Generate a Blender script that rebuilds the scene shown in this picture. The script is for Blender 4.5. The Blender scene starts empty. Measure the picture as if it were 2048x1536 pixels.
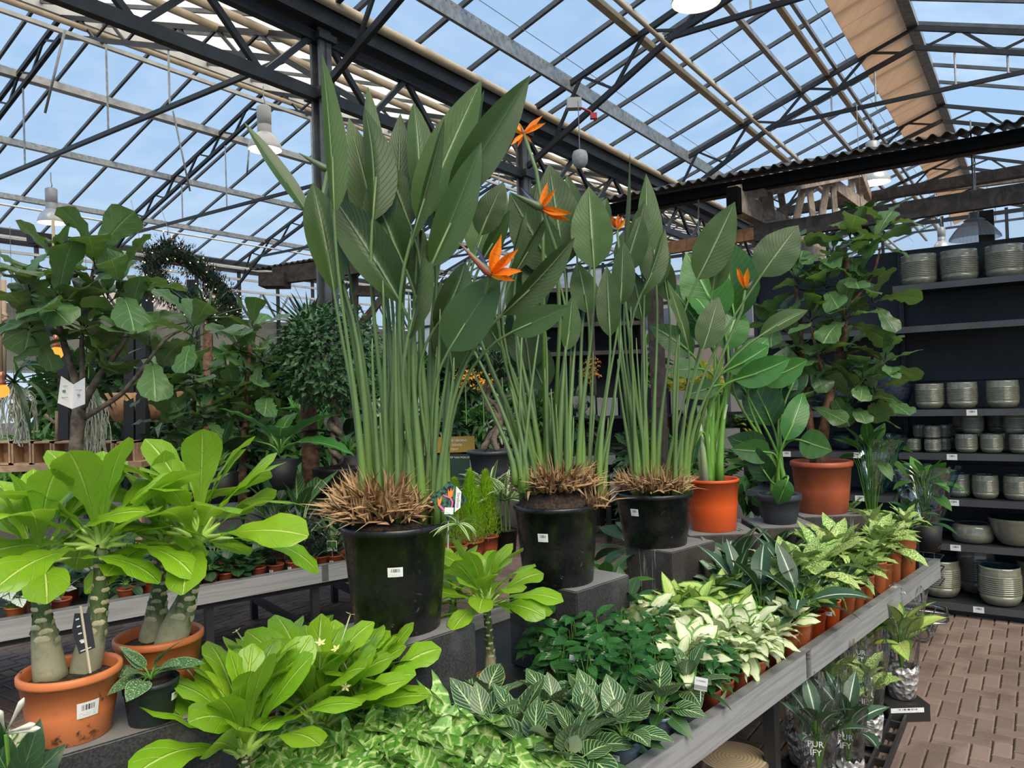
import bpy, bmesh, math, random
from mathutils import Vector, Matrix, Quaternion, noise as mnoise
C = bpy.context.scene.collection
R = random.Random(7)
sin, cos, pi, rad, sqrt = math.sin, math.cos, math.pi, math.radians, math.sqrt
V = Vector
# ------------------------------------------------------------------ camera, sky, sun, exposure
EYE = 1.65
FPX = 1540.0
cam_d = bpy.data.cameras.new('camera'); cam = bpy.data.objects.new('camera', cam_d); C.objects.link(cam)
cam_d.sensor_fit = 'HORIZONTAL'; cam_d.sensor_width = 36.0; cam_d.lens = 36.0*FPX/2048
cam_d.clip_start = 0.05; cam_d.clip_end = 300
ROLL, PITCH = rad(1.87), rad(0.63)
cf = V((0, cos(PITCH), sin(PITCH)))
cr0 = V((1, 0, 0)); cu0 = cr0.cross(cf)
cr = (cr0*cos(ROLL) - cu0*sin(ROLL)).normalized(); cu = cr.cross(cf)
M3 = Matrix((cr, cu, -cf)).transposed()
cam.matrix_world = Matrix.Translation((0, 0, EYE)) @ M3.to_4x4()
S = bpy.context.scene
S.camera = cam
S.view_settings.view_transform = 'Standard'; S.view_settings.look = 'None'
S.view_settings.exposure = 0.0; S.view_settings.gamma = 1.0; S.view_settings.use_curve_mapping = False
w = bpy.data.worlds.new('sky'); S.world = w; w.use_nodes = True
nt = w.node_tree; nt.nodes.clear()
wo = nt.nodes.new('ShaderNodeOutputWorld'); bg = nt.nodes.new('ShaderNodeBackground')
tc = nt.nodes.new('ShaderNodeTexCoord'); sx = nt.nodes.new('ShaderNodeSeparateXYZ')
rp = nt.nodes.new('ShaderNodeValToRGB')
rp.color_ramp.elements[0].position = 0.0; rp.color_ramp.elements[0].color = (0.66, 0.80, 0.95, 1)
rp.color_ramp.elements[1].position = 0.75; rp.color_ramp.elements[1].color = (0.30, 0.53, 0.88, 1)
e = rp.color_ramp.elements.new(0.3); e.color = (0.42, 0.65, 0.95, 1)
nt.links.new(tc.outputs['Generated'], sx.inputs[0]); nt.links.new(sx.outputs['Z'], rp.inputs[0])
nt.links.new(rp.outputs[0], bg.inputs['Color']); nt.links.new(bg.outputs[0], wo.inputs[0])
bg.inputs['Strength'].default_value = 1.0
sun_d = bpy.data.lights.new('sun', 'SUN'); sun = bpy.data.objects.new('sun', sun_d); C.objects.link(sun)
sun_d.energy = 6.0; sun_d.angle = rad(50); sun_d.color = (1.0, 0.87, 0.68)
sun.rotation_euler = (V((-0.30, 0.65, -0.85))).to_track_quat('-Z', 'Y').to_euler()

# ------------------------------------------------------------------ geometry helpers
def P(px, py, D):
    """world point that the photograph shows at px,py when it stands D metres ahead"""
    d = cf*FPX + cr*(px-1024) - cu*(py-768)
    return V((0, 0, EYE)) + d*(D/d.y)
def PZ(px, py, z):
    d = cf*FPX + cr*(px-1024) - cu*(py-768)
    return V((0, 0, EYE)) + d*((z-EYE)/d.z)
YAW = rad(34.5)
DU = V((sin(YAW), cos(YAW), 0)); DV = V((cos(YAW), -sin(YAW), 0))
def NS(n, s, z): return DV*n + DU*s + V((0, 0, z))

def prop(o, label=None, cat=None, group=None, kind=None):
    if label: o['label'] = label
    if cat: o['category'] = cat
    if group: o['group'] = group
    if kind: o['kind'] = kind
    return o
def thing(name, label, cat, loc=(0, 0, 0), group=None, rz=0, kind=None):
    o = bpy.data.objects.new(name, None); C.objects.link(o)
    o.location = loc; o.rotation_euler = (0, 0, rz); o.empty_display_size = .05
    return prop(o, label, cat, group, kind)
def origin(o):
    t = V((0, 0, 0))
    while o is not None:
        t = t + o.location; o = o.parent
    return t
class MB:
    def __init__(self): self.v = []; self.f = []; self.uv = []
    def add(self, vs, fs, uvs=None):
        b = len(self.v); self.v += [V(p) for p in vs]; self.f += [tuple(i+b for i in f) for f in fs]
        self.uv += (uvs if uvs else [(0.5, 0.5)]*len(vs)); return self
    def box(self, c, s, M=None, taper=1.0):
        x, y, z = s[0]/2, s[1]/2, s[2]/2; c = V(c)
        vs = [V((sx_*x*(taper if sz_ < 0 else 1), sy_*y*(taper if sz_ < 0 else 1), sz_*z)) for sz_ in (-1, 1) for sx_, sy_ in ((-1, -1), (1, -1), (1, 1), (-1, 1))]
        if M is not None: vs = [M @ p for p in vs]
        return self.add([p+c for p in vs], [(3, 2, 1, 0), (4, 5, 6, 7), (0, 1, 5, 4), (1, 2, 6, 5), (2, 3, 7, 6), (3, 0, 4, 7)],
                        [(0, 0), (1, 0), (1, 1), (0, 1)]*2)
    def beam(self, p, q, w_, h_, up=V((0, 0, 1))):
        p, q = V(p), V(q); y = (q-p); L = y.length
        if L < 1e-6: return self
        y /= L; x = y.cross(up)
        if x.length < 1e-4: x = V((1, 0, 0))
        x.normalize(); z = x.cross(y)
        M = Matrix((x, y, z)).transposed()
        return self.box((p+q)/2, (w_, L, h_), M)
    def tube(self, pts, r, n=6, cap=True):
        pts = [V(p) for p in pts]; m = len(pts)
        rr = r if isinstance(r, (list, tuple)) else [r]*m
        a = None; b0 = len(self.v)
        for i, p in enumerate(pts):
            t = (pts[min(i+1, m-1)] - pts[max(i-1, 0)]).normalized()
            if a is None:
                a = t.orthogonal().normalized()
            else:
                a = (a - t*a.dot(t)).normalized()
            b = t.cross(a)
            for k in range(n):
                an = 2*pi*k/n
                self.v.append(p + (a*cos(an) + b*sin(an))*rr[i]); self.uv.append((k/n, i/(m-1)))
        for i in range(m-1):
            for k in range(n):
                self.f.append((b0+i*n+k, b0+i*n+(k+1) % n, b0+(i+1)*n+(k+1) % n, b0+(i+1)*n+k))
        if cap:
            self.f.append(tuple(b0+k for k in reversed(range(n)))); self.f.append(tuple(b0+(m-1)*n+k for k in range(n)))
        return self
    def lathe(self, prof, n=24, c=(0, 0, 0), a0=0, sx_=1, sy_=1):
        b0 = len(self.v); c = V(c); m = len(prof)
        for i, (r, z) in enumerate(prof):
            for k in range(n):
                an = 2*pi*k/n + a0
                self.v.append(c + V((r*cos(an)*sx_, r*sin(an)*sy_, z))); self.uv.append((k/n, i/max(1, m-1)))
        for i in range(m-1):
            for k in range(n):
                self.f.append((b0+i*n+k, b0+i*n+(k+1) % n, b0+(i+1)*n+(k+1) % n, b0+(i+1)*n+k))
        return self
    def disc(self, c, r, n=20, up=1):
        c = V(c); vs = [c + V((r*cos(2*pi*k/n), r*sin(2*pi*k/n), 0)) for k in range(n)]
        return self.add(vs, [tuple(range(n)) if up > 0 else tuple(reversed(range(n)))], [(.5+.5*cos(2*pi*k/n), .5+.5*sin(2*pi*k/n)) for k in range(n)])
    def quad(self, a, b, c, d):
        return self.add([a, b, c, d], [(0, 1, 2, 3)], [(0, 0), (1, 0), (1, 1), (0, 1)])
    def patch(self, r0, r1, z0, z1, a0, a1, n=5, c=(0, 0, 0)):
        c = V(c); vs = []; uv = []; fs = []
        for i in range(n+1):
            a = a0+(a1-a0)*i/n
            for (r, z, t) in ((r0, z0, 0), (r1, z1, 1)):
                vs.append(c+V((r*cos(a), r*sin(a), z))); uv.append((i/n, t))
        for i in range(n): fs.append((2*i, 2*i+2, 2*i+3, 2*i+1))
        return self.add(vs, fs, uv)
    def mesh(self, name, mat, smooth=False):
        me = bpy.data.meshes.new(name)
        me.from_pydata([tuple(p) for p in self.v], [], self.f)
        uvl = me.uv_layers.new(name='UVMap')
        idx = [0]*len(me.loops); me.loops.foreach_get('vertex_index', idx)
        flat = []
        for i in idx: flat.extend(self.uv[i])
        uvl.data.foreach_set('uv', flat)
        if mat: me.materials.append(mat)
        if smooth: me.polygons.foreach_set('use_smooth', [True]*len(me.polygons))
        me.update(); return me
    def build(self, name, mat, parent=None, smooth=False, world=False):
        if world and parent is not None:
            t = origin(parent); self.v = [p-t for p in self.v]
        o = bpy.data.objects.new(name, self.mesh(name, mat, smooth)); C.objects.link(o)
        if parent is not None: o.parent = parent
        return o
def inst(name, me, parent, M, world=True):
    o = bpy.data.objects.new(name, me); C.objects.link(o)
    if parent is not None:
        o.parent = parent
        if world: M = Matrix.Translation(-origin(parent)) @ M
    o.matrix_basis = M
    return o
def copy_tree(o, parent=None):
    c = o.copy(); C.objects.link(c); c.parent = parent
    for ch in o.children: copy_tree(ch, c)
    return c
def frame(d, nrm, base=(0, 0, 0), sc=(1, 1, 1)):
    y = V(d).normalized(); n = V(nrm); z = n - y*n.dot(y)
    if z.length < 1e-3: z = y.orthogonal()
    z.normalize(); x = y.cross(z)
    M = Matrix((x*sc[0], y*sc[1], z*sc[2])).transposed().to_4x4(); M.translation = V(base)
    return M
def bez(p0, p1, p2, p3, n=8):
    out = []
    for i in range(n+1):
        t = i/n; u = 1-t
        out.append(V(p0)*u**3 + V(p1)*3*u*u*t + V(p2)*3*u*t*t + V(p3)*t**3)
    return out

# ------------------------------------------------------------------ material helpers
class G:
    def __init__(self, name):
        self.m = bpy.data.materials.new(name); self.m.use_nodes = True
        self.t = self.m.node_tree; self.t.nodes.clear()
        self.out = self.t.nodes.new('ShaderNodeOutputMaterial')
    def n(self, typ): return self.t.nodes.new(typ)
    def L(self, a, b): self.t.links.new(a, b)
    def put(self, sock, v):
        if v is None: return
        if isinstance(v, bpy.types.NodeSocket): self.L(v, sock)
        elif isinstance(v, (tuple, list)) and len(v) == 3 and sock.type == 'RGBA': sock.default_value = (*v, 1)
        else: sock.default_value = v
    def math(self, op, a, b=None, c=None, clamp=False):
        n = self.n('ShaderNodeMath'); n.operation = op; n.use_clamp = clamp
        self.put(n.inputs[0], a); self.put(n.inputs[1], b); self.put(n.inputs[2], c); return n.outputs[0]
    def mix(self, f, a, b, mode='MIX'):
        n = self.n('ShaderNodeMix'); n.data_type = 'RGBA'; n.blend_type = mode
        self.put(n.inputs[0], f); self.put(n.inputs[6], a); self.put(n.inputs[7], b); return n.outputs[2]
    def ss(self, x, a, b, lo=0.0, hi=1.0):
        n = self.n('ShaderNodeMapRange'); n.interpolation_type = 'SMOOTHSTEP'
        self.put(n.inputs[0], x); n.inputs[1].default_value = a; n.inputs[2].default_value = b
        n.inputs[3].default_value = lo; n.inputs[4].default_value = hi; return n.outputs[0]
    def uv(self):
        t = self.n('ShaderNodeTexCoord'); s = self.n('ShaderNodeSeparateXYZ'); self.L(t.outputs['UV'], s.inputs[0])
        return s.outputs[0], s.outputs[1], t.outputs['UV']
    def obj(self): return self.n('ShaderNodeTexCoord').outputs['Object']
    def noise(self, vec, sc, det=2.0, dist=0.0, rough=.5):
        n = self.n('ShaderNodeTexNoise'); self.put(n.inputs['Vector'], vec)
        n.inputs['Scale'].default_value = sc; n.inputs['Detail'].default_value = det; n.inputs['Distortion'].default_value = dist
        n.inputs['Roughness'].default_value = rough
        return n.outputs['Fac']
    def scale(self, vec, s):
        n = self.n('ShaderNodeMapping'); self.put(n.inputs['Vector'], vec); n.inputs['Scale'].default_value = s; return n.outputs[0]
    def rnd(self): return self.n('ShaderNodeObjectInfo').outputs['Random']
    def bump(self, h, st=.3, d=.01):
        n = self.n('ShaderNodeBump'); n.inputs['Strength'].default_value = st; n.inputs['Distance'].default_value = d
        self.put(n.inputs['Height'], h); return n.outputs[0]
    def pbr(self, col, rough=.5, metal=0.0, nrm=None, spec=None, trans=0, alpha=None, coat=0):
        n = self.n('ShaderNodeBsdfPrincipled'); self.put(n.inputs['Base Color'], col); self.put(n.inputs['Roughness'], rough)
        self.put(n.inputs['Metallic'], metal)
        if nrm is not None: self.L(nrm, n.inputs['Normal'])
        if spec is not None: self.put(n.inputs['Specular IOR Level'], spec)
        if trans: n.inputs['Transmission Weight'].default_value = trans
        if alpha is not None: self.put(n.inputs['Alpha'], alpha)
        if coat: n.inputs['Coat Weight'].default_value = coat
        return n.outputs[0]
    def mixs(self, f, a, b):
        n = self.n('ShaderNodeMixShader'); self.put(n.inputs[0], f); self.L(a, n.inputs[1]); self.L(b, n.inputs[2]); return n.outputs[0]
    def done(self, s): self.L(s, self.out.inputs[0]); return self.m
def simple(name, col, rough=.5, metal=0, var=0.0, nsc=20, bump=0, spec=None):
    g = G(name); c = (*col,)
    nrm = None; cc = c
    if var or bump:
        nz = g.noise(g.obj(), nsc, 4)
        if var:
            cc = g.mix(g.ss(nz, .3, .7), tuple(x*(1-var) for x in c), tuple(min(1, x*(1+var)) for x in c))
        if bump: nrm = g.bump(nz, bump, .01)
    return g.done(g.pbr(cc, rough, metal, nrm, spec))
def emis(name, col, st):
    g = G(name); n = g.n('ShaderNodeEmission'); n.inputs[0].default_value = (*col, 1); n.inputs[1].default_value = st
    return g.done(n.outputs[0])
def text_mesh(txt, size, mat, name='lettering', ext=.0004):
    cu_ = bpy.data.curves.new(name, 'FONT'); cu_.body = txt; cu_.size = size; cu_.align_x = 'CENTER'; cu_.align_y = 'CENTER'; cu_.extrude = ext
    cu_.resolution_u = 2
    o = bpy.data.objects.new(name, cu_); C.objects.link(o)
    dg = bpy.context.evaluated_depsgraph_get(); me = bpy.data.meshes.new_from_object(o.evaluated_get(dg))
    bpy.data.objects.remove(o); bpy.data.curves.remove(cu_)
    me.name = name; me.materials.clear(); me.materials.append(mat); return me
# ------------------------------------------------------------------ shared materials
m_steel_dark = simple('dark painted steel', (.022, .024, .026), .42, 0, .25, 6)
m_steel_grey = simple('grey painted steel', (.12, .125, .125), .45, .3, .25, 5)
m_galv = simple('galvanised steel', (.34, .35, .35), .42, .6, .22, 14)
m_alu = simple('weathered aluminium', (.40, .39, .37), .45, .5, .15, 9)
m_tan = simple('tan tube', (.50, .40, .28), .6, 0, .12, 5)
m_offwhite = simple('offwhite bar', (.62, .61, .58), .55, .1, .1, 5)
m_wire = simple('wire', (.3, .3, .3), .4, .7)
m_black = simple('black plastic matt', (.012, .012, .013), .6)
m_white = simple('white paint', (.75, .75, .73), .5)
m_soil = simple('potting soil', (.035, .022, .014), .95, 0, .7, 90, .8)
def mk_glass():
    g = G('roof glass'); t = g.n('ShaderNodeBsdfTransparent'); t.inputs[0].default_value = (.95, .97, .98, 1)
    d = g.n('ShaderNodeBsdfTranslucent'); d.inputs[0].default_value = (.8, .84, .9, 1)
    nz = g.noise(g.obj(), 1.3, 4)
    s1 = g.mixs(g.ss(nz, .3, .8, .035, .11), t.outputs[0], d.outputs[0])
    gl = g.n('ShaderNodeBsdfGlossy'); gl.inputs['Roughness'].default_value = .25
    return g.done(g.mixs(.03, s1, gl.outputs[0]))
m_glass = mk_glass()
def mk_shade(name, c, amt, tr=0.0):
    g = G(name); o = g.obj(); x = g.scale(o, (1, 1, 1))
    nz = g.noise(g.scale(o, (6, .6, 1)), 2, 3)
    cc = g.mix(nz, tuple(k*.8 for k in c), c)
    d = g.n('ShaderNodeBsdfDiffuse'); g.put(d.inputs[0], cc)
    t = g.n('ShaderNodeBsdfTranslucent'); g.put(t.inputs[0], cc)
    s = g.mixs(amt, d.outputs[0], t.outputs[0])
    if tr:
        tt = g.n('ShaderNodeBsdfTransparent'); s = g.mixs(tr, s, tt.outputs[0])
    return g.done(s)
m_whitefab = mk_shade('white shade fabric', (.98, .97, .93), .92, .12)
m_tanfab = mk_shade('tan screen fabric', (.80, .60, .44), .8, .03)
def mk_brick(name, perobj):
    g = G(name); o = g.obj(); geo = g.n('ShaderNodeNewGeometry')
    r = g.rnd() if perobj else g.noise(geo.outputs['Position'], 5.0, 1)
    c = g.mix(g.ss(r, .25 if not perobj else 0, .75 if not perobj else 1), (.155, .105, .082), (.235, .165, .130))
    nz = g.noise(geo.outputs['Position'], 2.2, 5, .5)
    c = g.mix(g.ss(nz, .48, .62, 0, .75), c, (.10, .062, .048))
    n2 = g.noise(geo.outputs['Position'], 90, 4)
    c = g.mix(g.math('MULTIPLY', n2, .35), c, (.26, .19, .155))
    return g.done(g.pbr(c, .8, 0, g.bump(n2, .5, .004)))
m_brick = mk_brick('clay paver', True); m_brick2 = mk_brick('clay paver field', False)
m_joint = simple('sand joint', (.07, .05, .04), .95, 0, .4, 60)

# ------------------------------------------------------------------ floor of clay pavers
floor = thing('floor', None, None, (0, 0, 0), kind='structure')
fb = MB(); fb.add([(-70, -20, -.012), (70, -20, -.012), (70, 90, -.012), (-70, 90, -.012)], [(0, 1, 2, 3)])
sub = fb.build('paver_bed', m_joint, floor)
bm_ = MB(); a = .079; g_ = .005; h_ = .05
def paver_mesh():
    m = MB(); x0, x1, y0, y1, b = g_/2, 2*a-g_/2, g_/2, a-g_/2, .006
    m.add([(x0, y0, -h_), (x1, y0, -h_), (x1, y1, -h_), (x0, y1, -h_), (x0, y0, -b), (x1, y0, -b), (x1, y1, -b), (x0, y1, -b),
           (x0+b, y0+b, 0), (x1-b, y0+b, 0), (x1-b, y1-b, 0), (x0+b, y1-b, 0)],
          [(0, 1, 5, 4), (1, 2, 6, 5), (2, 3, 7, 6), (3, 0, 4, 7), (4, 5, 9, 8), (5, 6, 10, 9), (6, 7, 11, 10), (7, 4, 8, 11), (8, 9, 10, 11)])
    return m
pm = paver_mesh(); pme = pm.mesh('brick', m_brick)
FY = rad(-34.5+45*0)
bricks = []; fr = random.Random(3)
for i in range(-150, 150):
    for j in range(-10, 190):
        d = (i-j) % 4
        if d not in (0, 3): continue
        X, Y = i*a, j*a
        c = V((X*cos(FY)-Y*sin(FY), X*sin(FY)+Y*cos(FY), 0))
        if c.y < 1.2 or c.y > 9.5 or abs(c.x) > c.y*.8+.5: continue
        bricks.append((c, d == 3))
def vis(c):  # pavers seen in the right aisle and below the left bench
    px = 1024+1540*c.x/c.y; py = 785+1540*EYE/c.y-.0326*(px-1024)
    if px > 1640 and py > 1215 and px < 2120 and py < 1600: return (0, c.y)
    if px < 700 and px > -40 and 1150 < py < 1400: return (1, c.y)
    return (5, c.y)
bricks.sort(key=lambda t: vis(t[0]))
nR = [b for b in bricks if vis(b[0])[0] == 0][:200]; nL = [b for b in bricks if vis(b[0])[0] == 1][:100]
chosen = set(id(b) for b in nR+nL); fieldmb = MB()
for b in bricks:
    c, vert = b
    ang = FY + (pi/2 if vert else 0)
    off = V((0, 0, 0))
    if vert: off = V((a*cos(FY), a*sin(FY), 0))
    M = Matrix.Translation(c+off+V((0, 0, fr.uniform(-.0018, .0015)))) @ Matrix.Rotation(ang+fr.uniform(-.008, .008), 4, 'Z') @ Matrix.Rotation(fr.uniform(-.006, .006), 4, 'X')
    if id(b) in chosen: inst('brick', pme, floor, M)
    else: fieldmb.add([M @ p for p in pm.v], pm.f)
fo = fieldmb.build('paver_field', m_brick2, floor); fo['kind'] = 'stuff'

# ------------------------------------------------------------------ glass roof on trusses
roof = thing('ceiling', None, None, (0, 0, 0), kind='structure')
TS = math.tan(rad(19)); HG = EYE+4.05
def zr(n):   # height of the glass above n
    if n > -1.48: return HG + TS*4.52 - TS*(n+1.48)
    if n > -6: return HG + TS*(n+6)
    if n > -12.8: return HG + TS*(-6-n)
    return HG + TS*(n+19.6)
def pane(n0, n1, s0, s1, mat, name='pane', th=.006, dz=.03):
    m = MB(); A, B, C_, D_ = NS(n0, s0, zr(n0)+dz), NS(n1, s0, zr(n1)+dz), NS(n1, s1, zr(n1)+dz), NS(n0, s1, zr(n0)+dz)
    up = V((0, 0, th)); m.add([A, B, C_, D_, A+up, B+up, C_+up, D_+up], [(0, 1, 2, 3), (7, 6, 5, 4), (0, 4, 5, 1), (1, 5, 6, 2), (2, 6, 7, 3), (3, 7, 4, 0)])
    return m.build(name, mat, roof)
eps = 1e-3
barS = [-1.0+.975*k for k in range(0, 34)]
for rows, mat, nm, ks in ((((-5.99, -4.2), (-4.2, -2.8), (-2.8, -1.5)), m_glass, 'pane', 30), (((-1.47, 1.2),), m_glass, 'pane', 18), (((1.2, 6.0),), m_glass, 'pane', 12)):
    for (n0, n1) in rows:
        for k in range(ks): pane(n0, n1, barS[k]+.02, barS[k+1]-.02, mat, nm)
for (n0, n1) in ((-19.6, -18.0), (-18.0, -16.2), (-16.2, -14.4), (-14.4, -12.82)):
    for k in range(6, 33): pane(n0, n1, barS[k]+.02, barS[k+1]-.02, m_glass)
for (n0, n1) in ((-12.78, -9.4), (-9.4, -6.02)):
    for k in range(3, 33): pane(n0, n1, barS[k]+.02, barS[k+1]-.02, m_whitefab, 'shade_panel', .01)
# glazing bars: one per rafter line, purlins, tubes
def rafter(n0, n1, s, w_, h_, mat, name='glazing_bar', dz=0):
    MB().beam(NS(n0, s, zr(n0+eps if n0 < n1 else n0-eps)+dz), NS(n1, s, zr(n1-eps if n1 > n0 else n1+eps)+dz), w_, h_).build(name, mat, roof)
for k, s in enumerate(barS):
    m = m_steel_grey
    if k < 32: rafter(-6, -1.48, s, .045, .055, m)
    if k < 19: rafter(-1.47, 6, s, .045, .055, m)
    if k > 5: rafter(-19.6, -12.8, s, .045, .055, m)
    if k > 2: rafter(-12.79, -6.01, s, .05, .05, m_steel_grey)
def purlin(n, w_, h_, mat, dz=-.06, s0=-2, s1=31, name='purlin', rnd=False):
    A, B = NS(n, s0, zr(n)+dz), NS(n, s1, zr(n)+dz)
    if rnd: MB().tube([A, B], w_/2, 10).build(name, mat, roof, True)
    else: MB().beam(A, B, w_, h_).build(name, mat, roof)
purlin(-4.2, .10, .07, m_tan); purlin(-4.05, .07, .05, m_offwhite, -.03)
purlin(-3.75, .055, .05, m_tan, -.50, rnd=True)
purlin(-3.2, .07, .07, m_alu, -.08); purlin(-2.75, .08, .07, m_tan, -.08); purlin(-2.62, .05, .06, m_galv, -.05)
purlin(-1.48, .16, .12, m_galv, -.05, name='ridge_beam'); purlin(.9, .08, .08, m_galv)
purlin(-14.4, .16, .13, m_alu, -.08, 4); purlin(-16.2, .12, .12, m_galv, -.08, 4); purlin(-18.0, .11, .11, m_galv, -.08, 4)
purlin(-12.8, .16, .14, m_offwhite, -.05, 0, name='ridge_beam')
purlin(-12.0, .09, .09, m_tan, -.28, 0, rnd=True); purlin(-11.6, .06, .06, m_offwhite, -.5, 0)
for n in (-10.9, -8.7, -7.7): purlin(n, .11, .11, m_tan, -.10, 0, rnd=True)
purlin(-19.2, .06, .06, m_offwhite, -.30, 4); purlin(-18.7, .05, .05, m_offwhite, -.55, 4); purlin(-17.6, .045, .045, m_offwhite, -.5, 4, rnd=True)
purlin(-19.6, .30, .32, m_steel_dark, -.05, 3, name='eaves_beam')
# tan screen rolled out below the ridge of the right bay
for k in range(0, 26): 
    s0 = -1+k*1.2; m = MB(); q = .12
    A, B, C_, D_ = [NS(n, s, zr(n)-q) for n, s in ((-2.27, s0), (-1.55, s0), (-1.55, s0+1.19), (-2.27, s0+1.19))]
    up = V((0, 0, .012)); m.add([A, B, C_, D_, A+up, B+up, C_+up, D_+up], [(0, 1, 2, 3), (7, 6, 5, 4), (0, 4, 5, 1), (1, 5, 6, 2), (2, 6, 7, 3), (3, 7, 4, 0)])
    m.build('screen_panel', m_tanfab, roof)
# box gutter, perforated beam, lattice girder and columns between the bays
g1 = MB(); g1.beam(NS(-6, -2, HG-.12), NS(-6, 31, HG-.12), .34, .30)
gut = g1.build('box_gutter', m_steel_dark, roof)
MB().tube([NS(-5.78, -2, HG-.06), NS(-5.78, 31, HG-.06)], .055, 10).build('gutter_tube', m_tan, roof, True)
MB().tube([NS(-6.3, -2, HG-.10), NS(-6.3, 31, HG-.10)], .03, 8).build('gutter_tube', m_offwhite, roof, True)
pb = MB(); pb.beam(NS(-5.2, -2, zr(-5.2)-.12), NS(-5.2, 31, zr(-5.2)-.12), .045, .20)
perf = pb.build('perforated_beam', m_galv, roof)
for dz, sg in ((.02, .05),):
    pass
holes = MB()
for k in range(0, 150):
    s = 3+k*.09
    c = NS(-5.2, s, zr(-5.2)-.06)-DV*(-.0235)
    holes.add([c+DU*x+V((0, 0, z)) for x, z in ((-.006, -.006), (.006, -.006), (.006, .006), (-.006, .006))], [(0, 1, 2, 3)])
ho = holes.build('beam_hole', m_black, perf); ho['kind'] = 'stuff'
TR = [5.45, 9.2, 13.5, 17.7, 21.9, 26.0, 30.0]
zt, zb = HG-.36, HG-.95
gird = MB(); gird.beam(NS(-6.0, -2, zt), NS(-6.0, 31, zt), .09, .10); gird.beam(NS(-6.0, -2, zb), NS(-6.0, 31, zb), .09, .12)
gd = gird.build('lattice_girder', m_steel_dark, roof)
for c0, c1 in zip([TR[0]-3.95]+TR[:-1], TR):
    for k in range(3):
        s0 = c0+.12+k*(c1-c0-.24)/3; s1 = s0+(c1-c0-.24)/3; sm = (s0+s1)/2
        MB().beam(NS(-6, s0, zt), NS(-6, sm, zb), .05, .06).build('web_bar', m_steel_dark, gd)
        MB().beam(NS(-6, sm, zb), NS(-6, s1, zt), .05, .06).build('web_bar', m_steel_dark, gd)
for k, s in enumerate(TR):
    cp = MB(); b = NS(-6, s, 0)
    t = thing('steel_column', ['dark steel column nearest the camera under the box gutter, its head behind the tallest leaf', 'dark steel column under the box gutter, behind the topmost orange flower'][k] if k < 2 else 'slim dark steel column far down the row under the box gutter', 'column', b, group='steel columns under the box gutter' if k > 1 else None)
    m = MB(); m.beam(b+V((0, 0, 0)), NS(-6, s, HG-.2), .15, .03, DU); m.beam(b+DV*.06, NS(-5.94, s, HG-.2), .03, .16, DU); m.beam(b-DV*.06, NS(-6.06, s, HG-.2), .03, .16, DU)
    m.build('shaft', m_steel_grey if k < 2 else m_steel_dark, t, world=True)
    m = MB(); m.box(NS(-6, s, zb), (.26, .26, .10), Matrix.Rotation(-YAW, 3, 'Z')); m.box(NS(-6, s, zt), (.24, .24, .07), Matrix.Rotation(-YAW, 3, 'Z'))
    m.build('bracket', m_steel_dark, t, world=True)
# roof trusses
def truss(s, nA, nB, n_ridge, joint_n, joint_drop, chord, foot_z, mat):
    """two rafters with parallel lower chords, zigzag bars and a tie"""
    m = MB()
    sgns = ((nA, 1), (nB, -1))
    for nn, sg in sgns:
        e_ = nn+sg*.02
        m.beam(NS(e_, s, zr(e_)-.12), NS(n_ridge, s, zr(n_ridge-sg*.01)-.12), .06, .07)
        J = NS(nn+sg*joint_n, s, zr(nn+sg*joint_n)-joint_drop)
        m.beam(NS(nn, s, foot_z), J, .06, .07); m.beam(J, NS(n_ridge+sg*.02, s, zr(n_ridge-sg*.01)-joint_drop), .06, .07)
    J0 = NS(nA+joint_n, s, zr(nA+joint_n)-joint_drop); J1 = NS(nB-joint_n, s, zr(nB-joint_n)-joint_drop)
    m.beam(J0, J1, .055, .06)
    t = m.build('roof_truss', mat, roof)
    for nn, sg in sgns:
        half = abs(n_ridge-nn); cnt = int(half/.95)
        for k in range(cnt):
            x0 = .45+k*(half-.6)/cnt; x1 = x0+(half-.6)/cnt*.5; x2 = x0+(half-.6)/cnt
            def lo(x):
                if x >= joint_n: return zr(nn+sg*x)-joint_drop
                zj = zr(nn+sg*joint_n)-joint_drop; return foot_z+(zj-foot_z)*x/joint_n
            f = lambda x: nn+sg*x
            MB().beam(NS(f(x0), s, lo(x0)), NS(f(x1), s, zr(f(x1))-.12), .035, .04).build('web_bar', mat, t)
            MB().beam(NS(f(x1), s, zr(f(x1))-.12), NS(f(x2), s, lo(x2)), .03, .035).build('web_bar', mat, t)
        for q in (.45, .75):
            xx = joint_n+(half-joint_n)*q
            MB().beam(NS(nn+sg*xx, s, zr(nn+sg*xx)-joint_drop), NS(nn+sg*xx, s, zr(nA+joint_n)-joint_drop), .022, .022).build('hanger_rod', m_galv, t)
for s in TR[:6]:
    truss(s, -5.95, 3.0, -1.48, 2.25, .42, 0, HG-.85, m_steel_dark)
for s in [TR[0]+.7+3.95*k for k in range(0, 6)]:
    truss(s, -19.5, -6.1, -12.8, 1.3, .42, 0, HG-.8, m_steel_dark)
# thin steel wires under the right bay glass
for n in (-4.9, -3.5, -2.4):
    MB().tube([NS(n, 0, zr(n)-.15), NS(n, 30, zr(n)-.15)], .004, 4).build('wire', m_wire, roof)
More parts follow.
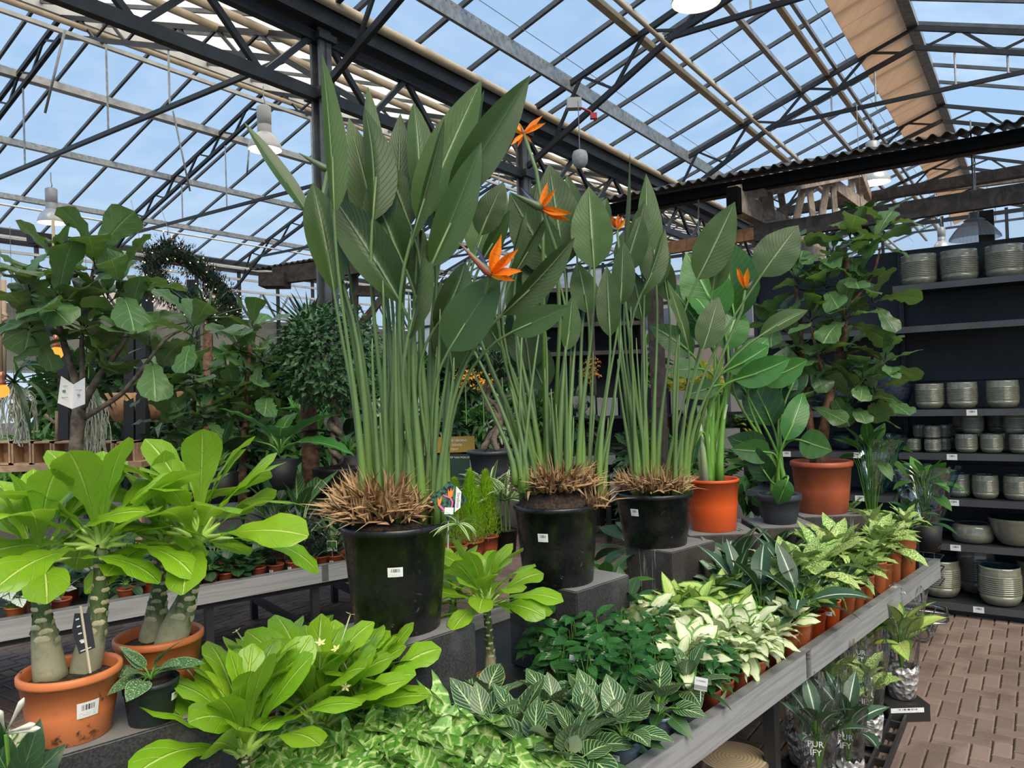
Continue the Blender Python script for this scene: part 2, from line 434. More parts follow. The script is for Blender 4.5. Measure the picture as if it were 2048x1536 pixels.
# ------------------------------------------------------------------ pot shelving on the right
m_shelf = simple('charcoal shelf metal', (.028, .032, .034), .5, .2, .2, 4)
m_shelf_lip = simple('grey shelf lip', (.075, .078, .08), .45, .3, .15, 6)
m_panel = simple('dark slate back panel', (.030, .036, .040), .7, 0, .2, 3)
def mk_bar(name, bars=True, horizontal=True, bgc=(.78, .78, .76)):
    g = G(name); u, v, _ = g.uv()
    st = g.math('LESS_THAN', g.noise(g.scale(_, (38, .01, 1)), 1.0, 0), .5)
    inb = g.math('MULTIPLY', g.math('GREATER_THAN', v, .48), g.math('LESS_THAN', v, .84))
    inb = g.math('MULTIPLY', inb, g.math('MULTIPLY', g.math('GREATER_THAN', u, .2), g.math('LESS_THAN', u, .82)))
    lines = g.math('MULTIPLY', g.math('GREATER_THAN', g.noise(g.scale(_, (30, 9, 1)), 1.0, 0), .58), g.math('GREATER_THAN', g.math('FRACT', g.math('MULTIPLY', v, 9.0)), .5))
    lines = g.math('MULTIPLY', lines, g.math('LESS_THAN', v, .4))
    lines = g.math('MULTIPLY', lines, g.math('MULTIPLY', g.math('GREATER_THAN', u, .1), g.math('LESS_THAN', u, .9)))
    f = g.math('MAXIMUM', g.math('MULTIPLY', st, inb), g.math('MULTIPLY', lines, .55))
    c = g.mix(f, bgc, (.05, .05, .05))
    return g.done(g.pbr(c, .45))
m_tag = mk_bar('printed barcode label')
def mk_glaze(name, c1, c2, dark=.5):
    g = G(name); o = g.obj(); s = g.n('ShaderNodeSeparateXYZ'); g.L(o, s.inputs[0])
    nz = g.noise(o, 7, 3); c = g.mix(g.ss(nz, .3, .7), c1, c2)
    c = g.mix(g.math('MULTIPLY', g.rnd(), .35), c, (.235, .225, .15))
    return g.done(g.pbr(c, .14, 0, None, .6, coat=.5))
m_glaze = mk_glaze('sage grey glaze', (.15, .15, .112), (.21, .205, .15))
m_glaze_in = simple('dark teal glaze inside', (.02, .05, .055), .2)
m_navy = simple('navy stoneware', (.012, .018, .035), .55, 0, .8, 14)
SO = V((2.94, 5.52, 0)); RZ = -YAW
shelf = thing('shelving_unit', 'tall charcoal metal display shelving holding glazed plant pots on the right', 'shelving', SO, rz=RZ)
def sb(name, boxes, mat, par=shelf):
    m = MB()
    for c, s in boxes: m.box(c, s)
    return m.build(name, mat, par)
T0, T1 = -1.3, 2.75
secs = [(-1.3, -.18), (-.17, 1.05), (1.06, 2.3)]
for (x0, x1) in secs:
    for (z0, z1) in ((.0, .45), (.46, 1.0), (1.01, 1.62), (1.63, 2.04), (2.05, 2.66)):
        sb('back_panel', [(((x0+x1)/2, .50, (z0+z1)/2), (x1-x0-.006, .02, z1-z0-.006))], m_panel)
SH = [.09, .485, .80, 1.12, 1.43, 2.03, 2.33]
sb('rear_sheet', [(.5, .52, 1.33), (3.6, .01, 2.66)] and [((.5, .52, 1.33), (3.6, .01, 2.66))], m_panel)
for si, (x0, x1) in enumerate(secs):
    for z in SH:
        if si == 0 and z == 2.33: continue
        d = .50 if z > .1 else .58
        y0 = .48-d
        p = sb('shelf_board', [(((x0+x1)/2, y0+d/2, z-.012), (x1-x0-.008, d, .02))], m_shelf)
        l = sb('shelf_lip', [(((x0+x1)/2, y0-.004, z-.022), (x1-x0-.008, .012, .045))], m_shelf_lip, p)
        for q in range(2):
            xx = x0+.34+.52*q+(.13 if int(z*100) % 2 else 0)
            if xx < x1-.05 and z < 1.9:
                pl = MB(); pl.add([V((xx-.032, y0-.0115, z-.043)), V((xx+.032, y0-.0115, z-.043)), V((xx+.032, y0-.0115, z-.002)), V((xx-.032, y0-.0115, z-.002))], [(0, 1, 2, 3)], [(0, 0), (1, 0), (1, 1), (0, 1)])
                tg = pl.build('price_label', m_tag, p); tg['label'] = 'white printed price label'
for x in (-1.31, -.175, 1.055, 2.31):
    post = sb('slotted_post', [((x, .47, 1.33), (.03, .04, 2.66))], m_shelf)
    m = MB()
    for k in range(48): m.box((x, .4485, .12+k*.053), (.006, .003, .026))
    s_ = m.build('post_slot', m_black, post); s_['kind'] = 'stuff'
sb('plinth', [((.5, -.03, .035), (3.6, .02, .07))], m_shelf)
def pot_profile(kind, r, h):
    pr = []
    if kind == 'drum':
        pr = [(0, 0), (r*.62, 0), (r*.8, h*.03), (r*.95, h*.16), (r*1.0, h*.34)]
        k = 9
        for i in range(k):
            z0 = h*(.30+.48*i/k); pr += [(r*.975, z0+h*.006), (r*1.012, z0+h*.016), (r*1.015, z0+h*.036), (r*.975, z0+h*.048)]
        pr += [(r*.99, h*.8), (r*.96, h*.84), (r*.965, h*.95), (r*.95, h), (r*.9, h), (r*.88, h*.9), (r*.86, h*.3), (0, h*.1)]
    elif kind == 'bowl':
        pr = [(0, 0), (r*.5, 0), (r*.6, h*.05)]
        k = 10
        for i in range(k):
            t = (i+.5)/k; rr = r*(.6+.4*t**.6); pr += [(rr-.002, h*(.06+.82*t)), (rr+.004, h*(.06+.82*t)+h*.035)]
        pr += [(r*1.02, h*.93), (r*1.03, h), (r*.97, h), (r*.9, h*.7), (0, h*.15)]
    elif kind == 'low':
        pr = [(0, 0), (r*.8, 0), (r*.93, h*.05), (r*.99, h*.3), (r, h*.5), (r*.985, h*.55), (r*.98, h*.82), (r*.9, h*.97), (r*.72, h), (r*.70, h*.95), (0, h*.5)]
    else:
        pr = [(0, 0), (r*.45, 0), (r*.8, h*.12), (r, h*.45), (r*.93, h*.8), (r*.6, h), (r*.5, h*.95), (0, h*.5)]
    return pr
ORD = ['first', 'second', 'third', 'fourth', 'fifth', 'sixth', 'seventh', 'eighth', 'ninth', 'tenth', 'eleventh', 'twelfth', 'thirteenth', 'fourteenth', 'fifteenth', 'sixteenth', 'seventeenth', 'eighteenth', 'nineteenth', 'twentieth', 'twenty-first', 'twenty-second', 'twenty-third', 'twenty-fourth']
pot_meshes = {}
def ceramic(kind, x, y, z, r, h, label, group=None, mat=None):
    loc = SO + V((x*cos(RZ)-y*sin(RZ), x*sin(RZ)+y*cos(RZ), z))
    key = (kind, mat.name if mat else '')
    if key not in pot_meshes:
        pr = pot_profile(kind, .5, 1.0 if kind != 'low' else 1.0)
        k0 = len(pr)-(4 if kind != 'low' else 2)
        pot_meshes[key] = (MB().lathe(pr[:k0+1], 40).mesh('ceramic_pot', mat or m_glaze, True), MB().lathe(pr[k0:], 32).mesh('inner_glaze', m_glaze_in, True))
    me, mi = pot_meshes[key]
    o = thing('glazed_pot', label, 'pot', loc, group, rz=R.uniform(0, 6))
    for nm, mm in (('pot_wall', me), ('inner_glaze', mi)):
        c = bpy.data.objects.new(nm, mm); C.objects.link(c); c.parent = o; c.scale = (2*r, 2*r, h)
    return o
def tpx(px, yoff=.17):  # shelf coordinate x of a photo column at depth offset yoff
    q = (px-1024)/1540*(1+.0) ; bx, by = SO.x+DU.x*yoff, SO.y+DU.y*yoff
    return (q*by - bx)/(DV.x - q*DV.y)
ordn = ['left', 'middle', 'right']
for i, (px, wp) in enumerate(((1845, 76), (1926, 76), (2018, 84))):
    ceramic('drum', tpx(px), .2, 2.33, .124, .235, f'large ribbed sage glazed pot on the topmost shelf, {["leftmost", "middle", "rightmost"][i]} of three')
for i, (px, wp) in enumerate(((1857, 60), (1922, 65), (2003, 66))):
    ceramic('drum', tpx(px), .2, 1.43, .098+.002*i, .185+.004*i, f'ribbed sage glazed pot on the shelf at eye height, {["left", "middle", "right"][i]} of three')
for i, (px, lv, yo) in enumerate(((1822, 0, .14), (1860, 0, .10), (1882, 0, .22), (1898, 0, .34), (1838, 1, .2), (1860, 1, .10), (1882, 1, .22), (1896, 1, .34))):
    ceramic('drum', tpx(px, yo), yo, 1.12+lv*.096, .055, .094, f'small ribbed sage bowl, {"lower" if lv == 0 else "upper"} layer of the small stack, {ORD[i % 4]} from the left', 'small ribbed bowls stacked at the left of the shelf')
for i, (px, lv, yo) in enumerate(((1928, 0, .12), (1950, 0, .3), (1978, 0, .12), (2003, 0, .3), (2036, 0, .12), (1941, 1, .14), (1922, 1, .32), (1992, 1, .3), (2026, 1, .14))):
    ceramic('drum', tpx(px, yo), yo, 1.12+lv*.135, .072, .132, f'medium ribbed sage pot, {"lower" if lv == 0 else "upper"} layer right of the small bowls, {ORD[i if lv == 0 else i-5]} placed', 'medium ribbed pots stacked on the shelf')
for i, (px, yo) in enumerate(((1908, .16), (1962, .12), (2025, .12))):
    ceramic('drum', tpx(px, yo), yo, .80, .083, .165, f'ribbed sage pot on the shelf below the stacked bowls, {ordn[i]} of three')
ceramic('low', tpx(1934, .16), .16, .485, .135, .13, 'low wide sage bowl with a turned-in rim on the second shelf up')
ceramic('bowl', tpx(2022, .14), .14, .485, .17, .19, 'wide flared ribbed bowl at the photo edge on the second shelf up')
ceramic('drum', tpx(1866, .10), .10, .09, .125, .26, 'large ribbed pot on the lowest shelf behind the bench end')
ceramic('drum', tpx(1936, .30), .33, .09, .13, .31, 'tall ribbed pot at the back of the lowest shelf')
ceramic('drum', tpx(1984, .06), .04, .09, .13, .26, 'open ribbed pot at the front of the lowest shelf')
ceramic('drum', tpx(2056, .22), .22, .09, .12, .28, 'ribbed pot on the lowest shelf cut by the photo edge')
for i, (px, yo, z, r, h) in enumerate(((1775, .24, 1.43, .165, .29), (1668, .24, 1.43, .15, .27), (1782, .2, 1.12, .075, .14), (1730, .2, 1.12, .075, .14), (1680, .2, 1.12, .075, .14))):
    ceramic('ball', tpx(px, yo), yo, z, r, h, ['large navy stoneware pot on the shelf behind the fiddle-leaf fig', 'navy stoneware pot half hidden behind the reddish fig trunk', 'round navy pot below the large navy one', 'second round navy pot below the large navy one', 'third round navy pot, behind the fig trunk'][i], None, m_navy)

# ------------------------------------------------------------------ plant benches
def mk_fascia():
    g = G('grey wood-grain board'); o = g.obj()
    nz = g.noise(g.scale(o, (1.2, 34, 34)), 1.4, 6, 1.2)
    c = g.mix(g.ss(nz, .36, .62), (.235, .235, .23), (.30, .30, .295))
    c = g.mix(g.ss(g.noise(g.scale(o, (2.0, 20, 60)), 1.0, 3, 2.0), .64, .74, 0, .45), c, (.10, .10, .105))
    return g.done(g.pbr(c, .5, 0, g.bump(nz, .15, .003)))
m_fascia = mk_fascia()
m_benchtop = simple('black tray', (.01, .011, .011), .55, 0, .3, 10)
def bench(name, label, A, B, width, side, ztop, joints, legs):
    """A,B ends of the visible long edge at height ztop; the bench extends width to `side` of AB"""
    A, B = V(A), V(B); d = (B-A); L = d.length; d.normalize(); nrm = V((-d.y, d.x, 0))*side
    rz = math.atan2(d.y, d.x)
    t = thing(name, label, 'bench', (A.x, A.y, 0), rz=rz)
    sg = side
    cuts = [0]+joints+[L]
    for i in range(len(cuts)-1):
        x0, x1 = cuts[i]+.001, cuts[i+1]-.001
        MB().box(((x0+x1)/2, -.006*sg-.002*i*sg, ztop-.054), (x1-x0, .012, .108)).build('fascia_board', m_fascia, t)
        MB().box(((x0+x1)/2, .002*sg, ztop+.001), (x1-x0, .034, .004)).build('edge_strip', m_galv, t)
    for i, x in enumerate(cuts[1:-1]):
        m = MB(); m.box((x-.02, -.0105*sg, ztop-.052), (.05, .003, .106)); m.build('joint_plate', m_galv, t)
    MB().box((L/2, width*sg-.006*sg, ztop-.054), (L, .012, .108)).build('fascia_board', m_fascia, t)
    for x in (.006, L-.006): MB().box((x, width/2*sg, ztop-.054), (.012, width-.03, .106)).build('end_board', m_fascia, t)
    MB().box((L/2, width/2*sg, ztop-.075), (L-.03, width-.03, .02)).build('tray', m_benchtop, t)
    for y in (.05, width-.05): MB().box((L/2, y*sg, ztop-.125), (L-.1, .04, .04)).build('frame_rail', m_steel_dark, t)
    for x in legs:
        for y in (.06, width-.06):
            MB().box((x, y*sg, (ztop-.10)/2), (.045, .045, ztop-.10)).build('leg', m_steel_dark, t)
        MB().beam((x, .06*sg, .16), (x, (width-.06)*sg, .16), .035, .05).build('cross_rail', m_steel_dark, t)
    return t
ZB = .60
b0 = PZ(1265, 1536, ZB); b1 = PZ(1875, 1118, ZB)
BD = (b1-b0).normalized(); BN = V((-BD.y, BD.x, 0))
bA = b0 - BD*1.6
main_bench = bench('plant_bench', 'long black-trayed sales bench with grey board edge carrying the bird of paradise plants', bA, b1, 1.40, 1, ZB, [(PZ(1621, 1298, ZB)-bA).length], [.4, 1.3, 2.62, 4.05])
l0 = PZ(-40, 1246, ZB); l1 = PZ(690, 1122, ZB); LD = (l1-l0).normalized(); l1b = l1 + LD*.9; l0b = l0-LD*.5; LN = V((-LD.y, LD.x, 0))
left_bench = bench('plant_bench', 'grey-edged sales bench across the aisle on the left, crowded with small potted foliage', l0b, l1b, 1.3, 1, ZB, [(PZ(655, 1128, ZB)-l0b).length], [.55, 1.6, 2.25, 2.9])
def BP(s, n): return V((bA.x, bA.y, 0)) + BD*s + BN*n     # point on the main bench
def LP(s, n): return V((l0b.x, l0b.y, 0)) + LD*s + LN*n
# chrome basket hung on the far end of the bench and a chrome trolley behind it
m_chrome = simple('chrome wire', (.62, .63, .64), .18, 1)
e1 = BP((b1-bA).length, .0)
bk = thing('wire_basket', 'small chrome wire basket hooked on the far end of the main bench', 'basket', (e1.x, e1.y, ZB-.12))
m = MB()
for z in (-.02, .05, .12, .2):
    q = [e1+BD*.02+V((0, 0, ZB-.14+z)), e1+BD*.14+V((0, 0, ZB-.12+z)), e1+BD*.17+BN*.06+V((0, 0, ZB-.12+z)), e1+BD*.17+BN*.3+V((0, 0, ZB-.12+z)), e1+BD*.02+BN*.33+V((0, 0, ZB-.12+z))]
    m.tube(q, .004, 6)
for k in range(5): m.tube([e1+BD*.17+BN*(.06+.06*k)+V((0, 0, ZB-.14)), e1+BD*.17+BN*(.06+.06*k)+V((0, 0, ZB+.08))], .0025, 5)
m.build('wire_frame', m_chrome, bk, world=True)
tr0 = PZ(1850, 1290, 0)
tl = thing('hand_trolley', 'chrome tube trolley deck on grey rubber wheels, left of the shelving foot', 'trolley', tr0)
m = MB(); zt_ = .17
def TQ(x, y, z): return tr0 + DV*x + DU*y + V((0, 0, z))
loop = [TQ(-.5, 0, zt_), TQ(.02, 0, zt_), TQ(.10, .04, zt_), TQ(.12, .12, zt_), TQ(.10, .26, zt_), TQ(.02, .30, zt_), TQ(-.5, .30, zt_)]
m.tube(loop, .011, 8); m.tube([p-V((0, 0, .035)) for p in loop], .009, 8)
for k in range(5): m.tube([TQ(-.4+.11*k, 0, zt_), TQ(-.4+.11*k, .3, zt_)], .004, 5)
m.tube([TQ(-.45, .15, zt_), TQ(.11, .15, zt_)], .004, 5)
m.build('deck', m_chrome, tl, True, world=True)
for (x, y) in ((-.02, .05), (-.02, .25), (-.42, .05), (-.42, .25)):
    m = MB(); c = TQ(x, y, .056)
    for k in range(16):
        a0, a1 = 2*pi*k/16, 2*pi*(k+1)/16
        m.tube([c+DV*cos(a0)*.045+V((0, 0, sin(a0)*.045)), c+DV*cos(a1)*.045+V((0, 0, sin(a1)*.045))], .011, 6, False)
    wz = m.build('wheel', simple('grey rubber', (.14, .14, .14), .6) if 'grey rubber' not in bpy.data.materials else bpy.data.materials['grey rubber'], tl, True, world=True)
    m = MB(); m.tube([c-DU*.012, c+DU*.012], .03, 12); m.build('hub', m_chrome, wz, world=True)
    m = MB(); m.beam(c+DU*.016, c+DU*.016+V((0, 0, .075)), .03, .004, DU); m.build('fork', m_chrome, tl, world=True)

# ------------------------------------------------------------------ stone blocks on the bench
def mk_stone(name, c1, c2, streak=0.0):
    g = G(name); o = g.obj(); n1 = g.noise(o, 160, 3); n2 = g.noise(o, 7, 5)
    c = g.mix(g.ss(n1, .35, .7), c1, c2); c = g.mix(g.ss(n2, .45, .75, 0, .5), c, (.10, .10, .10))
    if streak:
        n3 = g.noise(g.scale(o, (45, 45, 3)), 1, 4); c = g.mix(g.ss(n3, .62, .72, 0, streak), c, (.35, .35, .33))
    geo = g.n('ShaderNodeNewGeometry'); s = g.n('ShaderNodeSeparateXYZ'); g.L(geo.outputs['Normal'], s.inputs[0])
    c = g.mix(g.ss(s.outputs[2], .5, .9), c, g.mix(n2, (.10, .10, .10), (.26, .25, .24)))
    return g.done(g.pbr(c, .8, 0, g.bump(n1, .4, .003)))
m_stone = mk_stone('dark composite stone', (.014, .014, .015), (.04, .04, .042))
m_stone2 = mk_stone('weathered brown block', (.03, .024, .020), (.055, .046, .040), .7)
def block(c1, c2, dn, z, label, mat, zb=ZB-.06):
    """c1,c2 world corners of the front edge, dn depth, z top"""
    c1 = V((c1.x, c1.y, 0)); c2 = V((c2.x, c2.y, 0)); d = (c2-c1).normalized(); L = (c2-c1).length; n = V((-d.y, d.x, 0))
    ctr = (c1+c2)/2 + n*dn/2
    t = bpy.data.objects.new('stone_block', None)
    M = Matrix((d, n, V((0, 0, 1)))).transposed()
    m = MB(); m.box((0, 0, (zb+z)/2-z), (L, dn, z-zb), M)
    me = m.mesh('stone_block', mat)
    bmx = bmesh.new(); bmx.from_mesh(me); bmesh.ops.bevel(bmx, geom=bmx.edges[:], offset=.004, segments=2, affect='EDGES'); bmx.to_mesh(me); bmx.free()
    o = bpy.data.objects.new('stone_block', me); C.objects.link(o); o.location = (ctr.x, ctr.y, z)
    return prop(o, label, 'block')
ZP = .89
block(PZ(115, 1514, ZP), PZ(441, 1417, ZP), .34, ZP, 'dark stone block nearest the camera under the two orange pots', m_stone)
q1 = PZ(793, 1298, ZP); q2 = PZ(951, 1246, ZP); block(q1, q2, .34, ZP, 'dark stone block under the largest black pot', m_stone)
q3 = PZ(1153, 1184, ZP); q4 = PZ(1153, 1184, ZP)+(PZ(1238, 1156, ZP)-q3).normalized()*.34; block(q3, q4, .36, ZP, 'dark stone block under the middle bird of paradise', m_stone)
q5 = PZ(1342, 1105, ZP); q6 = q5+(PZ(1405, 1088, ZP)-q5).normalized()*.36; block(q5, q6, .27, ZP, 'weathered brown block streaked with white under the third black pot', m_stone2)

# ------------------------------------------------------------------ timber shed roof over the shelving
def mk_wood(name, c1, c2):
    g = G(name); o = g.obj(); nz = g.noise(g.scale(o, (3, 3, 3)), 3, 6, 1.5); n2 = g.noise(g.scale(o, (40, 40, 4)), 1, 3)
    c = g.mix(g.ss(nz, .35, .65), c1, c2); c = g.mix(g.ss(n2, .6, .7, 0, .5), c, tuple(k*.4 for k in c1))
    return g.done(g.pbr(c, .75, 0, g.bump(n2, .3, .004)))
m_wlight = mk_wood('weathered light timber', (.26, .19, .14), (.44, .35, .27))
m_wdark = mk_wood('dark timber', (.035, .026, .02), (.075, .055, .042))
m_worange = mk_wood('orange brown timber', (.28, .12, .04), (.42, .2, .08))
m_corr = simple('weathered corrugated sheet', (.055, .052, .05), .7, 0, .5, 9)
m_corr_edge = simple('corrugated sheet worn edge', (.24, .22, .2), .8, 0, .3, 30)
m_pitch = simple('pitch black timber', (.004, .004, .004), .9, 0, 0, 20, 0, .05)
shed = thing('timber_shed', 'open timber shed with a corrugated roof built over the pot shelving', 'shed', SO)
E0 = V((2.74, 5.23, 0)); ZE = 3.268
def EQ(t, y, z): return E0 + DV*t + DU*y + V((0, 0, z))
def corr(A, dirx, L, diry, Wd, rise, mat, parent, name='roof_sheet', amp=.022, pitch=.105, nn=None):
    amp *= .68; pitch *= .8
    m = MB(); n = int(L/pitch*8); vs = []; uv = []
    for j in range(2):
        for i in range(n+1):
            x = L*i/n; z = amp*sin(2*pi*x/pitch)
            for k_, th in ((0, 0), (1, .006)):
                vs.append(A+dirx*x+diry*(Wd*j)+V((0, 0, z+rise*j+th))); uv.append((x, j))
    fs = []; r = (n+1)*2
    for i in range(n):
        a, b = 2*i, 2*i+2
        fs += [(a, b, b+r, a+r), (a+1, a+1+r, b+1+r, b+1), (a, a+1, b+1, b), (a+r, b+r, b+1+r, a+1+r)]
    m.add(vs, fs, uv); return m.build(name, mat, parent, True, world=True)
for k in range(6):
    corr(EQ(-2.65+k*.9, 0, ZE+.004*(k % 2)), DV, .92, DU, 1.2, .28, m_corr, shed)
m = MB(); m.beam(EQ(-2.6, .10, ZE-.07), EQ(2.6, .10, ZE-.07), .05, .085); m.build('fascia_beam', m_pitch, shed, world=True)
m = MB(); m.beam(EQ(-2.6, .5, ZE+.02), EQ(2.6, .5, ZE+.02), .06, .10); m.build('roof_batten', m_wdark, shed, world=True)
m = MB(); m.beam(EQ(-2.6, 1.1, ZE+.16), EQ(2.6, 1.1, ZE+.16), .06, .10); m.build('roof_batten', m_wdark, shed, world=True)
# lower tie beam at the shelf front
lbz = 2.86
ta = (lambda px, b=V((2.94, 5.52, 0)): (((px-1024)/1540*b.y-b.x)/(DV.x-(px-1024)/1540*DV.y)))
tA = ta(1338); tM = ta(1520)
def SQ(t, y, z): return SO + DV*t + DU*y + V((0, 0, z))
m = MB(); m.beam(SQ(tM, 0, lbz), SQ(2.6, 0, lbz+.03), .06, .13); m.build('tie_beam', m_wdark, shed, world=True)
m = MB(); m.beam(SQ(tA, 0, lbz-.02), SQ(tM, 0, lbz), .06, .10); o = m.build('tie_beam', m_worange, shed, world=True); o['label'] = 'orange brown beam end'
for tt in (tA-.12,): m = MB(); m.beam(SQ(tt, .05, 0), SQ(tt, .05, ZE-.1), .10, .10, DV); m.build('post', m_wdark, shed, world=True)
m = MB(); m.beam(SQ(.4, .62, 0), SQ(.4, .62, 2.9), .10, .10, DV); m.build('post', m_wdark, shed, world=True)
# exposed truss of light timber
cA = P(1466, 402, 5.9); cB = P(1642, 492, 7.6); cP = P(1716, 342, 8.0); cR = P(1752, 440, 8.6)
m = MB(); m.beam(cA, cB, .09, .16); m.build('truss_beam', m_wlight, shed, world=True)
m = MB(); m.beam(cA+V((0, 0, .05)), cP, .07, .13); m.build('truss_beam', m_wlight, shed, world=True)
m = MB(); m.beam(cP, cR, .08, .10); m.build('truss_beam', m_wlight, shed, world=True)
m = MB(); m.beam(P(1640, 352, 7.5), P(1740, 425, 8.2), .08, .12); m.build('truss_beam', m_wlight, shed, world=True)
m = MB(); m.box(P(1468, 402, 5.9), (.09, .09, .20), Matrix.Rotation(-YAW, 3, 'Z')); m.build('post', m_pitch, shed, world=True)
for (x0, y0, x1, y1, d0, w_) in ((1532, 385, 1538, 440, 6.3, .10), (1560, 380, 1572, 448, 6.7, .05), (1607, 372, 1590, 450, 7.0, .06), (1618, 372, 1628, 452, 7.1, .05), (1655, 362, 1640, 455, 7.5, .06), (1665, 358, 1672, 450, 7.6, .05), (1702, 345, 1706, 425, 8.0, .06), (1712, 345, 1722, 400, 8.2, .05)):
    m = MB(); m.beam(P(x0, y0, d0), P(x1, y1, d0), w_, .03, V((0, 1, 0))); m.build('strut', m_wlight, shed, world=True)
m = MB(); m.beam(P(1545, 490, 6.2), P(1640, 520, 7.2), .1, .18); m.build('truss_beam', m_wlight, shed, world=True)
for (a_, b_, w_) in (((1560, 425, 9.5), (2060, 340, 6.9), .12), ((1690, 400, 10.5), (2060, 352, 8.2), .1)):
    m = MB(); m.beam(P(*a_), P(*b_), w_, .10); m.build('rear_beam', m_wdark if w_ > .11 else m_wlight, shed, world=True)

# second shed far left behind the leaves
sh2 = thing('timber_shed', 'small dark timber shelter with a corrugated edge behind the tallest leaves on the left', 'shed', P(640, 800, 9))
A = P(500, 540, 9.2)
corr(A, (P(800, 490, 9.0)-A).normalized(), 1.8, DU, 1.5, .2, m_corr, sh2, amp=.02, pitch=.09)
for (a_, b_, w_, h_) in (((548, 553, 9.2), (760, 525, 9.1), .1, .2), ((700, 582, 9.3), (775, 583, 9.3), .1, .12), ((550, 548, 9.2), (550, 575, 9.2), .3, .3)):
    m = MB(); m.beam(P(*a_), P(*b_), w_, h_); m.build('beam', m_wdark, sh2, world=True)
m = MB(); _q = P(706, 950, 9.3); m.beam(P(708, 540, 9.3), V((_q.x, _q.y, 0)), .09, .09, V((0, 1, 0))); m.build('post', m_wdark, sh2, world=True)
m = MB(); m.beam(P(716, 655, 9.3), P(770, 590, 9.3), .08, .08); m.build('brace', m_wdark, sh2, world=True)
# ------------------------------------------------------------------ walls and what stands outside
m_greige = simple('greige wall sheeting', (.20, .19, .165), .8, 0, .12, 2)
m_wallw = mk_shade('white translucent sheeting', (.85, .88, .9), .6, .35)
def mk_bldg():
    g = G('pink brick facade'); geo = g.n('ShaderNodeNewGeometry')
    o = g.obj(); b = g.n('ShaderNodeTexBrick'); g.L(g.scale(o, (1, 1, 1)), b.inputs[0])
    b.inputs['Color1'].default_value = (.45, .22, .17, 1); b.inputs['Color2'].default_value = (.56, .30, .23, 1); b.inputs['Mortar'].default_value = (.5, .4, .35, 1)
    b.inputs['Scale'].default_value = 6; nz = g.noise(o, 1.2, 3)
    c = g.mix(g.math('MULTIPLY', nz, .4), b.outputs[0], (.70, .42, .33))
    return g.done(g.pbr(c, .85))
m_bldg = mk_bldg(); m_pale = simple('pale render', (.62, .45, .38), .8, 0, .08, 1.5)
m_win = simple('window glass', (.10, .12, .16), .12, .2); m_winf = simple('window frame', (.65, .6, .58), .5)
# end wall (far gable) and left side wall: posts, rails and panes
SE = 22.0
wb = thing('wall_back', None, None, (0, 0, 0), kind='structure')
NLIST = [-19.6+1.36*k for k in range(0, 20)]
for k in range(len(NLIST)-1):
    n0, n1 = NLIST[k], NLIST[k+1]
    for (z0, z1) in ((2.9, 4.2), (4.25, 5.55)):
        m = MB(); m.box(NS((n0+n1)/2, SE, (z0+z1)/2), (n1-n0-.06, .02, z1-z0), Matrix.Rotation(-YAW, 3, 'Z')); m.build('wall_panel', m_wallw if n1 < -10.4 else m_glass, wb)
    MB().beam(NS(n0, SE, 0), NS(n0, SE, 5.7), .07, .07, DV).build('mullion', m_steel_dark, wb)
for z in (2.85, 4.22, 5.6): MB().beam(NS(-19.6, SE, z), NS(6.5, SE, z), .08, .09).build('rail', m_steel_dark, wb)
m = MB(); m.box(NS(-15.0, SE+.02, 1.4), (9.2, .05, 2.8), Matrix.Rotation(-YAW, 3, 'Z')); m.build('lower_sheeting', m_greige, wb)
wl = thing('wall_left', None, None, (0, 0, 0), kind='structure')
for k in range(0, 13):
    s0 = 4.5+1.4*k; s1 = s0+1.38
    m = MB(); m.beam(NS(-19.65, s0, 3.3), NS(-19.65, s1, 3.3), .03, 1.6); m.build('wall_panel', m_greige, wl)
    MB().beam(NS(-19.55, s0, 0), NS(-19.55, s0, 5.7), .08, .08, DV).build('mullion', m_steel_dark, wl)
    m = MB(); m.beam(NS(-19.65, s0, 4.85), NS(-19.65, s1, 4.85), .012, 1.4); m.build('wall_panel', m_glass, wl)
for z in (5.25, 4.9, 4.15, 2.5): MB().beam(NS(-19.4, 4, z), NS(-19.4, 22, z), .06, .06).build('rail', m_offwhite if z > 4.8 else m_galv, wl)
for k in range(0, 18):
    s0 = 4.5+k*1.0; MB().beam(NS(-19.4, s0, 4.15), NS(-19.4, s0+.5, 4.9), .05, .05).build('web_bar', m_galv, wl); MB().beam(NS(-19.4, s0+.5, 4.9), NS(-19.4, s0+1, 4.15), .05, .05).build('web_bar', m_steel_grey, wl)
# brick buildings seen through the glass
def building(label, A, B, z1, depth, rows, cols, zf, bandmat):
    A, B = V((A.x, A.y, 0)), V((B.x, B.y, 0)); d = (B-A).normalized(); L = (B-A).length; n = V((-d.y, d.x, 0))
    t = thing('brick_building', label, 'building', A, rz=math.atan2(d.y, d.x))
    MB().box((L/2, depth/2, z1/2), (L, depth, z1)).build('wall', m_bldg, t)
    MB().box((L/2, -.03, z1*.62), (L, .08, .5)).build('band', bandmat, t)
    MB().box((L/2, depth/2, z1+.06), (L+.1, depth+.1, .12)).build('roof', m_greige, t)
    for r in range(rows):
        for c in range(cols):
            x = L*(c+.5)/cols; z = zf+r*2.9
            f = MB().box((x, -.02, z), (1.5, .06, 1.3)).build('window_frame', m_winf, t)
            for q in (-.36, .36): MB().box((x+q, -.055, z), (.62, .02, 1.12)).build('pane', m_win, f)
    return t
building('pink brick building beyond the glass behind the green leaves on the right', P(1180, 770, 34), P(1680, 770, 29), 6.2, 5, 2, 5, 1.5, m_pale)
building('pink brick building glimpsed through the upper glass on the left', P(150, 790, 31), P(470, 790, 34), 6.4, 5, 2, 4, 1.9, m_pale)
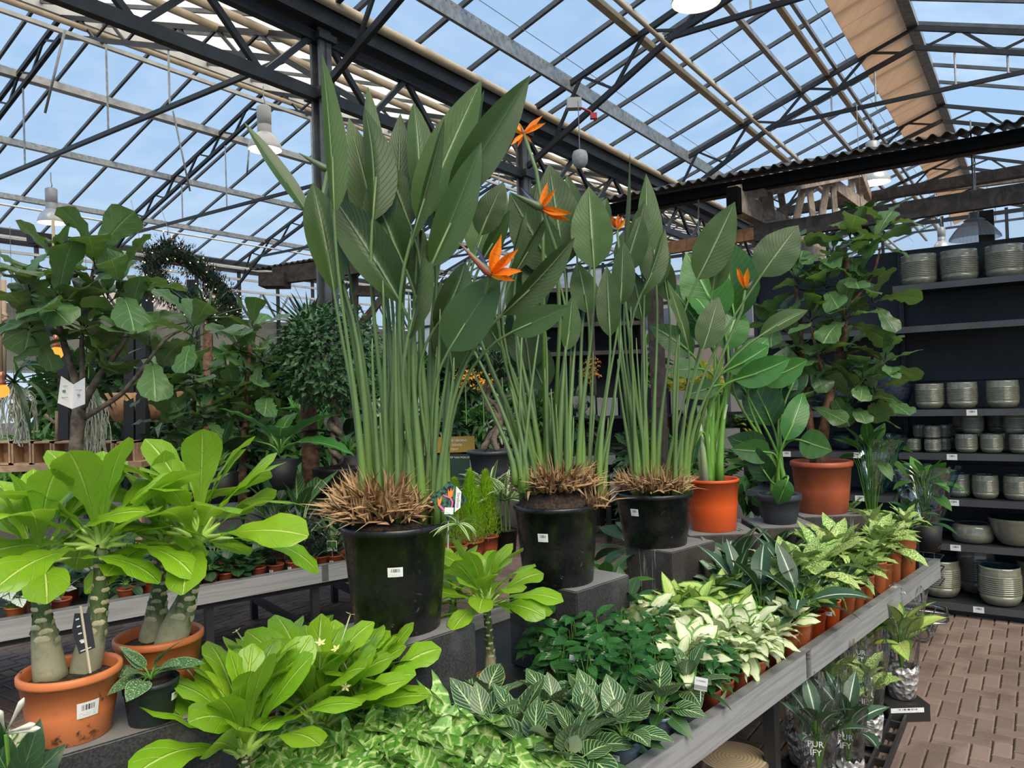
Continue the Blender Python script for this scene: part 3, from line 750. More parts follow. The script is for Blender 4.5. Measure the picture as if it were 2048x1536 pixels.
# black pergola behind the left bench
pg = thing('pergola_frame', 'black timber pergola frame standing behind the left bench', 'frame', P(200, 830, 7.0))
m_blk = simple('black stained timber', (.012, .012, .014), .55)
for (x, y0, y1, D, w_) in ((262, 640, 1000, 7.0, .09), (286, 640, 1000, 7.0, .09), (131, 700, 1000, 7.2, .10), (295, 560, 660, 9, .1), (385, 600, 560, 10, .12)):
    m = MB(); m.beam(P(x, y0, D), P(x, y1, D), w_, .09, V((0, 1, 0))); m.build('post', m_blk, pg, world=True)
for (a_, b_, w_) in (((-30, 652, 7.6), (118, 664, 7.4), .1), ((60, 668, 7.4), (125, 738, 7.3), .08), ((15, 668, 7.5), (45, 640, 7.5), .08), ((240, 822, 7.2), (320, 822, 7.2), .06), ((60, 445+30, 14), (170, 490, 15), .2)):
    m = MB(); m.beam(P(*a_), P(*b_), w_, w_); m.build('beam', m_blk, pg, world=True)
# ------------------------------------------------------------------ leaves
PROF = {
 'strel': [(0, .10), (.05, .42), (.13, .74), (.26, .96), (.40, 1), (.55, .93), (.70, .72), (.84, .43), (.94, .17), (1, .0)],
 'slim':  [(0, .20), (.10, .55), (.28, .95), (.42, 1), (.6, .85), (.8, .5), (.93, .2), (1, 0)],
 'fig':   [(0, .05), (.05, .26), (.15, .44), (.3, .54), (.42, .60), (.55, .80), (.7, .99), (.82, 1), (.92, .78), (.98, .36), (1, .05)],
 'spat':  [(0, .13), (.15, .16), (.32, .32), (.5, .66), (.66, .93), (.78, 1), (.88, .88), (.96, .52), (1, .08)],
 'heart': [(0, .42), (.06, .72), (.2, .97), (.35, 1), (.55, .84), (.75, .52), (.9, .22), (1, 0)],
 'arrow': [(0, .70), (.08, .80), (.18, .78), (.3, .84), (.45, .80), (.62, .58), (.8, .30), (.93, .10), (1, 0)],
 'ellip': [(0, .03), (.12, .4), (.3, .85), (.48, 1), (.65, .88), (.82, .5), (.94, .15), (1, 0)],
 'lance': [(0, .08), (.1, .45), (.25, .85), (.4, 1), (.6, .86), (.8, .5), (.93, .18), (1, 0)],
 'round': [(0, .25), (.08, .6), (.25, .93), (.5, 1), (.75, .85), (.9, .5), (1, .05)],
 'strap': [(0, .6), (.2, .9), (.5, 1), (.8, .6), (1, .02)],
 'petal': [(0, .35), (.2, .7), (.45, 1), (.65, .8), (.85, .35), (1, 0)],
}
def prof(kind, v):
    p = PROF[kind]
    for i in range(len(p)-1):
        if v <= p[i+1][0]:
            t = (v-p[i][0])/(p[i+1][0]-p[i][0]); return p[i][1]+(p[i+1][1]-p[i][1])*t
    return p[-1][1]
def leaf_mesh(name, kind, mat, aspect=.3, nl=10, nw=4, fold=.35, arch=.5, wave=0.0, wf=3.0, lobe=0.0, curl=0.0, twist=0.0, bow=1.0, seed=0):
    """unit-length blade growing along +Y, upper face +Z"""
    rr = random.Random(seed); m = MB(); y = z = 0.0; vs = []; uv = []; fs = []
    ph = [rr.uniform(0, 6.28) for _ in range(4)]
    for i in range(nl+1):
        v = i/nl; th = -arch*(v**bow)
        if i: y += cos(th)/nl; z += sin(th)/nl
        hw = prof(kind, v)*aspect/2
        f = fold*(1-.5*v)
        tw = twist*v
        for j in range(nw+1):
            u = -1+2*j/nw; au = abs(u)
            x = hw*u*cos(f); dz = hw*au*sin(f)
            if curl: dz -= curl*hw*au*au
            dz += wave*aspect*au*au*sin(2*pi*wf*v+ph[0 if u < 0 else 1])*min(1, 4*v, 4*(1-v)+.3)
            yy = y + rr.uniform(-.002, .002) - lobe*(au**1.6)*(1-v)**3
            # offset along local normal
            px_, pz_ = x, dz
            if tw: px_, pz_ = x*cos(tw)-dz*sin(tw), x*sin(tw)+dz*cos(tw)
            vs.append(V((px_, yy - pz_*sin(th)*1.0, z + pz_*cos(th)))); uv.append(((u+1)/2, v))
    for i in range(nl):
        for j in range(nw):
            a = i*(nw+1)+j; fs.append((a, a+1, a+nw+2, a+nw+1))
    m.add(vs, fs, uv); return m.mesh(name, mat, True)
def leaf_mat(name, c1, c2, vein=None, vw=.12, K=8, SL=1.0, rib=.05, ribc=None, back=None, rough=.42, tr=.25, edge=None, ew=.9, center=None, cw=.55, cn=.25,
             spot=None, spsc=14, spth=.55, veinspread=0, bump=.25, dirt=0, hue=.15, spec=.45, trc=None, bd=.003):
    g = G(name); u, v, uvv = g.uv()
    au = g.math('ABSOLUTE', g.math('SUBTRACT', g.math('MULTIPLY', u, 2.0), 1.0))
    r = g.rnd(); o = g.obj(); nz = g.noise(g.scale(uvv, (1.5, 4, 1)), 3.0, 3)
    c = g.mix(g.math('ADD', g.math('MULTIPLY', nz, .5), g.math('MULTIPLY', r, .5)), c1, c2)
    t = g.math('SUBTRACT', g.math('MULTIPLY', v, float(K)), g.math('MULTIPLY', au, float(SL)))
    t = g.math('ADD', t, g.math('MULTIPLY', nz, .25))
    fr = g.math('ABSOLUTE', g.math('SUBTRACT', g.math('FRACT', t), .5))
    line = g.ss(fr, 0.0, vw, 1.0, 0.0)
    if center is not None:
        n2 = g.noise(g.scale(uvv, (5, 10, 1)), 2.0, 3)
        k = g.math('ADD', au, g.math('MULTIPLY', g.math('SUBTRACT', n2, .5), cn*2))
        k = g.math('ADD', k, g.math('MULTIPLY', g.math('SUBTRACT', fr, .25), cn))
        c = g.mix(g.ss(k, cw-.12, cw+.12, 1.0, 0.0), c, center)
    if spot is not None:
        n3 = g.noise(g.scale(uvv, (1.0, 2.2, 1)), spsc, 2, 0)
        off = g.math('MULTIPLY', r, .08)
        c = g.mix(g.ss(g.math('ADD', n3, g.math('SUBTRACT', off, .04)), spth, spth+.05), c, spot)
    if edge is not None: c = g.mix(g.ss(au, ew-.06, ew+.04), c, edge)
    geo = g.n('ShaderNodeNewGeometry')
    if back is not None: c = g.mix(g.math('MULTIPLY', geo.outputs['Backfacing'], .7), c, back)
    if vein is not None: c = g.mix(g.math('MULTIPLY', line, .8 if not veinspread else 1.0), c, vein)
    if rib: c = g.mix(g.ss(au, rib*.6, rib, 1.0, 0.0), c, ribc or vein or c2)
    h = g.math('ADD', g.math('MULTIPLY', line, -.6), g.ss(au, 0, .12, 1.0, 0.0))
    if dirt: c = g.mix(g.ss(g.noise(o, 30, 4), .6, .75, 0, dirt), c, (.3, .3, .25))
    hs = g.n('ShaderNodeHueSaturation'); g.put(hs.inputs['Color'], c)
    g.put(hs.inputs['Value'], g.math('ADD', 1-hue, g.math('MULTIPLY', g.math('FRACT', g.math('MULTIPLY', r, 7.31)), 2*hue)))
    g.put(hs.inputs['Hue'], g.math('ADD', .492, g.math('MULTIPLY', g.math('FRACT', g.math('MULTIPLY', r, 3.7)), .016)))
    c = hs.outputs[0]
    s = g.pbr(c, rough, 0, g.bump(h, bump, bd), spec)
    if tr:
        d = g.n('ShaderNodeBsdfTranslucent'); g.put(d.inputs[0], g.mix(.5, c, trc) if trc else c); s = g.mixs(tr, s, d.outputs[0])
    return g.done(s)
m_strel = leaf_mat('bird of paradise leaf', (.036, .078, .018), (.064, .115, .030), vein=(.095, .16, .06), vw=.10, K=16, SL=4.5, rib=.045, ribc=(.25, .34, .17), back=(.088, .122, .050), rough=.42, tr=.14, bump=.6, hue=.3, spec=.35)
m_strel_dk = leaf_mat('dark bird of paradise leaf', (.030, .070, .013), (.046, .092, .018), vein=(.05, .10, .028), vw=.06, K=14, SL=4.5, rib=.03, ribc=(.07, .14, .05), back=(.04, .09, .03), rough=.38, tr=.12, bump=.15)
m_strel_br = leaf_mat('broad green banana-like leaf', (.035, .13, .022), (.06, .19, .035), vein=(.09, .24, .05), vw=.08, K=14, SL=3, rib=.04, ribc=(.3, .5, .18), back=(.08, .2, .06), rough=.35, tr=.22, bump=.4, hue=.25)
m_fig = leaf_mat('fiddle leaf fig leaf', (.045, .115, .035), (.10, .19, .065), vein=(.22, .32, .15), vw=.055, K=5, SL=1.7, rib=.035, ribc=(.28, .38, .18), back=(.13, .19, .09), rough=.33, tr=.22, bump=.7, hue=.25, trc=(.3, .55, .03))
m_brig = leaf_mat('lime spoon leaf', (.15, .33, .014), (.27, .48, .022), vein=(.38, .58, .09), vw=.06, K=6, SL=1.6, rib=.05, ribc=(.55, .72, .18), back=(.26, .46, .05), rough=.30, tr=.30, bd=.005, bump=.6, hue=.14, trc=(.5, .8, .02))
m_syng = leaf_mat('arrowhead leaf with pale veins', (.075, .22, .025), (.15, .33, .04), vein=(.56, .70, .30), vw=.20, K=5, SL=1.5, rib=.11, ribc=(.50, .66, .26), center=(.28, .48, .12), cw=.45, cn=.5, edge=(.06, .20, .025), ew=.90, rough=.42, tr=.2, back=(.18, .38, .06), hue=.25)
m_birk = leaf_mat('dark leaf with cream pinstripes', (.020, .075, .022), (.038, .11, .032), vein=(.55, .64, .36), vw=.15, K=8, SL=3.2, rib=.07, ribc=(.5, .62, .3), rough=.35, tr=.12, back=(.16, .24, .12), hue=.18, edge=(.25, .4, .15), ew=.96)
m_birkd = leaf_mat('plain dark green leaf', (.025, .085, .025), (.045, .12, .035), vein=(.06, .16, .05), vw=.1, K=8, SL=3.0, rib=.04, ribc=(.12, .25, .08), rough=.33, tr=.12, back=(.1, .17, .07), hue=.2)
m_birkw = leaf_mat('cream young leaf', (.55, .62, .38), (.66, .70, .48), vein=(.3, .45, .15), vw=.1, K=8, SL=3.0, rib=.04, ribc=(.6, .7, .3), rough=.35, tr=.2, hue=.1)
m_coff = leaf_mat('glossy small dark leaf', (.018, .085, .018), (.035, .14, .03), vein=(.05, .2, .04), vw=.12, K=6, SL=1.5, rib=.05, ribc=(.1, .28, .06), rough=.20, tr=.15, back=(.08, .18, .05), bump=.9, hue=.25)
m_cam = leaf_mat('cream leaf with green rim', (.60, .68, .34), (.74, .77, .50), vein=(.5, .62, .25), vw=.06, K=7, SL=2.0, rib=.04, ribc=(.7, .75, .5), edge=(.08, .24, .03), ew=.80, rough=.4, tr=.22, back=(.5, .6, .3), hue=.12, center=(.78, .80, .56), cw=.4, cn=.4)
m_camg = leaf_mat('yellow green leaf with dark rim', (.40, .55, .10), (.55, .68, .20), vein=(.2, .4, .05), vw=.1, K=8, SL=2.0, rib=.04, ribc=(.3, .45, .12), edge=(.08, .25, .03), ew=.78, rough=.4, tr=.22, hue=.15)
m_dspot = leaf_mat('speckled yellow green leaf', (.10, .26, .04), (.18, .36, .06), vein=None, K=9, SL=2.5, rib=.04, ribc=(.4, .55, .2), spot=(.62, .70, .26), spsc=9, spth=.47, rough=.4, tr=.2, back=(.3, .42, .15), hue=.18, edge=(.10, .28, .05), ew=.93)
m_dray = leaf_mat('dark leaf with white midrib', (.030, .075, .040), (.055, .115, .060), vein=(.07, .13, .075), vw=.10, K=14, SL=3.0, rib=.10, ribc=(.62, .70, .56), rough=.38, tr=.12, back=(.05, .13, .03), hue=.15)
m_agl = leaf_mat('silver centred leaf', (.06, .14, .06), (.09, .18, .07), vein=None, K=8, SL=2, rib=.03, ribc=(.2, .3, .15), center=(.36, .44, .34), cw=.55, cn=.35, rough=.4, tr=.12, hue=.15)
m_ardis = leaf_mat('patterned green and pale banded leaf', (.035, .11, .03), (.06, .16, .04), vein=(.30, .42, .18), vw=.14, K=9, SL=2.5, rib=.08, ribc=(.42, .55, .22), rough=.36, tr=.15, hue=.15)
m_beg = leaf_mat('silver leaf with dark green veins', (.45, .50, .42), (.6, .64, .55), vein=(.04, .12, .04), vw=.2, K=6, SL=1.8, rib=.08, ribc=(.03, .1, .03), edge=(.05, .14, .05), ew=.95, rough=.5, tr=.1)
m_scin = leaf_mat('green leaf with silver flecks', (.05, .13, .05), (.08, .17, .06), vein=None, K=6, SL=1.5, rib=.03, ribc=(.12, .22, .1), spot=(.50, .60, .42), spsc=11, spth=.58, edge=(.3, .42, .25), ew=.95, rough=.4, tr=.12)
m_dark = leaf_mat('dark background leaf', (.014, .05, .016), (.035, .095, .03), vein=(.06, .14, .05), vw=.08, K=7, SL=2, rib=.04, ribc=(.1, .2, .07), rough=.38, tr=.15, hue=.4)
m_mid = leaf_mat('mid green background leaf', (.04, .13, .02), (.08, .22, .035), vein=(.12, .28, .06), vw=.08, K=7, SL=2, rib=.04, ribc=(.2, .38, .1), rough=.4, tr=.25, hue=.35)
m_blackleaf = leaf_mat('blackish fine leaf', (.012, .020, .016), (.025, .035, .028), K=6, SL=1, rib=.0, rough=.5, tr=.05, hue=.3)
m_stag = leaf_mat('grey felted fern frond', (.055, .085, .060), (.085, .12, .085), K=4, SL=1, rib=.03, ribc=(.12, .16, .1), rough=.6, tr=.08, hue=.2)
m_stripe = leaf_mat('white striped narrow leaf', (.10, .24, .05), (.14, .3, .07), rib=0, center=(.1, .26, .05), cw=.45, cn=.1, edge=(.66, .72, .42), ew=.55, K=3, SL=0, rough=.45, tr=.2)
m_cyp = leaf_mat('lime feathery twig', (.26, .48, .015), (.40, .62, .03), rib=0, K=3, SL=0, rough=.6, tr=.35, hue=.25, trc=(.6, .8, .02))
m_yucca = leaf_mat('narrow yucca blade', (.03, .085, .03), (.05, .13, .04), rib=0, K=2, SL=0, rough=.4, tr=.15, hue=.3)
def stalk_mat(name, c0, c1, c2, rough=.4):
    g = G(name); u, v, uvv = g.uv(); r = g.rnd()
    nz = g.noise(g.scale(uvv, (2, 6, 1)), 3, 3)
    c = g.mix(g.ss(v, 0.0, .35), c0, c1); c = g.mix(g.math('MULTIPLY', nz, .6), c, c2)
    return g.done(g.pbr(c, rough, 0, None, .4))
m_stalk = stalk_mat('bird of paradise stalk', (.14, .27, .02), (.095, .17, .055), (.18, .26, .11))
m_stalk_g = stalk_mat('green stem', (.14, .32, .04), (.10, .26, .03), (.2, .36, .08))
m_stalk_l = stalk_mat('pale lime stem', (.40, .55, .14), (.42, .60, .12), (.5, .62, .2))
m_stalk_p = stalk_mat('pale stem', (.45, .50, .32), (.3, .42, .18), (.5, .55, .35))
m_twig = simple('dark twig', (.022, .02, .014), .7, 0, .4, 40)
m_bark = simple('reddish brown bark', (.16, .075, .045), .8, 0, .45, 28, .8)
m_bark2 = simple('grey brown bark', (.15, .115, .085), .85, 0, .45, 22, .9)
m_orange = leaf_mat('orange petal', (.95, .23, .006), (1.0, .30, .01), rib=.0, K=5, SL=0, vein=(.85, .16, .004), vw=.1, rough=.4, tr=.25, hue=.08)
m_blue = simple('ink blue petal', (.02, .02, .10), .4)
m_straw = stalk_mat('dried straw sheath', (.34, .19, .085), (.50, .33, .17), (.22, .10, .05), .8)
def mk_beak():
    g = G('beak sheath'); u, v, uvv = g.uv()
    c = g.mix(g.ss(u, .35, .5), (.09, .14, .07), (.36, .10, .06)); c = g.mix(g.ss(u, .62, .75), c, (.09, .14, .07))
    return g.done(g.pbr(c, .45))
m_beak = mk_beak()
VAR = {}
def variants(key, n, **kw):
    VAR[key] = [leaf_mesh(kw.get('nm', 'leaf'), kw['kind'], kw['mat'], kw.get('aspect', .3)*(1+.12*(i-(n-1)/2)/max(1, n-1)), kw.get('nl', 8), kw.get('nw', 4), kw.get('fold', .35)*(.7+.6*((i*37) % 10)/10),
                           kw.get('arch', .5)*(.45+1.1*((i*53) % 10)/10), kw.get('wave', 0), kw.get('wf', 2.5)+.4*i, kw.get('lobe', 0), kw.get('curl', 0), kw.get('twist', 0)*(1 if i % 2 else -1), kw.get('bow', 1.0), seed=i*11+5) for i in range(n)]
variants('strel', 4, kind='strel', mat=m_strel, aspect=.27, nl=14, nw=6, fold=.8, arch=.35, wave=.012, wf=3, twist=.15)
variants('strelflat', 3, kind='strel', mat=m_strel, aspect=.27, nl=14, nw=6, fold=.22, arch=.25, wave=.02, wf=3)
variants('streldk', 3, kind='strel', mat=m_strel_dk, aspect=.25, nl=14, nw=6, fold=.35, arch=.2, wave=.01, wf=2)
variants('strelroll', 2, kind='slim', mat=m_strel, aspect=.16, nl=14, nw=6, fold=1.1, arch=.25, wave=.02)
variants('broad', 4, kind='strel', mat=m_strel_br, aspect=.42, nl=14, nw=6, fold=.3, arch=.7, wave=.03, wf=4)
variants('fig', 6, kind='fig', mat=m_fig, aspect=.62, nl=12, nw=6, fold=.35, arch=.65, wave=.055, wf=2.4, curl=.12, twist=.3)
variants('brig', 7, kind='spat', mat=m_brig, aspect=.37, nl=12, nw=6, fold=.45, arch=.7, wave=.045, wf=1.7, bow=1.7, twist=.35, curl=.25)
variants('syng', 6, kind='arrow', mat=m_syng, aspect=.72, nl=9, nw=6, fold=.3, arch=.8, wave=.03, wf=2, lobe=.36, twist=.2)
variants('birk', 4, kind='heart', mat=m_birk, aspect=.72, nl=9, nw=6, fold=.25, arch=.5, lobe=.06, wave=.015)
variants('birkd', 3, kind='heart', mat=m_birkd, aspect=.52, nl=9, nw=4, fold=.25, arch=.6, lobe=.05)
variants('birkw', 1, kind='heart', mat=m_birkw, aspect=.62, nl=9, nw=4, fold=.25, arch=.4, lobe=.05)
variants('coff', 5, kind='ellip', mat=m_coff, aspect=.46, nl=8, nw=4, fold=.3, arch=.8, wave=.06, wf=3)
variants('cam', 6, kind='lance', mat=m_cam, aspect=.58, nl=10, nw=6, fold=.4, arch=1.1, wave=.06, wf=2.4, twist=.3)
variants('camg', 4, kind='lance', mat=m_camg, aspect=.48, nl=9, nw=6, fold=.4, arch=.7, wave=.02)
variants('dspot', 5, kind='lance', mat=m_dspot, aspect=.46, nl=9, nw=4, fold=.35, arch=.9, wave=.04, twist=.2)
variants('dray', 4, kind='lance', mat=m_dray, aspect=.40, nl=10, nw=6, fold=.35, arch=.6, wave=.015)
variants('agl', 4, kind='lance', mat=m_agl, aspect=.46, nl=8, nw=4, fold=.25, arch=.7)
variants('ardis', 4, kind='lance', mat=m_ardis, aspect=.36, nl=9, nw=4, fold=.35, arch=.6, wave=.02)
variants('beg', 3, kind='heart', mat=m_beg, aspect=.7, nl=8, nw=4, fold=.2, arch=.5, lobe=.15, wave=.03)
variants('scin', 3, kind='heart', mat=m_scin, aspect=.62, nl=8, nw=4, fold=.2, arch=.5, lobe=.05)
variants('dark', 4, kind='ellip', mat=m_dark, aspect=.42, nl=6, nw=2, fold=.3, arch=.7)
variants('mid', 4, kind='ellip', mat=m_mid, aspect=.42, nl=6, nw=2, fold=.3, arch=.7)
variants('darkbig', 3, kind='strel', mat=m_dark, aspect=.40, nl=8, nw=4, fold=.3, arch=.8, wave=.03)
variants('midbig', 3, kind='strel', mat=m_mid, aspect=.40, nl=8, nw=4, fold=.3, arch=.8, wave=.03)
variants('round', 3, kind='round', mat=m_dark, aspect=.8, nl=6, nw=4, fold=.2, arch=.5)
variants('stag', 3, kind='slim', mat=m_stag, aspect=.16, nl=10, nw=2, fold=.2, arch=1.1, twist=.5)
variants('stripe', 3, kind='strap', mat=m_stripe, aspect=.12, nl=7, nw=2, fold=.4, arch=1.2)
variants('yucca', 3, kind='strap', mat=m_yucca, aspect=.06, nl=6, nw=2, fold=.4, arch=.5)
variants('strapd', 3, kind='strap', mat=m_dark, aspect=.07, nl=8, nw=2, fold=.4, arch=1.5)
variants('petal', 3, kind='petal', mat=m_orange, aspect=.33, nl=8, nw=4, fold=.75, arch=-.15, nm='petal', wave=.01)
variants('tongue', 1, kind='petal', mat=m_blue, aspect=.14, nl=6, nw=2, fold=.7, arch=0, nm='tongue')

# ------------------------------------------------------------------ pots
m_terr = simple('orange plastic pot', (.56, .15, .045), .45, 0, .10, 8)
m_terr_d = simple('soiled orange plastic pot', (.56, .17, .06), .5, 0, .10, 8)
def mk_terr():
    g = G('scuffed orange plastic pot'); o = g.obj(); nz = g.noise(o, 9, 5); n2 = g.noise(o, 40, 3)
    c = g.mix(g.ss(g.noise(o, 3, 2), .3, .7), (.58, .165, .05), (.66, .21, .075))
    c = g.mix(g.math('MULTIPLY', g.ss(nz, .58, .64), g.ss(n2, .52, .62)), c, (.06, .03, .015))
    return g.done(g.pbr(c, .42, 0, None, .4))
m_terr2 = mk_terr()
m_brown = simple('brick red plastic pot', (.38, .085, .035), .45, 0, .12, 8)
m_redor = simple('bright orange red pot', (.72, .10, .018), .4, 0, .05, 5)
def mk_bpot():
    g = G('glossy black nursery pot'); o = g.obj(); nz = g.noise(o, 22, 5, 2.0)
    s = g.ss(g.noise(o, 5, 2), .45, .7)
    c = g.mix(g.math('MULTIPLY', g.ss(nz, .66, .72), s), (.008, .0085, .009), (.20, .19, .18))
    return g.done(g.pbr(c, g.ss(nz, .3, .8, .22, .5), 0, None, .5))
m_bpot = mk_bpot()
m_gpot = simple('charcoal plastic pot', (.022, .03, .032), .5, 0, .2, 8)
m_bluepot = simple('blue grey plastic pot', (.16, .21, .27), .45, 0, .08, 8)
m_dgpot = simple('slate grey plastic pot', (.035, .042, .05), .45, 0, .1, 8)
def pot(root, r, h, mat, rb=None, rim=.012, zloc=0, label_a=None, label_w=.05, label_h=.03, lz=.55, soil=True, sx=1, sy=1, n=32, feet=False, collar=.0):
    rb = rb or r*.72; t = .004
    pr = [(0, 0), (rb*.97, 0), (rb, h*.01)]
    hb = h-rim*1.6
    if collar:
        hc = h*(1-collar); rr = rb+(r*.95-rb)*(hc/h); pr += [(rr, hc), (rr+.003, hc+.002), (r-rim*.45, hb)]
    else: pr += [(rb+(r*.965-rb)*.5, hb*.5), (r-rim*.5, hb)]
    pr += [(r-rim*.1, hb+.0005), (r, hb+rim*.5), (r, h-rim*.3), (r-rim*.3, h), (r-rim*.7, h), (r-rim, h-rim*.6), (rb+(r-rim-rb)*.8, h*.72)]
    m = MB().lathe([(x, z+zloc) for x, z in pr], n, sx_=sx, sy_=sy); o = m.build('pot', mat, root, True)
    for a_ in ('pot',):
        pass
    if soil:
        s = MB(); rr = random.Random(int(r*1e4)); k = 12
        s.lathe([((r-rim)*.93, h-rim*2.2+zloc), ((r-rim)*.6, h-rim*1.6+zloc), ((r-rim)*.3, h-rim*1.9+zloc), (.001, h-rim*1.5+zloc)], 20, sx_=sx, sy_=sy)
        s.build('soil', m_soil, root, True)
    if label_a is not None:
        z0 = h*lz-label_h/2; z1 = z0+label_h
        def rad_(z):
            return rb+(r*.965-rb)*min(1, z/hb)+.0016
        aw = label_w/r/2
        MB().patch(rad_(z0), rad_(z1), z0+zloc, z1+zloc, label_a-aw, label_a+aw).build('barcode_sticker', m_tag, root)
    return o
CAMA = lambda p: math.atan2(-p.y, -p.x)   # angle from a point back to the camera
print('leaf lib ok')
# ------------------------------------------------------------------ the bird of paradise plants
def facing(p, d, roll):
    """normal of a blade at p along d that looks at the camera, turned by roll degrees about the blade"""
    c = (V((0, 0, EYE))-p).normalized(); n = (c - d*c.dot(d)).normalized()
    return Quaternion(d, rad(roll)) @ n
def sleaf(root, key, bx, by, tx, ty, wpx, D0, D1=None, roll=0, base=None, stalk_r=.007, var=None, asp=None, smat=None, lean=.45, zs=1.0, nm='leaf'):
    D1 = D0 if D1 is None else D1
    b, t = P(bx, by, D0), P(tx, ty, D1); d = (t-b); L = d.length; d.normalize()
    me = VAR[key][R.randrange(len(VAR[key])) if var is None else var % len(VAR[key])]
    w_ = wpx*(D0+D1)/2/FPX; aw = max(abs(v.co.x) for v in me.vertices)*2
    o = inst(nm, me, root, frame(d, facing(b, d, roll), b, (w_/aw, L*1.02, (w_/aw+L)/2*zs)))
    if base is not None:
        pts = bez(base, base+V((0, 0, 1))*(b-base).length*lean, b-d*(b-base).length*.3, b, 10)
        rs = [stalk_r*(1.9-1.05*min(1, i/5)-.3*(i/10)) for i in range(11)]
        pts += [b+d*L*.35]; rs += [stalk_r*.35]
        MB().tube(pts, rs, 7).build('stalk', smat or m_stalk, root, True, world=True)
    return o
def flower(root, head, beak_tip, petals, tongue=None, stem=None, D=2.5, beak_w=.014, zoff=0):
    h = P(*head, D); bt = P(*beak_tip, D)
    m = MB(); d = bt-h; L = d.length
    pts = [h-d*.06, h+d*.1, h+d*.35, h+d*.7, bt]; m.tube(pts, [beak_w*.5, beak_w, beak_w*.8, beak_w*.4, .001], 8)
    f = m.build('flower', m_beak, root, True, world=True)
    for i, (x, y, dd) in enumerate(petals):
        t = P(x, y, D+dd); dv = t-h; n = facing(h, dv.normalized(), R.uniform(-50, 50))
        me = VAR['petal'][i % 3]; l = dv.length
        inst('petal', me, f, frame(dv, n, h, (l*.95, l, l*.95)))
    if tongue:
        t = P(*tongue, D-.01); dv = t-h; l = dv.length
        inst('tongue', VAR['tongue'][0], f, frame(dv, facing(h, dv.normalized(), 20), h, (l, l, l)))
    if stem:
        pts = [P(x, y, dd) for x, y, dd in stem]+[h]
        MB().tube(pts, [.008]*(len(pts)-1)+[.006], 7).build('flower_stalk', m_stalk, root, True, world=True)
    return f
def straw(root, c, r, n, hmax, seed, drop=0):
    rr = random.Random(seed); m = MB()
    for i in range(n):
        a_ = rr.uniform(0, 2*pi); q = sqrt(rr.random())*r; p = c + V((cos(a_)*q, sin(a_)*q, rr.uniform(-.01, .035)))
        out = V((cos(a_), sin(a_), 0)); el = rr.uniform(.1, 1.5); k = rr.random()
        az = a_+rr.uniform(-1.2, 1.2); d = V((cos(az)*cos(el), sin(az)*cos(el), sin(el)*1.0)); L = rr.uniform(.35, 1)*hmax*(1.2-.5*q/r)
        w_ = rr.uniform(.003, .010); sd = d.cross(V((0, 0, 1)) if abs(d.z) < .95 else V((1, 0, 0))).normalized(); bend = V((rr.uniform(-.3, .3), rr.uniform(-.3, .3), rr.uniform(-.5, .1)))*L*.5
        e1 = p+d*L*.5; e2 = p+d*L+bend; nn = sd.cross(d)*w_*.6
        m.add([p-sd*w_, p+nn*1.5, p+sd*w_, e1-sd*w_*.8, e1+nn, e1+sd*w_*.8, e2], [(0, 1, 4, 3), (1, 2, 5, 4), (3, 4, 6), (4, 5, 6)], [(0, 0), (.5, 0), (1, 0), (0, .5), (.5, .5), (1, .5), (.5, 1)])
    o = m.build('dry_sheaths', m_straw, root); o['kind'] = 'stuff'; return o
def mound(root, r, z, seed, hh=.05):
    rr = random.Random(seed); m = MB(); nr, na = 7, 28; vs = []; fs = []
    for i in range(nr+1):
        q = i/nr
        for k in range(na):
            an = 2*pi*k/na; n_ = mnoise.noise(V((cos(an)*q*6+seed, sin(an)*q*6, 0)))
            vs.append(V((cos(an)*q*r, sin(an)*q*r, z+hh*(1-q**3)+n_*.018*(1 if i < nr else .2))))
    for i in range(nr):
        for k in range(na): fs.append((i*na+k, i*na+(k+1) % na, (i+1)*na+(k+1) % na, (i+1)*na+k))
    m.add(vs, fs); return m.build('soil', m_soil, root, True)
def clump_base(c, r, rr=R, zz=.02):
    a_ = rr.uniform(0, 2*pi); q = sqrt(rr.random())*r
    return c+V((cos(a_)*q, sin(a_)*q, zz))
def spread(c, r, px, D, zz=.0):   # root point under a stalk that leaves the clump near photo column px
    q = (px-1024)/FPX*D
    return V((q, c.y+R.uniform(-r, r)*.7, c.z+zz))
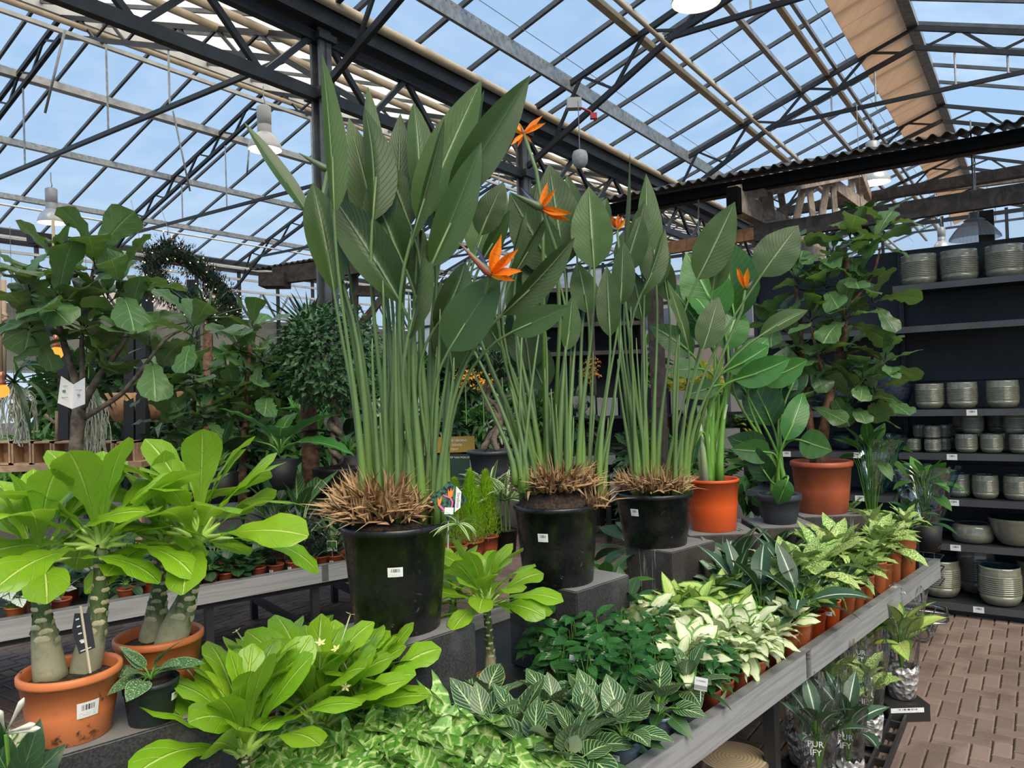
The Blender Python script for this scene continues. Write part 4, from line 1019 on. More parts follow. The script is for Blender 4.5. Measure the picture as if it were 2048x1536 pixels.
# --- largest plant
B1 = PZ(796, 1252, ZP); D1_ = B1.y
s1 = thing('bird_of_paradise', 'tallest bird of paradise plant in the largest glossy black pot, nearest the camera', 'potted plant', B1)
pot(s1, .178, .345, m_bpot, .140, .014, label_a=CAMA(B1)-.02, label_w=.052, label_h=.030, lz=.62, soil=False, n=48)
mound(s1, .165, .325, 3, .04)
c1_ = B1+V((0, 0, .345))
straw(s1, V((-.03, 0, .37)), .165, 900, .17, 1)
straw(s1, V((-.04, -.02, .40)), .11, 350, .17, 21)
LV = [
 # key, base, tip, width px, dD base, dD tip, roll, root column, extra
 ('strel', 668, 425, 659, 104, 62, -.12, -.16, 38, 728, 0), ('strel', 668, 582, 632, 350, 84, -.02, .0, 12, 722, 1),
 ('streldk', 620, 432, 491, 240, 34, .02, .05, 30, 735, 0), ('strelflat', 694, 520, 662, 330, 66, .12, .14, -20, 742, 1),
 ('strelflat', 770, 520, 700, 232, 84, .05, .05, 10, 770, 0), ('strel', 745, 440, 766, 196, 88, -.04, -.02, 35, 775, 2),
 ('strelflat', 755, 380, 738, 165, 40, .16, .2, 10, 790, 1), ('strelflat', 795, 450, 801, 216, 62, .10, .10, 0, 800, 2),
 ('strel', 838, 420, 849, 178, 62, .06, .06, 20, 812, 3), ('strel', 838, 445, 956, 150, 92, .0, -.02, -20, 830, 0),
 ('strelflat', 900, 420, 960, 178, 50, .12, .12, -40, 850, 0), ('streldk', 900, 400, 1066, 150, 82, -.06, -.08, 10, 862, 1),
 ('streldk', 862, 532, 975, 285, 78, -.12, -.14, 20, 842, 2), ('strelroll', 822, 480, 899, 242, 40, -.14, -.16, 40, 826, 0),
 ('strel', 802, 606, 662, 370, 98, -.04, -.06, 10, 800, 1), ('strel', 812, 540, 724, 345, 92, .0, -.02, -10, 805, 2),
 ('strelflat', 820, 450, 770, 320, 70, .04, .04, 0, 806, 0), ('strelroll', 816, 676, 872, 462, 46, -.14, -.16, 50, 828, 1),
 ('strelflat', 872, 470, 868, 300, 66, .10, .1, 30, 850, 1), ('strelflat', 845, 600, 838, 440, 56, .06, .06, 10, 835, 2),
 ('streldk', 898, 700, 992, 546, 104, -.10, -.16, -20, 868, 0), ('strel', 870, 655, 955, 535, 96, -.05, -.06, 28, 866, 2),
 ('strelflat', 905, 745, 880, 560, 66, .08, .08, 0, 860, 1), ('strelflat', 752, 560, 705, 420, 60, .10, .10, 0, 760, 0),
 ('strel', 1005, 628, 1162, 488, 62, -.05, -.10, 30, 880, 1), ('streldk', 1024, 664, 1138, 612, 56, -.08, -.14, -10, 878, 0),
 ('strelflat', 735, 450, 690, 330, 60, .18, .18, 0, 750, 1), ('strelflat', 960, 470, 1005, 360, 60, .2, .2, -10, 880, 1)]
for (k, bx, by, tx, ty, w_, d0, d1, rl, rc, va) in LV:
    rt = spread(c1_, .06, rc, D1_)
    sleaf(s1, k, bx, by, tx, ty, w_, D1_+d0, D1_+d1, rl, base=V((rt.x, rt.y+d0*.3, c1_.z-.02)), stalk_r=R.uniform(.0075, .0105), var=va)
for i in range(12):   # leafless young shoots and stalks of the clump
    x0 = R.uniform(722, 872); x1 = x0+(x0-800)*R.uniform(.1, 1.1); y1 = R.uniform(560, 880); dd = R.uniform(-.08, .08)
    b_ = P(x0, 985, D1_+dd); b_.z = c1_.z-.02
    pts = bez(b_, b_+V((0, 0, .2)), P(x1, y1+70, D1_+dd*1.5), P(x1+R.uniform(-4, 4), y1, D1_+dd*1.8), 8)
    MB().tube(pts, [.013, .011, .009, .008, .007, .006, .005, .004, .0015], 6).build('stalk', m_stalk, s1, True, world=True)
flower(s1, (980, 548), (917, 484), [(1001, 467, 0), (1037, 497, -.02), (1046, 546, -.02), (1030, 561, .02), (960, 520, .02), (996, 482, .03), (1018, 505, -.05), (1015, 556, -.05), (1040, 538, .04)], (950, 488), [(885, 960, D1_), (915, 760, D1_), (968, 600, D1_-.10)], D=D1_-.20)
flower(s1, (655, 340), (598, 306), [(678, 334, .02), (682, 345, 0)], (622, 322), [(745, 930, D1_+.1), (700, 640, D1_+.1), (640, 420, D1_+.08)], D=D1_+.12)
# diamond plant tag
m_tagpic = G('tag picture'); _u, _v, _uv = m_tagpic.uv()
_c = m_tagpic.mix(m_tagpic.ss(m_tagpic.noise(_uv, 9, 3), .42, .6), (.015, .02, .03), (.06, .16, .09)); m_tagpic = m_tagpic.done(m_tagpic.pbr(_c, .3))
TP = P(898, 998, D1_-.16); tf = frame(V((.10, 0, 1)), V((.25, -1, .15)), TP)
def flat(name, pts, mat, par, z=0, th=.0012, M=tf, s=1.0):
    m = MB(); n = len(pts); lo = [M @ V((x*s, y*s, z)) for x, y in pts]; hi = [M @ V((x*s, y*s, z+th)) for x, y in pts]
    uvs = [(x*8+.5, y*8+.5) for x, y in pts]
    m.add(lo+hi, [tuple(reversed(range(n))), tuple(range(n, 2*n))]+[(i, (i+1) % n, n+(i+1) % n, n+i) for i in range(n)], uvs*2)
    return m.build(name, mat, par, world=True)
tg = flat('plant_tag', [(-.058, 0), (-.052, -.008), (-.008, -.052), (0, -.072), (.012, -.052), (.052, -.008), (.058, 0), (.052, .008), (.006, .054), (-.006, .054), (-.052, .008)], m_tagpic, s1)
tg['label'] = 'diamond shaped care tag with a picture of the orange flower'
flat('tag_band', [(.020, -.040), (.037, -.026), (.037, .024), (.020, .041)], m_white, tg, .0013)
flat('tag_price', [(-.012, -.047), (.016, -.047), (.016, -.026), (-.012, -.026)], m_white, tg, .0016)
m_pinkp = simple('printed pink', (.75, .15, .35), .4); m_orp = simple('printed orange', (.9, .25, .03), .4)
flat('printed_flower', [(-.004, .010), (-.006, .032), (.000, .022), (.004, .036), (.007, .024), (.013, .034), (.010, .010), (.004, .004)], m_orp, tg, .0015, .0004)
flat('printed_flower', [(-.034, -.018), (-.036, .004), (-.030, -.004), (-.022, .012), (-.024, -.012), (-.030, -.022)], m_orp, tg, .0015, .0004)
flat('printed_stem', [(-.020, .014), (.006, .006), (.014, -.008), (.012, -.026), (.008, -.026), (.009, -.008), (.002, .002), (-.020, .010)], m_pinkp, tg, .0014, .0004)
flat('printed_stem', [(-.034, -.020), (-.014, -.038), (-.010, -.034), (-.028, -.016)], m_pinkp, tg, .0014, .0004)
m_ink = simple('grey print', (.22, .24, .26), .6); m_inkw = simple('white print', (.8, .8, .8), .6)
_me = text_mesh('Strelitzia', .0135, m_ink); inst('lettering', _me, tg, tf @ Matrix.Translation((.0285, -.002, .0028)) @ Matrix.Rotation(-pi/2, 4, 'Z'))
m = MB(); m.beam(TP+V((-.005, .01, -.06)), TP+V((-.01, .02, -.16)), .003, .003); m.build('tag_stick', m_white, s1, world=True)
# --- middle plant
B2 = PZ(1117, 1160, ZP); D2_ = B2.y
s2 = thing('bird_of_paradise', 'middle bird of paradise in a tall black pot with crumbling soil over its rim', 'potted plant', B2)
pot(s2, .172, .31, m_bpot, .140, .013, label_a=CAMA(B2)+(-.35), label_w=.045, label_h=.032, lz=.64, soil=False, n=48)
mound(s2, .165, .295, 8, .08); c2_ = B2+V((0, 0, .33))
straw(s2, V((.0, .02, .37)), .155, 700, .17, 2)
straw(s2, V((.15, -.06, .30)), .05, 60, .18, 12)
LV = [
 ('strelflat', 1128, 530, 1100, 325, 98, .10, .10, 8, 1110, 0), ('strelflat', 1188, 535, 1177, 368, 84, .0, .0, 0, 1150, 1), ('strelflat', 1150, 470, 1134, 345, 50, .2, .2, 0, 1130, 2),
 ('strelflat', 950, 512, 1004, 358, 78, .1, .1, -15, 1040, 2), ('streldk', 965, 520, 1024, 424, 40, .0, -.02, 30, 1050, 1),
 ('strelflat', 1108, 545, 1020, 385, 92, .06, .04, 5, 1090, 0), ('strel', 1040, 520, 1088, 360, 60, .12, .12, 20, 1080, 1),
 ('strelroll', 1030, 545, 1104, 425, 24, -.15, -.18, 30, 1070, 0), ('strelroll', 1010, 560, 1062, 425, 26, -.1, -.12, 30, 1062, 1),
 ('strel', 1085, 620, 1060, 460, 66, .05, .05, -20, 1085, 3), ('strelflat', 1175, 625, 1160, 520, 58, .1, .1, 15, 1150, 2), ('strel', 1132, 700, 1150, 590, 46, .05, .05, 25, 1130, 0),
 ('strelflat', 1220, 672, 1213, 530, 50, -.05, -.05, 0, 1185, 1), ('strel', 1240, 610, 1250, 480, 52, .08, .06, 15, 1190, 0), ('strelflat', 1035, 640, 1055, 500, 66, .15, .15, 0, 1070, 1),
 ('strel', 1190, 490, 1215, 390, 44, .2, .2, 0, 1160, 1), ('strelflat', 1060, 740, 1040, 580, 84, .25, .25, 10, 1075, 2), ('strelflat', 1090, 780, 1030, 640, 80, .3, .3, 10, 1080, 2), ('streldk', 1005, 700, 945, 600, 60, .25, .22, 0, 1050, 0)]
for (k, bx, by, tx, ty, w_, d0, d1, rl, rc, va) in LV:
    rt = spread(c2_, .06, rc, D2_)
    sleaf(s2, k, bx, by, tx, ty, w_, D2_+d0, D2_+d1, rl, base=V((rt.x, rt.y, c2_.z-.02)), stalk_r=R.uniform(.0075, .010), var=va)
for i in range(17):
    x0 = R.uniform(1050, 1210); x1 = x0+(x0-1128)*R.uniform(.05, .7); y1 = R.uniform(560, 860); dd = R.uniform(-.08, .1)
    b_ = P(x0, 950, D2_+dd); b_.z = c2_.z-.02
    pts = bez(b_, b_+V((0, 0, .2)), P(x1, y1+70, D2_+dd*1.5), P(x1+R.uniform(-4, 4), y1, D2_+dd*1.8), 8)
    MB().tube(pts, [.014, .011, .009, .008, .007, .006, .005, .004, .0015], 6).build('stalk', m_stalk, s2, True, world=True)
# splayed side shoots left of the middle plant
for (x0, y0, x1, y1, x2, y2, r_) in ((1030, 970, 1010, 880, 945, 740, .012), (1045, 980, 1005, 800, 925, 660, .011), (1042, 985, 1035, 850, 1045, 640, .010), (1048, 985, 1050, 850, 1080, 650, .01), (1056, 980, 1030, 820, 990, 620, .01)):
    MB().tube(bez(P(x0, y0, D2_-.1), P(x0, y0-60, D2_-.1), P(x1, y1, D2_-.08), P(x2, y2, D2_), 8), [r_*1.3, r_*1.1, r_, r_*.9, r_*.8, r_*.7, r_*.6, r_*.5, r_*.3], 6).build('stalk', m_stalk, s2, True, world=True)
flower(s2, (1083, 416), (1019, 384), [(1096, 364, 0), (1110, 378, -.02), (1144, 438, -.03), (1146, 426, .02), (1102, 390, -.05), (1088, 384, .03), (1136, 430, -.06)], (1040, 374), [(1105, 940, D2_), (1120, 640, D2_-.05), (1112, 500, D2_-.14)], D=D2_-.22, beak_w=.017)
flower(s2, (1048, 268), (1042, 250), [(1086, 232, 0), (1092, 247, -.02), (1014, 246, 0), (1026, 238, .02), (1022, 292, -.02), (1036, 296, 0), (1064, 286, .02)], None, [(1090, 900, D2_), (1085, 420, D2_), (1072, 340, D2_)], D=D2_, beak_w=.008)
# --- third plant
B3 = PZ(1311, 1086, ZP); D3_ = B3.y
s3 = thing('bird_of_paradise', 'third bird of paradise in the lower black pot on the streaked block', 'potted plant', B3)
pot(s3, .192, .255, m_bpot, .150, .014, label_a=CAMA(B3)-.55, label_w=.045, label_h=.034, lz=.68, soil=True, n=48)
c3_ = B3+V((0, 0, .24)); straw(s3, V((0, 0, .265)), .165, 600, .15, 3)
LV = [
 ('strel', 1290, 560, 1301, 345, 62, .1, .1, 25, 1290, 0), ('strelflat', 1250, 545, 1280, 425, 66, .0, .0, -15, 1270, 1), ('strel', 1262, 520, 1295, 400, 50, .05, .05, 20, 1275, 0),
 ('strelroll', 1238, 560, 1269, 306, 14, -.1, -.12, 60, 1265, 0), ('strelflat', 1313, 575, 1305, 430, 62, .08, .08, 5, 1300, 2), ('strelroll', 1282, 590, 1346, 462, 40, -.1, -.12, 35, 1290, 1),
 ('strelflat', 1395, 558, 1474, 404, 78, .0, -.03, 15, 1345, 0), ('strel', 1425, 580, 1442, 450, 58, .08, .08, 30, 1350, 1), ('strelflat', 1522, 552, 1596, 444, 84, -.05, -.08, -10, 1360, 1),
 ('strelflat', 1406, 698, 1442, 590, 58, -.05, -.05, 8, 1350, 2), ('strelroll', 1375, 690, 1340, 560, 26, .0, .0, 30, 1325, 0), ('strel', 1520, 672, 1618, 610, 40, -.05, -.05, -20, 1365, 1),
 ('strelflat', 1285, 640, 1265, 540, 50, .1, .1, 0, 1280, 0), ('strelflat', 1336, 600, 1320, 500, 44, .12, .12, 0, 1310, 1)]
for (k, bx, by, tx, ty, w_, d0, d1, rl, rc, va) in LV:
    rt = spread(c3_, .05, rc, D3_)
    sleaf(s3, k, bx, by, tx, ty, w_, D3_+d0, D3_+d1, rl, base=V((rt.x, rt.y, c3_.z-.02)), stalk_r=R.uniform(.008, .010), var=va)
for i in range(9):
    x0 = R.uniform(1262, 1352); x1 = x0+(x0-1310)*R.uniform(.1, .9); y1 = R.uniform(600, 860); dd = R.uniform(-.08, .08)
    b_ = P(x0, 950, D3_+dd); b_.z = c3_.z-.02
    pts = bez(b_, b_+V((0, 0, .2)), P(x1, y1+70, D3_+dd*1.5), P(x1+R.uniform(-4, 4), y1, D3_+dd*1.8), 8)
    MB().tube(pts, [.016, .013, .010, .009, .008, .006, .005, .004, .0015], 6).build('stalk', m_stalk, s3, True, world=True)
flower(s3, (1234, 460), (1212, 452), [(1216, 424, 0), (1226, 430, -.02), (1238, 428, 0), (1246, 432, .02), (1254, 434, 0)], (1222, 440), [(1290, 940, D3_), (1262, 700, D3_), (1240, 520, D3_)], D=D3_, beak_w=.012)
flower(s3, (1491, 578), (1512, 556), [(1473, 536, 0), (1479, 534, -.02), (1496, 534, -.03)], (1502, 556), [(1370, 940, D3_), (1440, 720, D3_), (1484, 620, D3_)], D=D3_, beak_w=.014)
# --- orange pot with broad green leaves
B4 = PZ(1428, 1058, ZP); D4_ = B4.y
blk4 = (V((B4.x-.17, B4.y-.17, 0)), V((B4.x+.19, B4.y-.17, 0))); block(blk4[0], blk4[1], .36, ZP, 'stone block hidden below the bright orange pot', m_stone2)
s4 = thing('white_bird_of_paradise', 'broad-leaved green plant in the tall bright orange pot', 'potted plant', B4)
pot(s4, .138, .27, m_redor, .115, .010, n=40); c4_ = B4+V((0, 0, .25))
for (k, bx, by, tx, ty, w_, d0, d1, rl, va) in [('broad', 1440, 640, 1376, 500, 100, .1, .1, 10, 0), ('broad', 1470, 640, 1440, 468, 120, .15, .15, -10, 1), ('broad', 1385, 710, 1312, 640, 58, .0, -.05, 20, 2), ('broad', 1420, 690, 1330, 530, 60, .2, .2, 10, 3),
        ('broad', 1402, 738, 1340, 735, 44, -.05, -.1, 30, 0), ('broad', 1450, 700, 1480, 600, 70, .1, .1, 0, 1), ('broad', 1455, 740, 1560, 690, 60, -.05, -.08, 10, 2), ('broad', 1420, 640, 1400, 560, 60, .05, .05, 40, 3),
        ('broad', 1470, 760, 1600, 722, 58, -.08, -.1, 15, 1), ('broad', 1436, 770, 1376, 790, 40, -.05, -.15, 0, 0), ('broad', 1400, 870, 1372, 935, 36, -.1, -.15, 60, 0)]:
    b_ = c4_+V((R.uniform(-.04, .04), R.uniform(-.03, .03), -.01)); sleaf(s4, k, bx, by, tx, ty, w_, D4_+d0, D4_+d1, rl, base=b_, stalk_r=.012, var=va, smat=m_stalk_g)
for i in range(8):
    b_ = c4_+V((R.uniform(-.05, .05), R.uniform(-.04, .04), -.01)); MB().tube([b_, b_+V((R.uniform(-.02, .02), 0, .2)), b_+V((R.uniform(-.05, .05), 0, .42))], [.022, .016, .006], 7).build('stalk', m_stalk_p, s4, True, world=True)
# --- grey pot with large dark leaves
B5 = PZ(1560, 1045, ZP); D5_ = B5.y
block(V((B5.x-.16, B5.y-.16, 0)), V((B5.x+.16, B5.y-.16, 0)), .34, ZP, 'stone block hidden below the round slate pot', m_stone2)
s5 = thing('banana_plant', 'dark broad-leaved plant in the round slate grey pot beside the orange pot', 'potted plant', B5)
pot(s5, .12, .16, m_dgpot, .085, .022, n=40); c5_ = B5+V((0, 0, .14))
for (k, bx, by, tx, ty, w_, d0, d1, rl, va) in [('darkbig', 1545, 850, 1500, 740, 80, .1, .05, 10, 0), ('darkbig', 1560, 800, 1575, 690, 90, .15, .1, 0, 1), ('broad', 1520, 760, 1640, 730, 56, -.05, -.1, 20, 2), ('broad', 1570, 880, 1625, 770, 50, -.08, -.12, 10, 3), ('darkbig', 1500, 800, 1460, 720, 60, .0, .0, 20, 1),
        ('broad', 1480, 730, 1545, 668, 50, -.05, -.05, 0, 1), ('broad', 1600, 880, 1660, 900, 60, -.1, -.2, 0, 0), ('darkbig', 1580, 780, 1620, 700, 60, .1, .1, 30, 2), ('darkbig', 1530, 900, 1470, 880, 60, .0, -.1, 0, 0), ('broad', 1575, 960, 1555, 1010, 40, -.16, -.18, 0, 2), ('broad', 1540, 905, 1480, 900, 50, -.1, -.2, 0, 1), ('darkbig', 1540, 960, 1500, 900, 50, -.1, -.2, 0, 1)]:
    b_ = c5_+V((R.uniform(-.03, .03), R.uniform(-.03, .03), -.01)); sleaf(s5, k, bx, by, tx, ty, w_, D5_+d0, D5_+d1, rl, base=b_, stalk_r=.010, var=va, smat=m_stalk_g)
# ------------------------------------------------------------------ small plant builders
UP = V((0, 0, 1))
def dirv(az, el): return V((cos(az)*cos(el), sin(az)*cos(el), sin(el)))
def rosette(root, key, c, n, L, el0, el1, pet=.3, seed=0, jit=.12, smat=None, sr=.0035, Lv=.25, droop=.15, az0=None, base=None, rise=0.0, nm='leaf', tuck=.008):
    """leaves spiralling out of the point c; el in degrees from inner to outer"""
    rr = random.Random(seed); az0 = rr.uniform(0, 6.28) if az0 is None else az0; sm = MB()
    for i in range(n):
        t = (i+.5)/n; az = az0+i*2.39996+rr.uniform(-jit, jit)*2; el = rad(el0+(el1-el0)*t)+rr.uniform(-jit, jit)
        l = L*(.78+.22*min(1, 2*t+.2))*(1+rr.uniform(-Lv, Lv)*.6); s0 = c + dirv(az, 0)*tuck*t - UP*rise*t
        pd = dirv(az, min(1.5, el+droop)); b = s0+pd*l*pet
        d = dirv(az+rr.uniform(-jit, jit), el-droop); nrm = UP if el < 1.2 else -dirv(az, 0)+UP*.3
        nrm = nrm + V((rr.uniform(-.35, .35), rr.uniform(-.35, .35), 0))
        me = VAR[key][rr.randrange(len(VAR[key]))]
        inst(nm, me, root, frame(d, nrm, b, (l, l, l)))
        src = base if base is not None else s0
        if pet > 0.05: sm.tube(bez(src, src+(pd*.4+UP*.3)*l*pet, b-d*l*pet*.25, b+d*l*.12, 4), [sr*1.3, sr*1.1, sr, sr*.8, sr*.4], 5, False)
    if pet > 0.05 and smat: sm.build('stems', smat, root, True, world=True)
def bushy(root, key, c, n, rx, h, L, seed=0, smat=None, sr=.0015, el=(-20, 55), z0=0.25, nstem=6, nm='leaf', face=0.6):
    """leaves spread over a dome above c, looking up and outward"""
    rr = random.Random(seed); sm = MB()
    for i in range(n):
        az = i*2.39996+rr.uniform(-.3, .3); q = sqrt((i+.5)/n); zz = h*(1-.75*q*q)*rr.uniform(.82, 1.05)
        if i % 3 == 2: zz *= rr.uniform(.55, .85); q *= .9
        b = c + V((cos(az)*q*rx, sin(az)*q*rx, zz)); e = rad(rr.uniform(*el))*(1.1-q*.8) ; l = L*rr.uniform(.7, 1.15)
        a2 = az+rr.uniform(-.9, .9); d = dirv(a2, e); nrm = UP+dirv(az, 0)*.7*face+V((rr.uniform(-.4, .4), rr.uniform(-.4, .4), 0))+V((0, -.35, 0))
        inst(nm, VAR[key][rr.randrange(len(VAR[key]))], root, frame(d, nrm, b-d*l*.3, (l, l, l)))
        if i % max(1, n//max(1, nstem*2)) == 0 or nstem > 50: sm.tube([c+V((cos(az)*.012, sin(az)*.012, 0)), c+V((cos(az)*q*rx*.5, sin(az)*q*rx*.5, zz*.6)), b-d*l*.28], [sr*1.4, sr*1.1, sr*.7], 4, False)
    if smat: sm.build('stems', smat, root, True, world=True)
ZT = ZB-.065
def s_at(px, n):
    q = (px-1024)/FPX; o = BP(0, n); return (q*o.y-o.x)/(BD.x-q*BD.y)
cnt = {}
PLACED = []
BLOCKS = []
for o_ in [o for o in C.objects if o.name.startswith('stone_block')]:
    xs = [(o_.location+v.co) for v in o_.data.vertices]; BLOCKS.append(xs)
BPOLY = [(V((sum(p.x for p in xs)/len(xs), sum(p.y for p in xs)/len(xs), 0)), max((V((p.x, p.y, 0))-V((sum(q.x for q in xs)/len(xs), sum(q.y for q in xs)/len(xs), 0))).length for p in xs)) for xs in BLOCKS]
BLEN = (b1-bA).length
def free_spot(loc, r, nmin=.02, nmax=1.38):
    def ok(p):
        d = V((p.x-bA.x, p.y-bA.y, 0)); s, n = d.dot(BD), d.dot(BN)
        if n < r+nmin or n > nmax-r or s < r or s > BLEN-r-.02: return False
        if any((p.x-x)**2+(p.y-y)**2 < (r+q)**2 for x, y, q in PLACED): return False
        for xs in BLOCKS:
            c0 = sum((V((v.x, v.y, 0)) for v in xs), V((0, 0, 0)))/len(xs)
            if (V((p.x, p.y, 0))-c0).length < r+.20: return False
        return True
    for k in range(0, 420):
        a_ = k*2.39996; q = .012*sqrt(k)
        p = V((loc.x+cos(a_)*q, loc.y+sin(a_)*q, loc.z))
        if ok(p): PLACED.append((p.x, p.y, r)); return p
    return None
def bed_plant(kind, px, py, zf, label, group, r=.045, h=.10, mat=None, cat='potted plant', name=None, seed=0, at=None, lab=None, z=ZT, key=None, scale=1.0, soil=True, nofit=False, eup=0):
    loc = at if at is not None else PZ(px, py, zf)
    loc = V((loc.x, loc.y, z))
    if z == ZT and not nofit:
        loc = free_spot(loc, r)
        if loc is None: print('no room', kind, px, py); return None
    elif z == ZT: PLACED.append((loc.x, loc.y, r))
    t = thing(name or kind+'_plant', label, cat, loc, group)
    pot(t, r, h, mat or m_terr, r*.76, .006, label_a=lab, label_w=.03, label_h=.018, lz=.6, n=20, soil=soil, collar=.28)
    c = loc+V((0, 0, h*.9)); s = scale
    if kind == 'arrowhead': bushy(t, 'syng', c, 22, .098*s, .14*s, .135*s, seed, m_stalk_g, .0014, el=(-60, 25), face=1.1)
    elif kind == 'pinstripe':
        rosette(t, 'birk', c+UP*.02, 11, .12*s, 80, 10, .55, seed, .2, m_stalk_g, .0030, rise=.01); rosette(t, 'birkd', c+UP*.005, 7, .12*s, 25, 0, .4, seed+1, .2, m_stalk_g, .0028)
        if seed % 2 == 0: rosette(t, 'birkw', c+UP*.03, 1, .09*s, 62, 60, .6, seed+2, .2, m_stalk_p, .003)
    elif kind == 'coffee': bushy(t, 'coff', c, 52, .085*s, .20*s, .078*s, seed, m_stalk_g, .0015, el=(-15, 50), nstem=10)
    elif kind == 'cream': rosette(t, key or 'cam', c+UP*.04, 22, .138*s, 84, 0+eup, .35, seed, .25, m_stalk_p, .0032, rise=.02)
    elif kind == 'rimmed': rosette(t, 'camg', c+UP*.06, 16, .155*s, 80, 12+eup, .35, seed, .2, m_stalk_g, .0032, rise=.02)
    elif kind == 'speckled': rosette(t, 'dspot', c+UP*.09*s, 22, .175*s, 82, -5+eup*1.5, .45, seed, .25, m_stalk_g, .0032, rise=.05*s, base=c)
    elif kind == 'ribbed': rosette(t, 'dray', c+UP*.09*s, 11, .215*s, 78, 5+eup, .30, seed, .22, m_stalk_g, .0045, rise=.06*s, base=c)
    elif kind == 'silver': rosette(t, 'agl', c+UP*.04, 12, .16*s, 70, 0, .4, seed, .2, m_stalk_g, .003, rise=.02)
    elif kind == 'lily': rosette(t, 'dark', c+UP*.02, 16, .12*s, 80, 10, .9, seed, .25, m_stalk_g, .002)
    elif kind == 'green': rosette(t, key or 'mid', c+UP*.04, 12, .17*s, 75, 0, .4, seed, .2, m_stalk_g, .003, rise=.02)
    elif kind == 'banded': rosette(t, 'ardis', c+UP*.10*s, 16, .26*s, 80, 10, .55, seed, .2, m_stalk_p, .006, rise=.05, base=c)
    elif kind == 'begonia': bushy(t, 'beg', c, 16, .11*s, .10*s, .11*s, seed, m_stalk_g, .002)
    elif kind == 'blackleaf':
        rr = random.Random(seed); m = MB(); l2 = MB()
        for i in range(70):
            az = rr.uniform(0, 6.28); q = sqrt(rr.random())*.10*s; zz = rr.uniform(.05, .24)*s; b = c+V((cos(az)*q, sin(az)*q, zz))
            for k in range(6):
                d = dirv(az+k*1.05+rr.uniform(-.2, .2), rr.uniform(-.5, .4)); L_ = rr.uniform(.035, .06); sd = d.cross(UP).normalized()*.004
                l2.add([b, b+d*L_*.5+sd, b+d*L_, b+d*L_*.5-sd], [(0, 1, 2, 3)], [(.5, 0), (1, .5), (.5, 1), (0, .5)])
            if i % 5 == 0: m.tube([c, b], .002, 4, False)
        o = l2.build('foliage', m_blackleaf, t, world=True); o['kind'] = 'stuff'; m.build('stems', m_twig, t, world=True)
    elif kind == 'grassy': rosette(t, 'strapd', c, 18, .26*s, 85, 45, .05, seed, .25)
    elif kind == 'fleshy': rosette(t, 'round', c+UP*.03, 14, .075*s, 70, -5, .6, seed, .3, m_stalk_g, .002, rise=.01)
    elif kind == 'stagfern': rosette(t, 'stag', c, 13, .36*s, 75, 5, 0, seed, .3)
    elif kind == 'striped': 
        for a_, b_ in ((0, 0), (.025, .02), (-.03, .01)): rosette(t, 'stripe', c+V((a_, b_, .10*s)), 11, .15*s, 85, 20, 0, seed+int(a_*999), .2); 
        m = MB(); [m.tube([c+V((a_, b_, 0)), c+V((a_, b_, .12*s))], .005, 5) for a_, b_ in ((0, 0), (.025, .02), (-.03, .01))]; m.build('stems', m_stalk_g, t, world=True)
    return t
rs = random.Random(21)
POS_WORDS = []
def batch(kind, pts, zf, labfn, group, **kw):
    for i, p in enumerate(pts):
        px, py = p[:2]; k2 = dict(kw)
        if len(p) > 2: k2.update(p[2])
        bed_plant(kind, px, py, zf, labfn(i, px, py), group, seed=hash((kind, px, py)) % 9973 if False else int(px*7+py*3), **k2)
def where(i, pts):
    """an ordinal from the left and a row from the front"""
    o = ['first', 'second', 'third', 'fourth', 'fifth', 'sixth', 'seventh', 'eighth', 'ninth', 'tenth', 'eleventh', 'twelfth', 'thirteenth', 'fourteenth', 'fifteenth', 'sixteenth', 'seventeenth']
    srt = sorted(range(len(pts)), key=lambda k: pts[k][0]); return o[srt.index(i)]
# ------------------------------------------------------------------ lime spoon-leaf plants with swollen trunks
def mk_trunk():
    g = G('swollen trunk'); u, v, uvv = g.uv(); nz = g.noise(g.scale(uvv, (5, 5, 1)), 2, 4)
    c = g.mix(g.ss(g.math('ADD', v, g.math('MULTIPLY', g.math('SUBTRACT', nz, .5), .5)), .25, .55), (.30, .28, .17), (.045, .085, .018))
    c = g.mix(g.ss(g.noise(uvv, 14, 3), .55, .7, 0, .6), c, (.22, .21, .12))
    return g.done(g.pbr(c, .6, 0, g.bump(nz, .4, .004)))
m_trunk = mk_trunk(); m_scar = simple('pale leaf scar', (.45, .40, .24), .7, 0, .2, 60)
def spoon_head(root, c, n, L, seed, el0=86, el1=0, up=0):
    rosette(root, 'brig', c, n, L, el0, el1, .10, seed, .16, m_stalk_l, L*.028, Lv=.2, droop=.05, rise=L*.08, tuck=L*.09)
def spoon_trunk(root, a, b, r0, r1, seed):
    a, b = V(a)-UP*.02, V(b); rr = random.Random(seed); L = (b-a).length; side = V((rr.uniform(-.02, .02), rr.uniform(-.01, .01), 0))
    pts = bez(a, a+UP*L*.3+side, b-UP*L*.35+side*.3, b, 12)
    rs_ = [r0*(max(r1/r0, 1-(i/7.5)**1.35*(1-r1/r0)))*(1+rr.uniform(-.04, .04)) for i in range(13)]; rs_[0] = r0*1.02; rs_[-1] = r1*.9
    o = MB().tube(pts, rs_, 16).build('trunk', m_trunk, root, True, world=True)
    for i in range(34):
        q = .36+.62*i/34; k = min(11, int(q*12)); f = q*12-k; p = pts[k].lerp(pts[k+1], f); r = rs_[k]+(rs_[k+1]-rs_[k])*f
        az = i*2.39996+rr.uniform(-.3, .3); nrm = V((cos(az), sin(az), -.1)).normalized(); c_ = p+nrm*r*.95
        sw, sh = r*.62, r*.34; s_ = nrm.cross(UP).normalized()
        ring = [c_+s_*cos(2*pi*j/8)*sw+UP*sin(2*pi*j/8)*sh for j in range(8)]; ctr = c_+nrm*r*.16
        MB().add(ring+[ctr], [(j, (j+1) % 8, 8) for j in range(8)]).build('leaf_scar', m_scar, o, True, world=True)
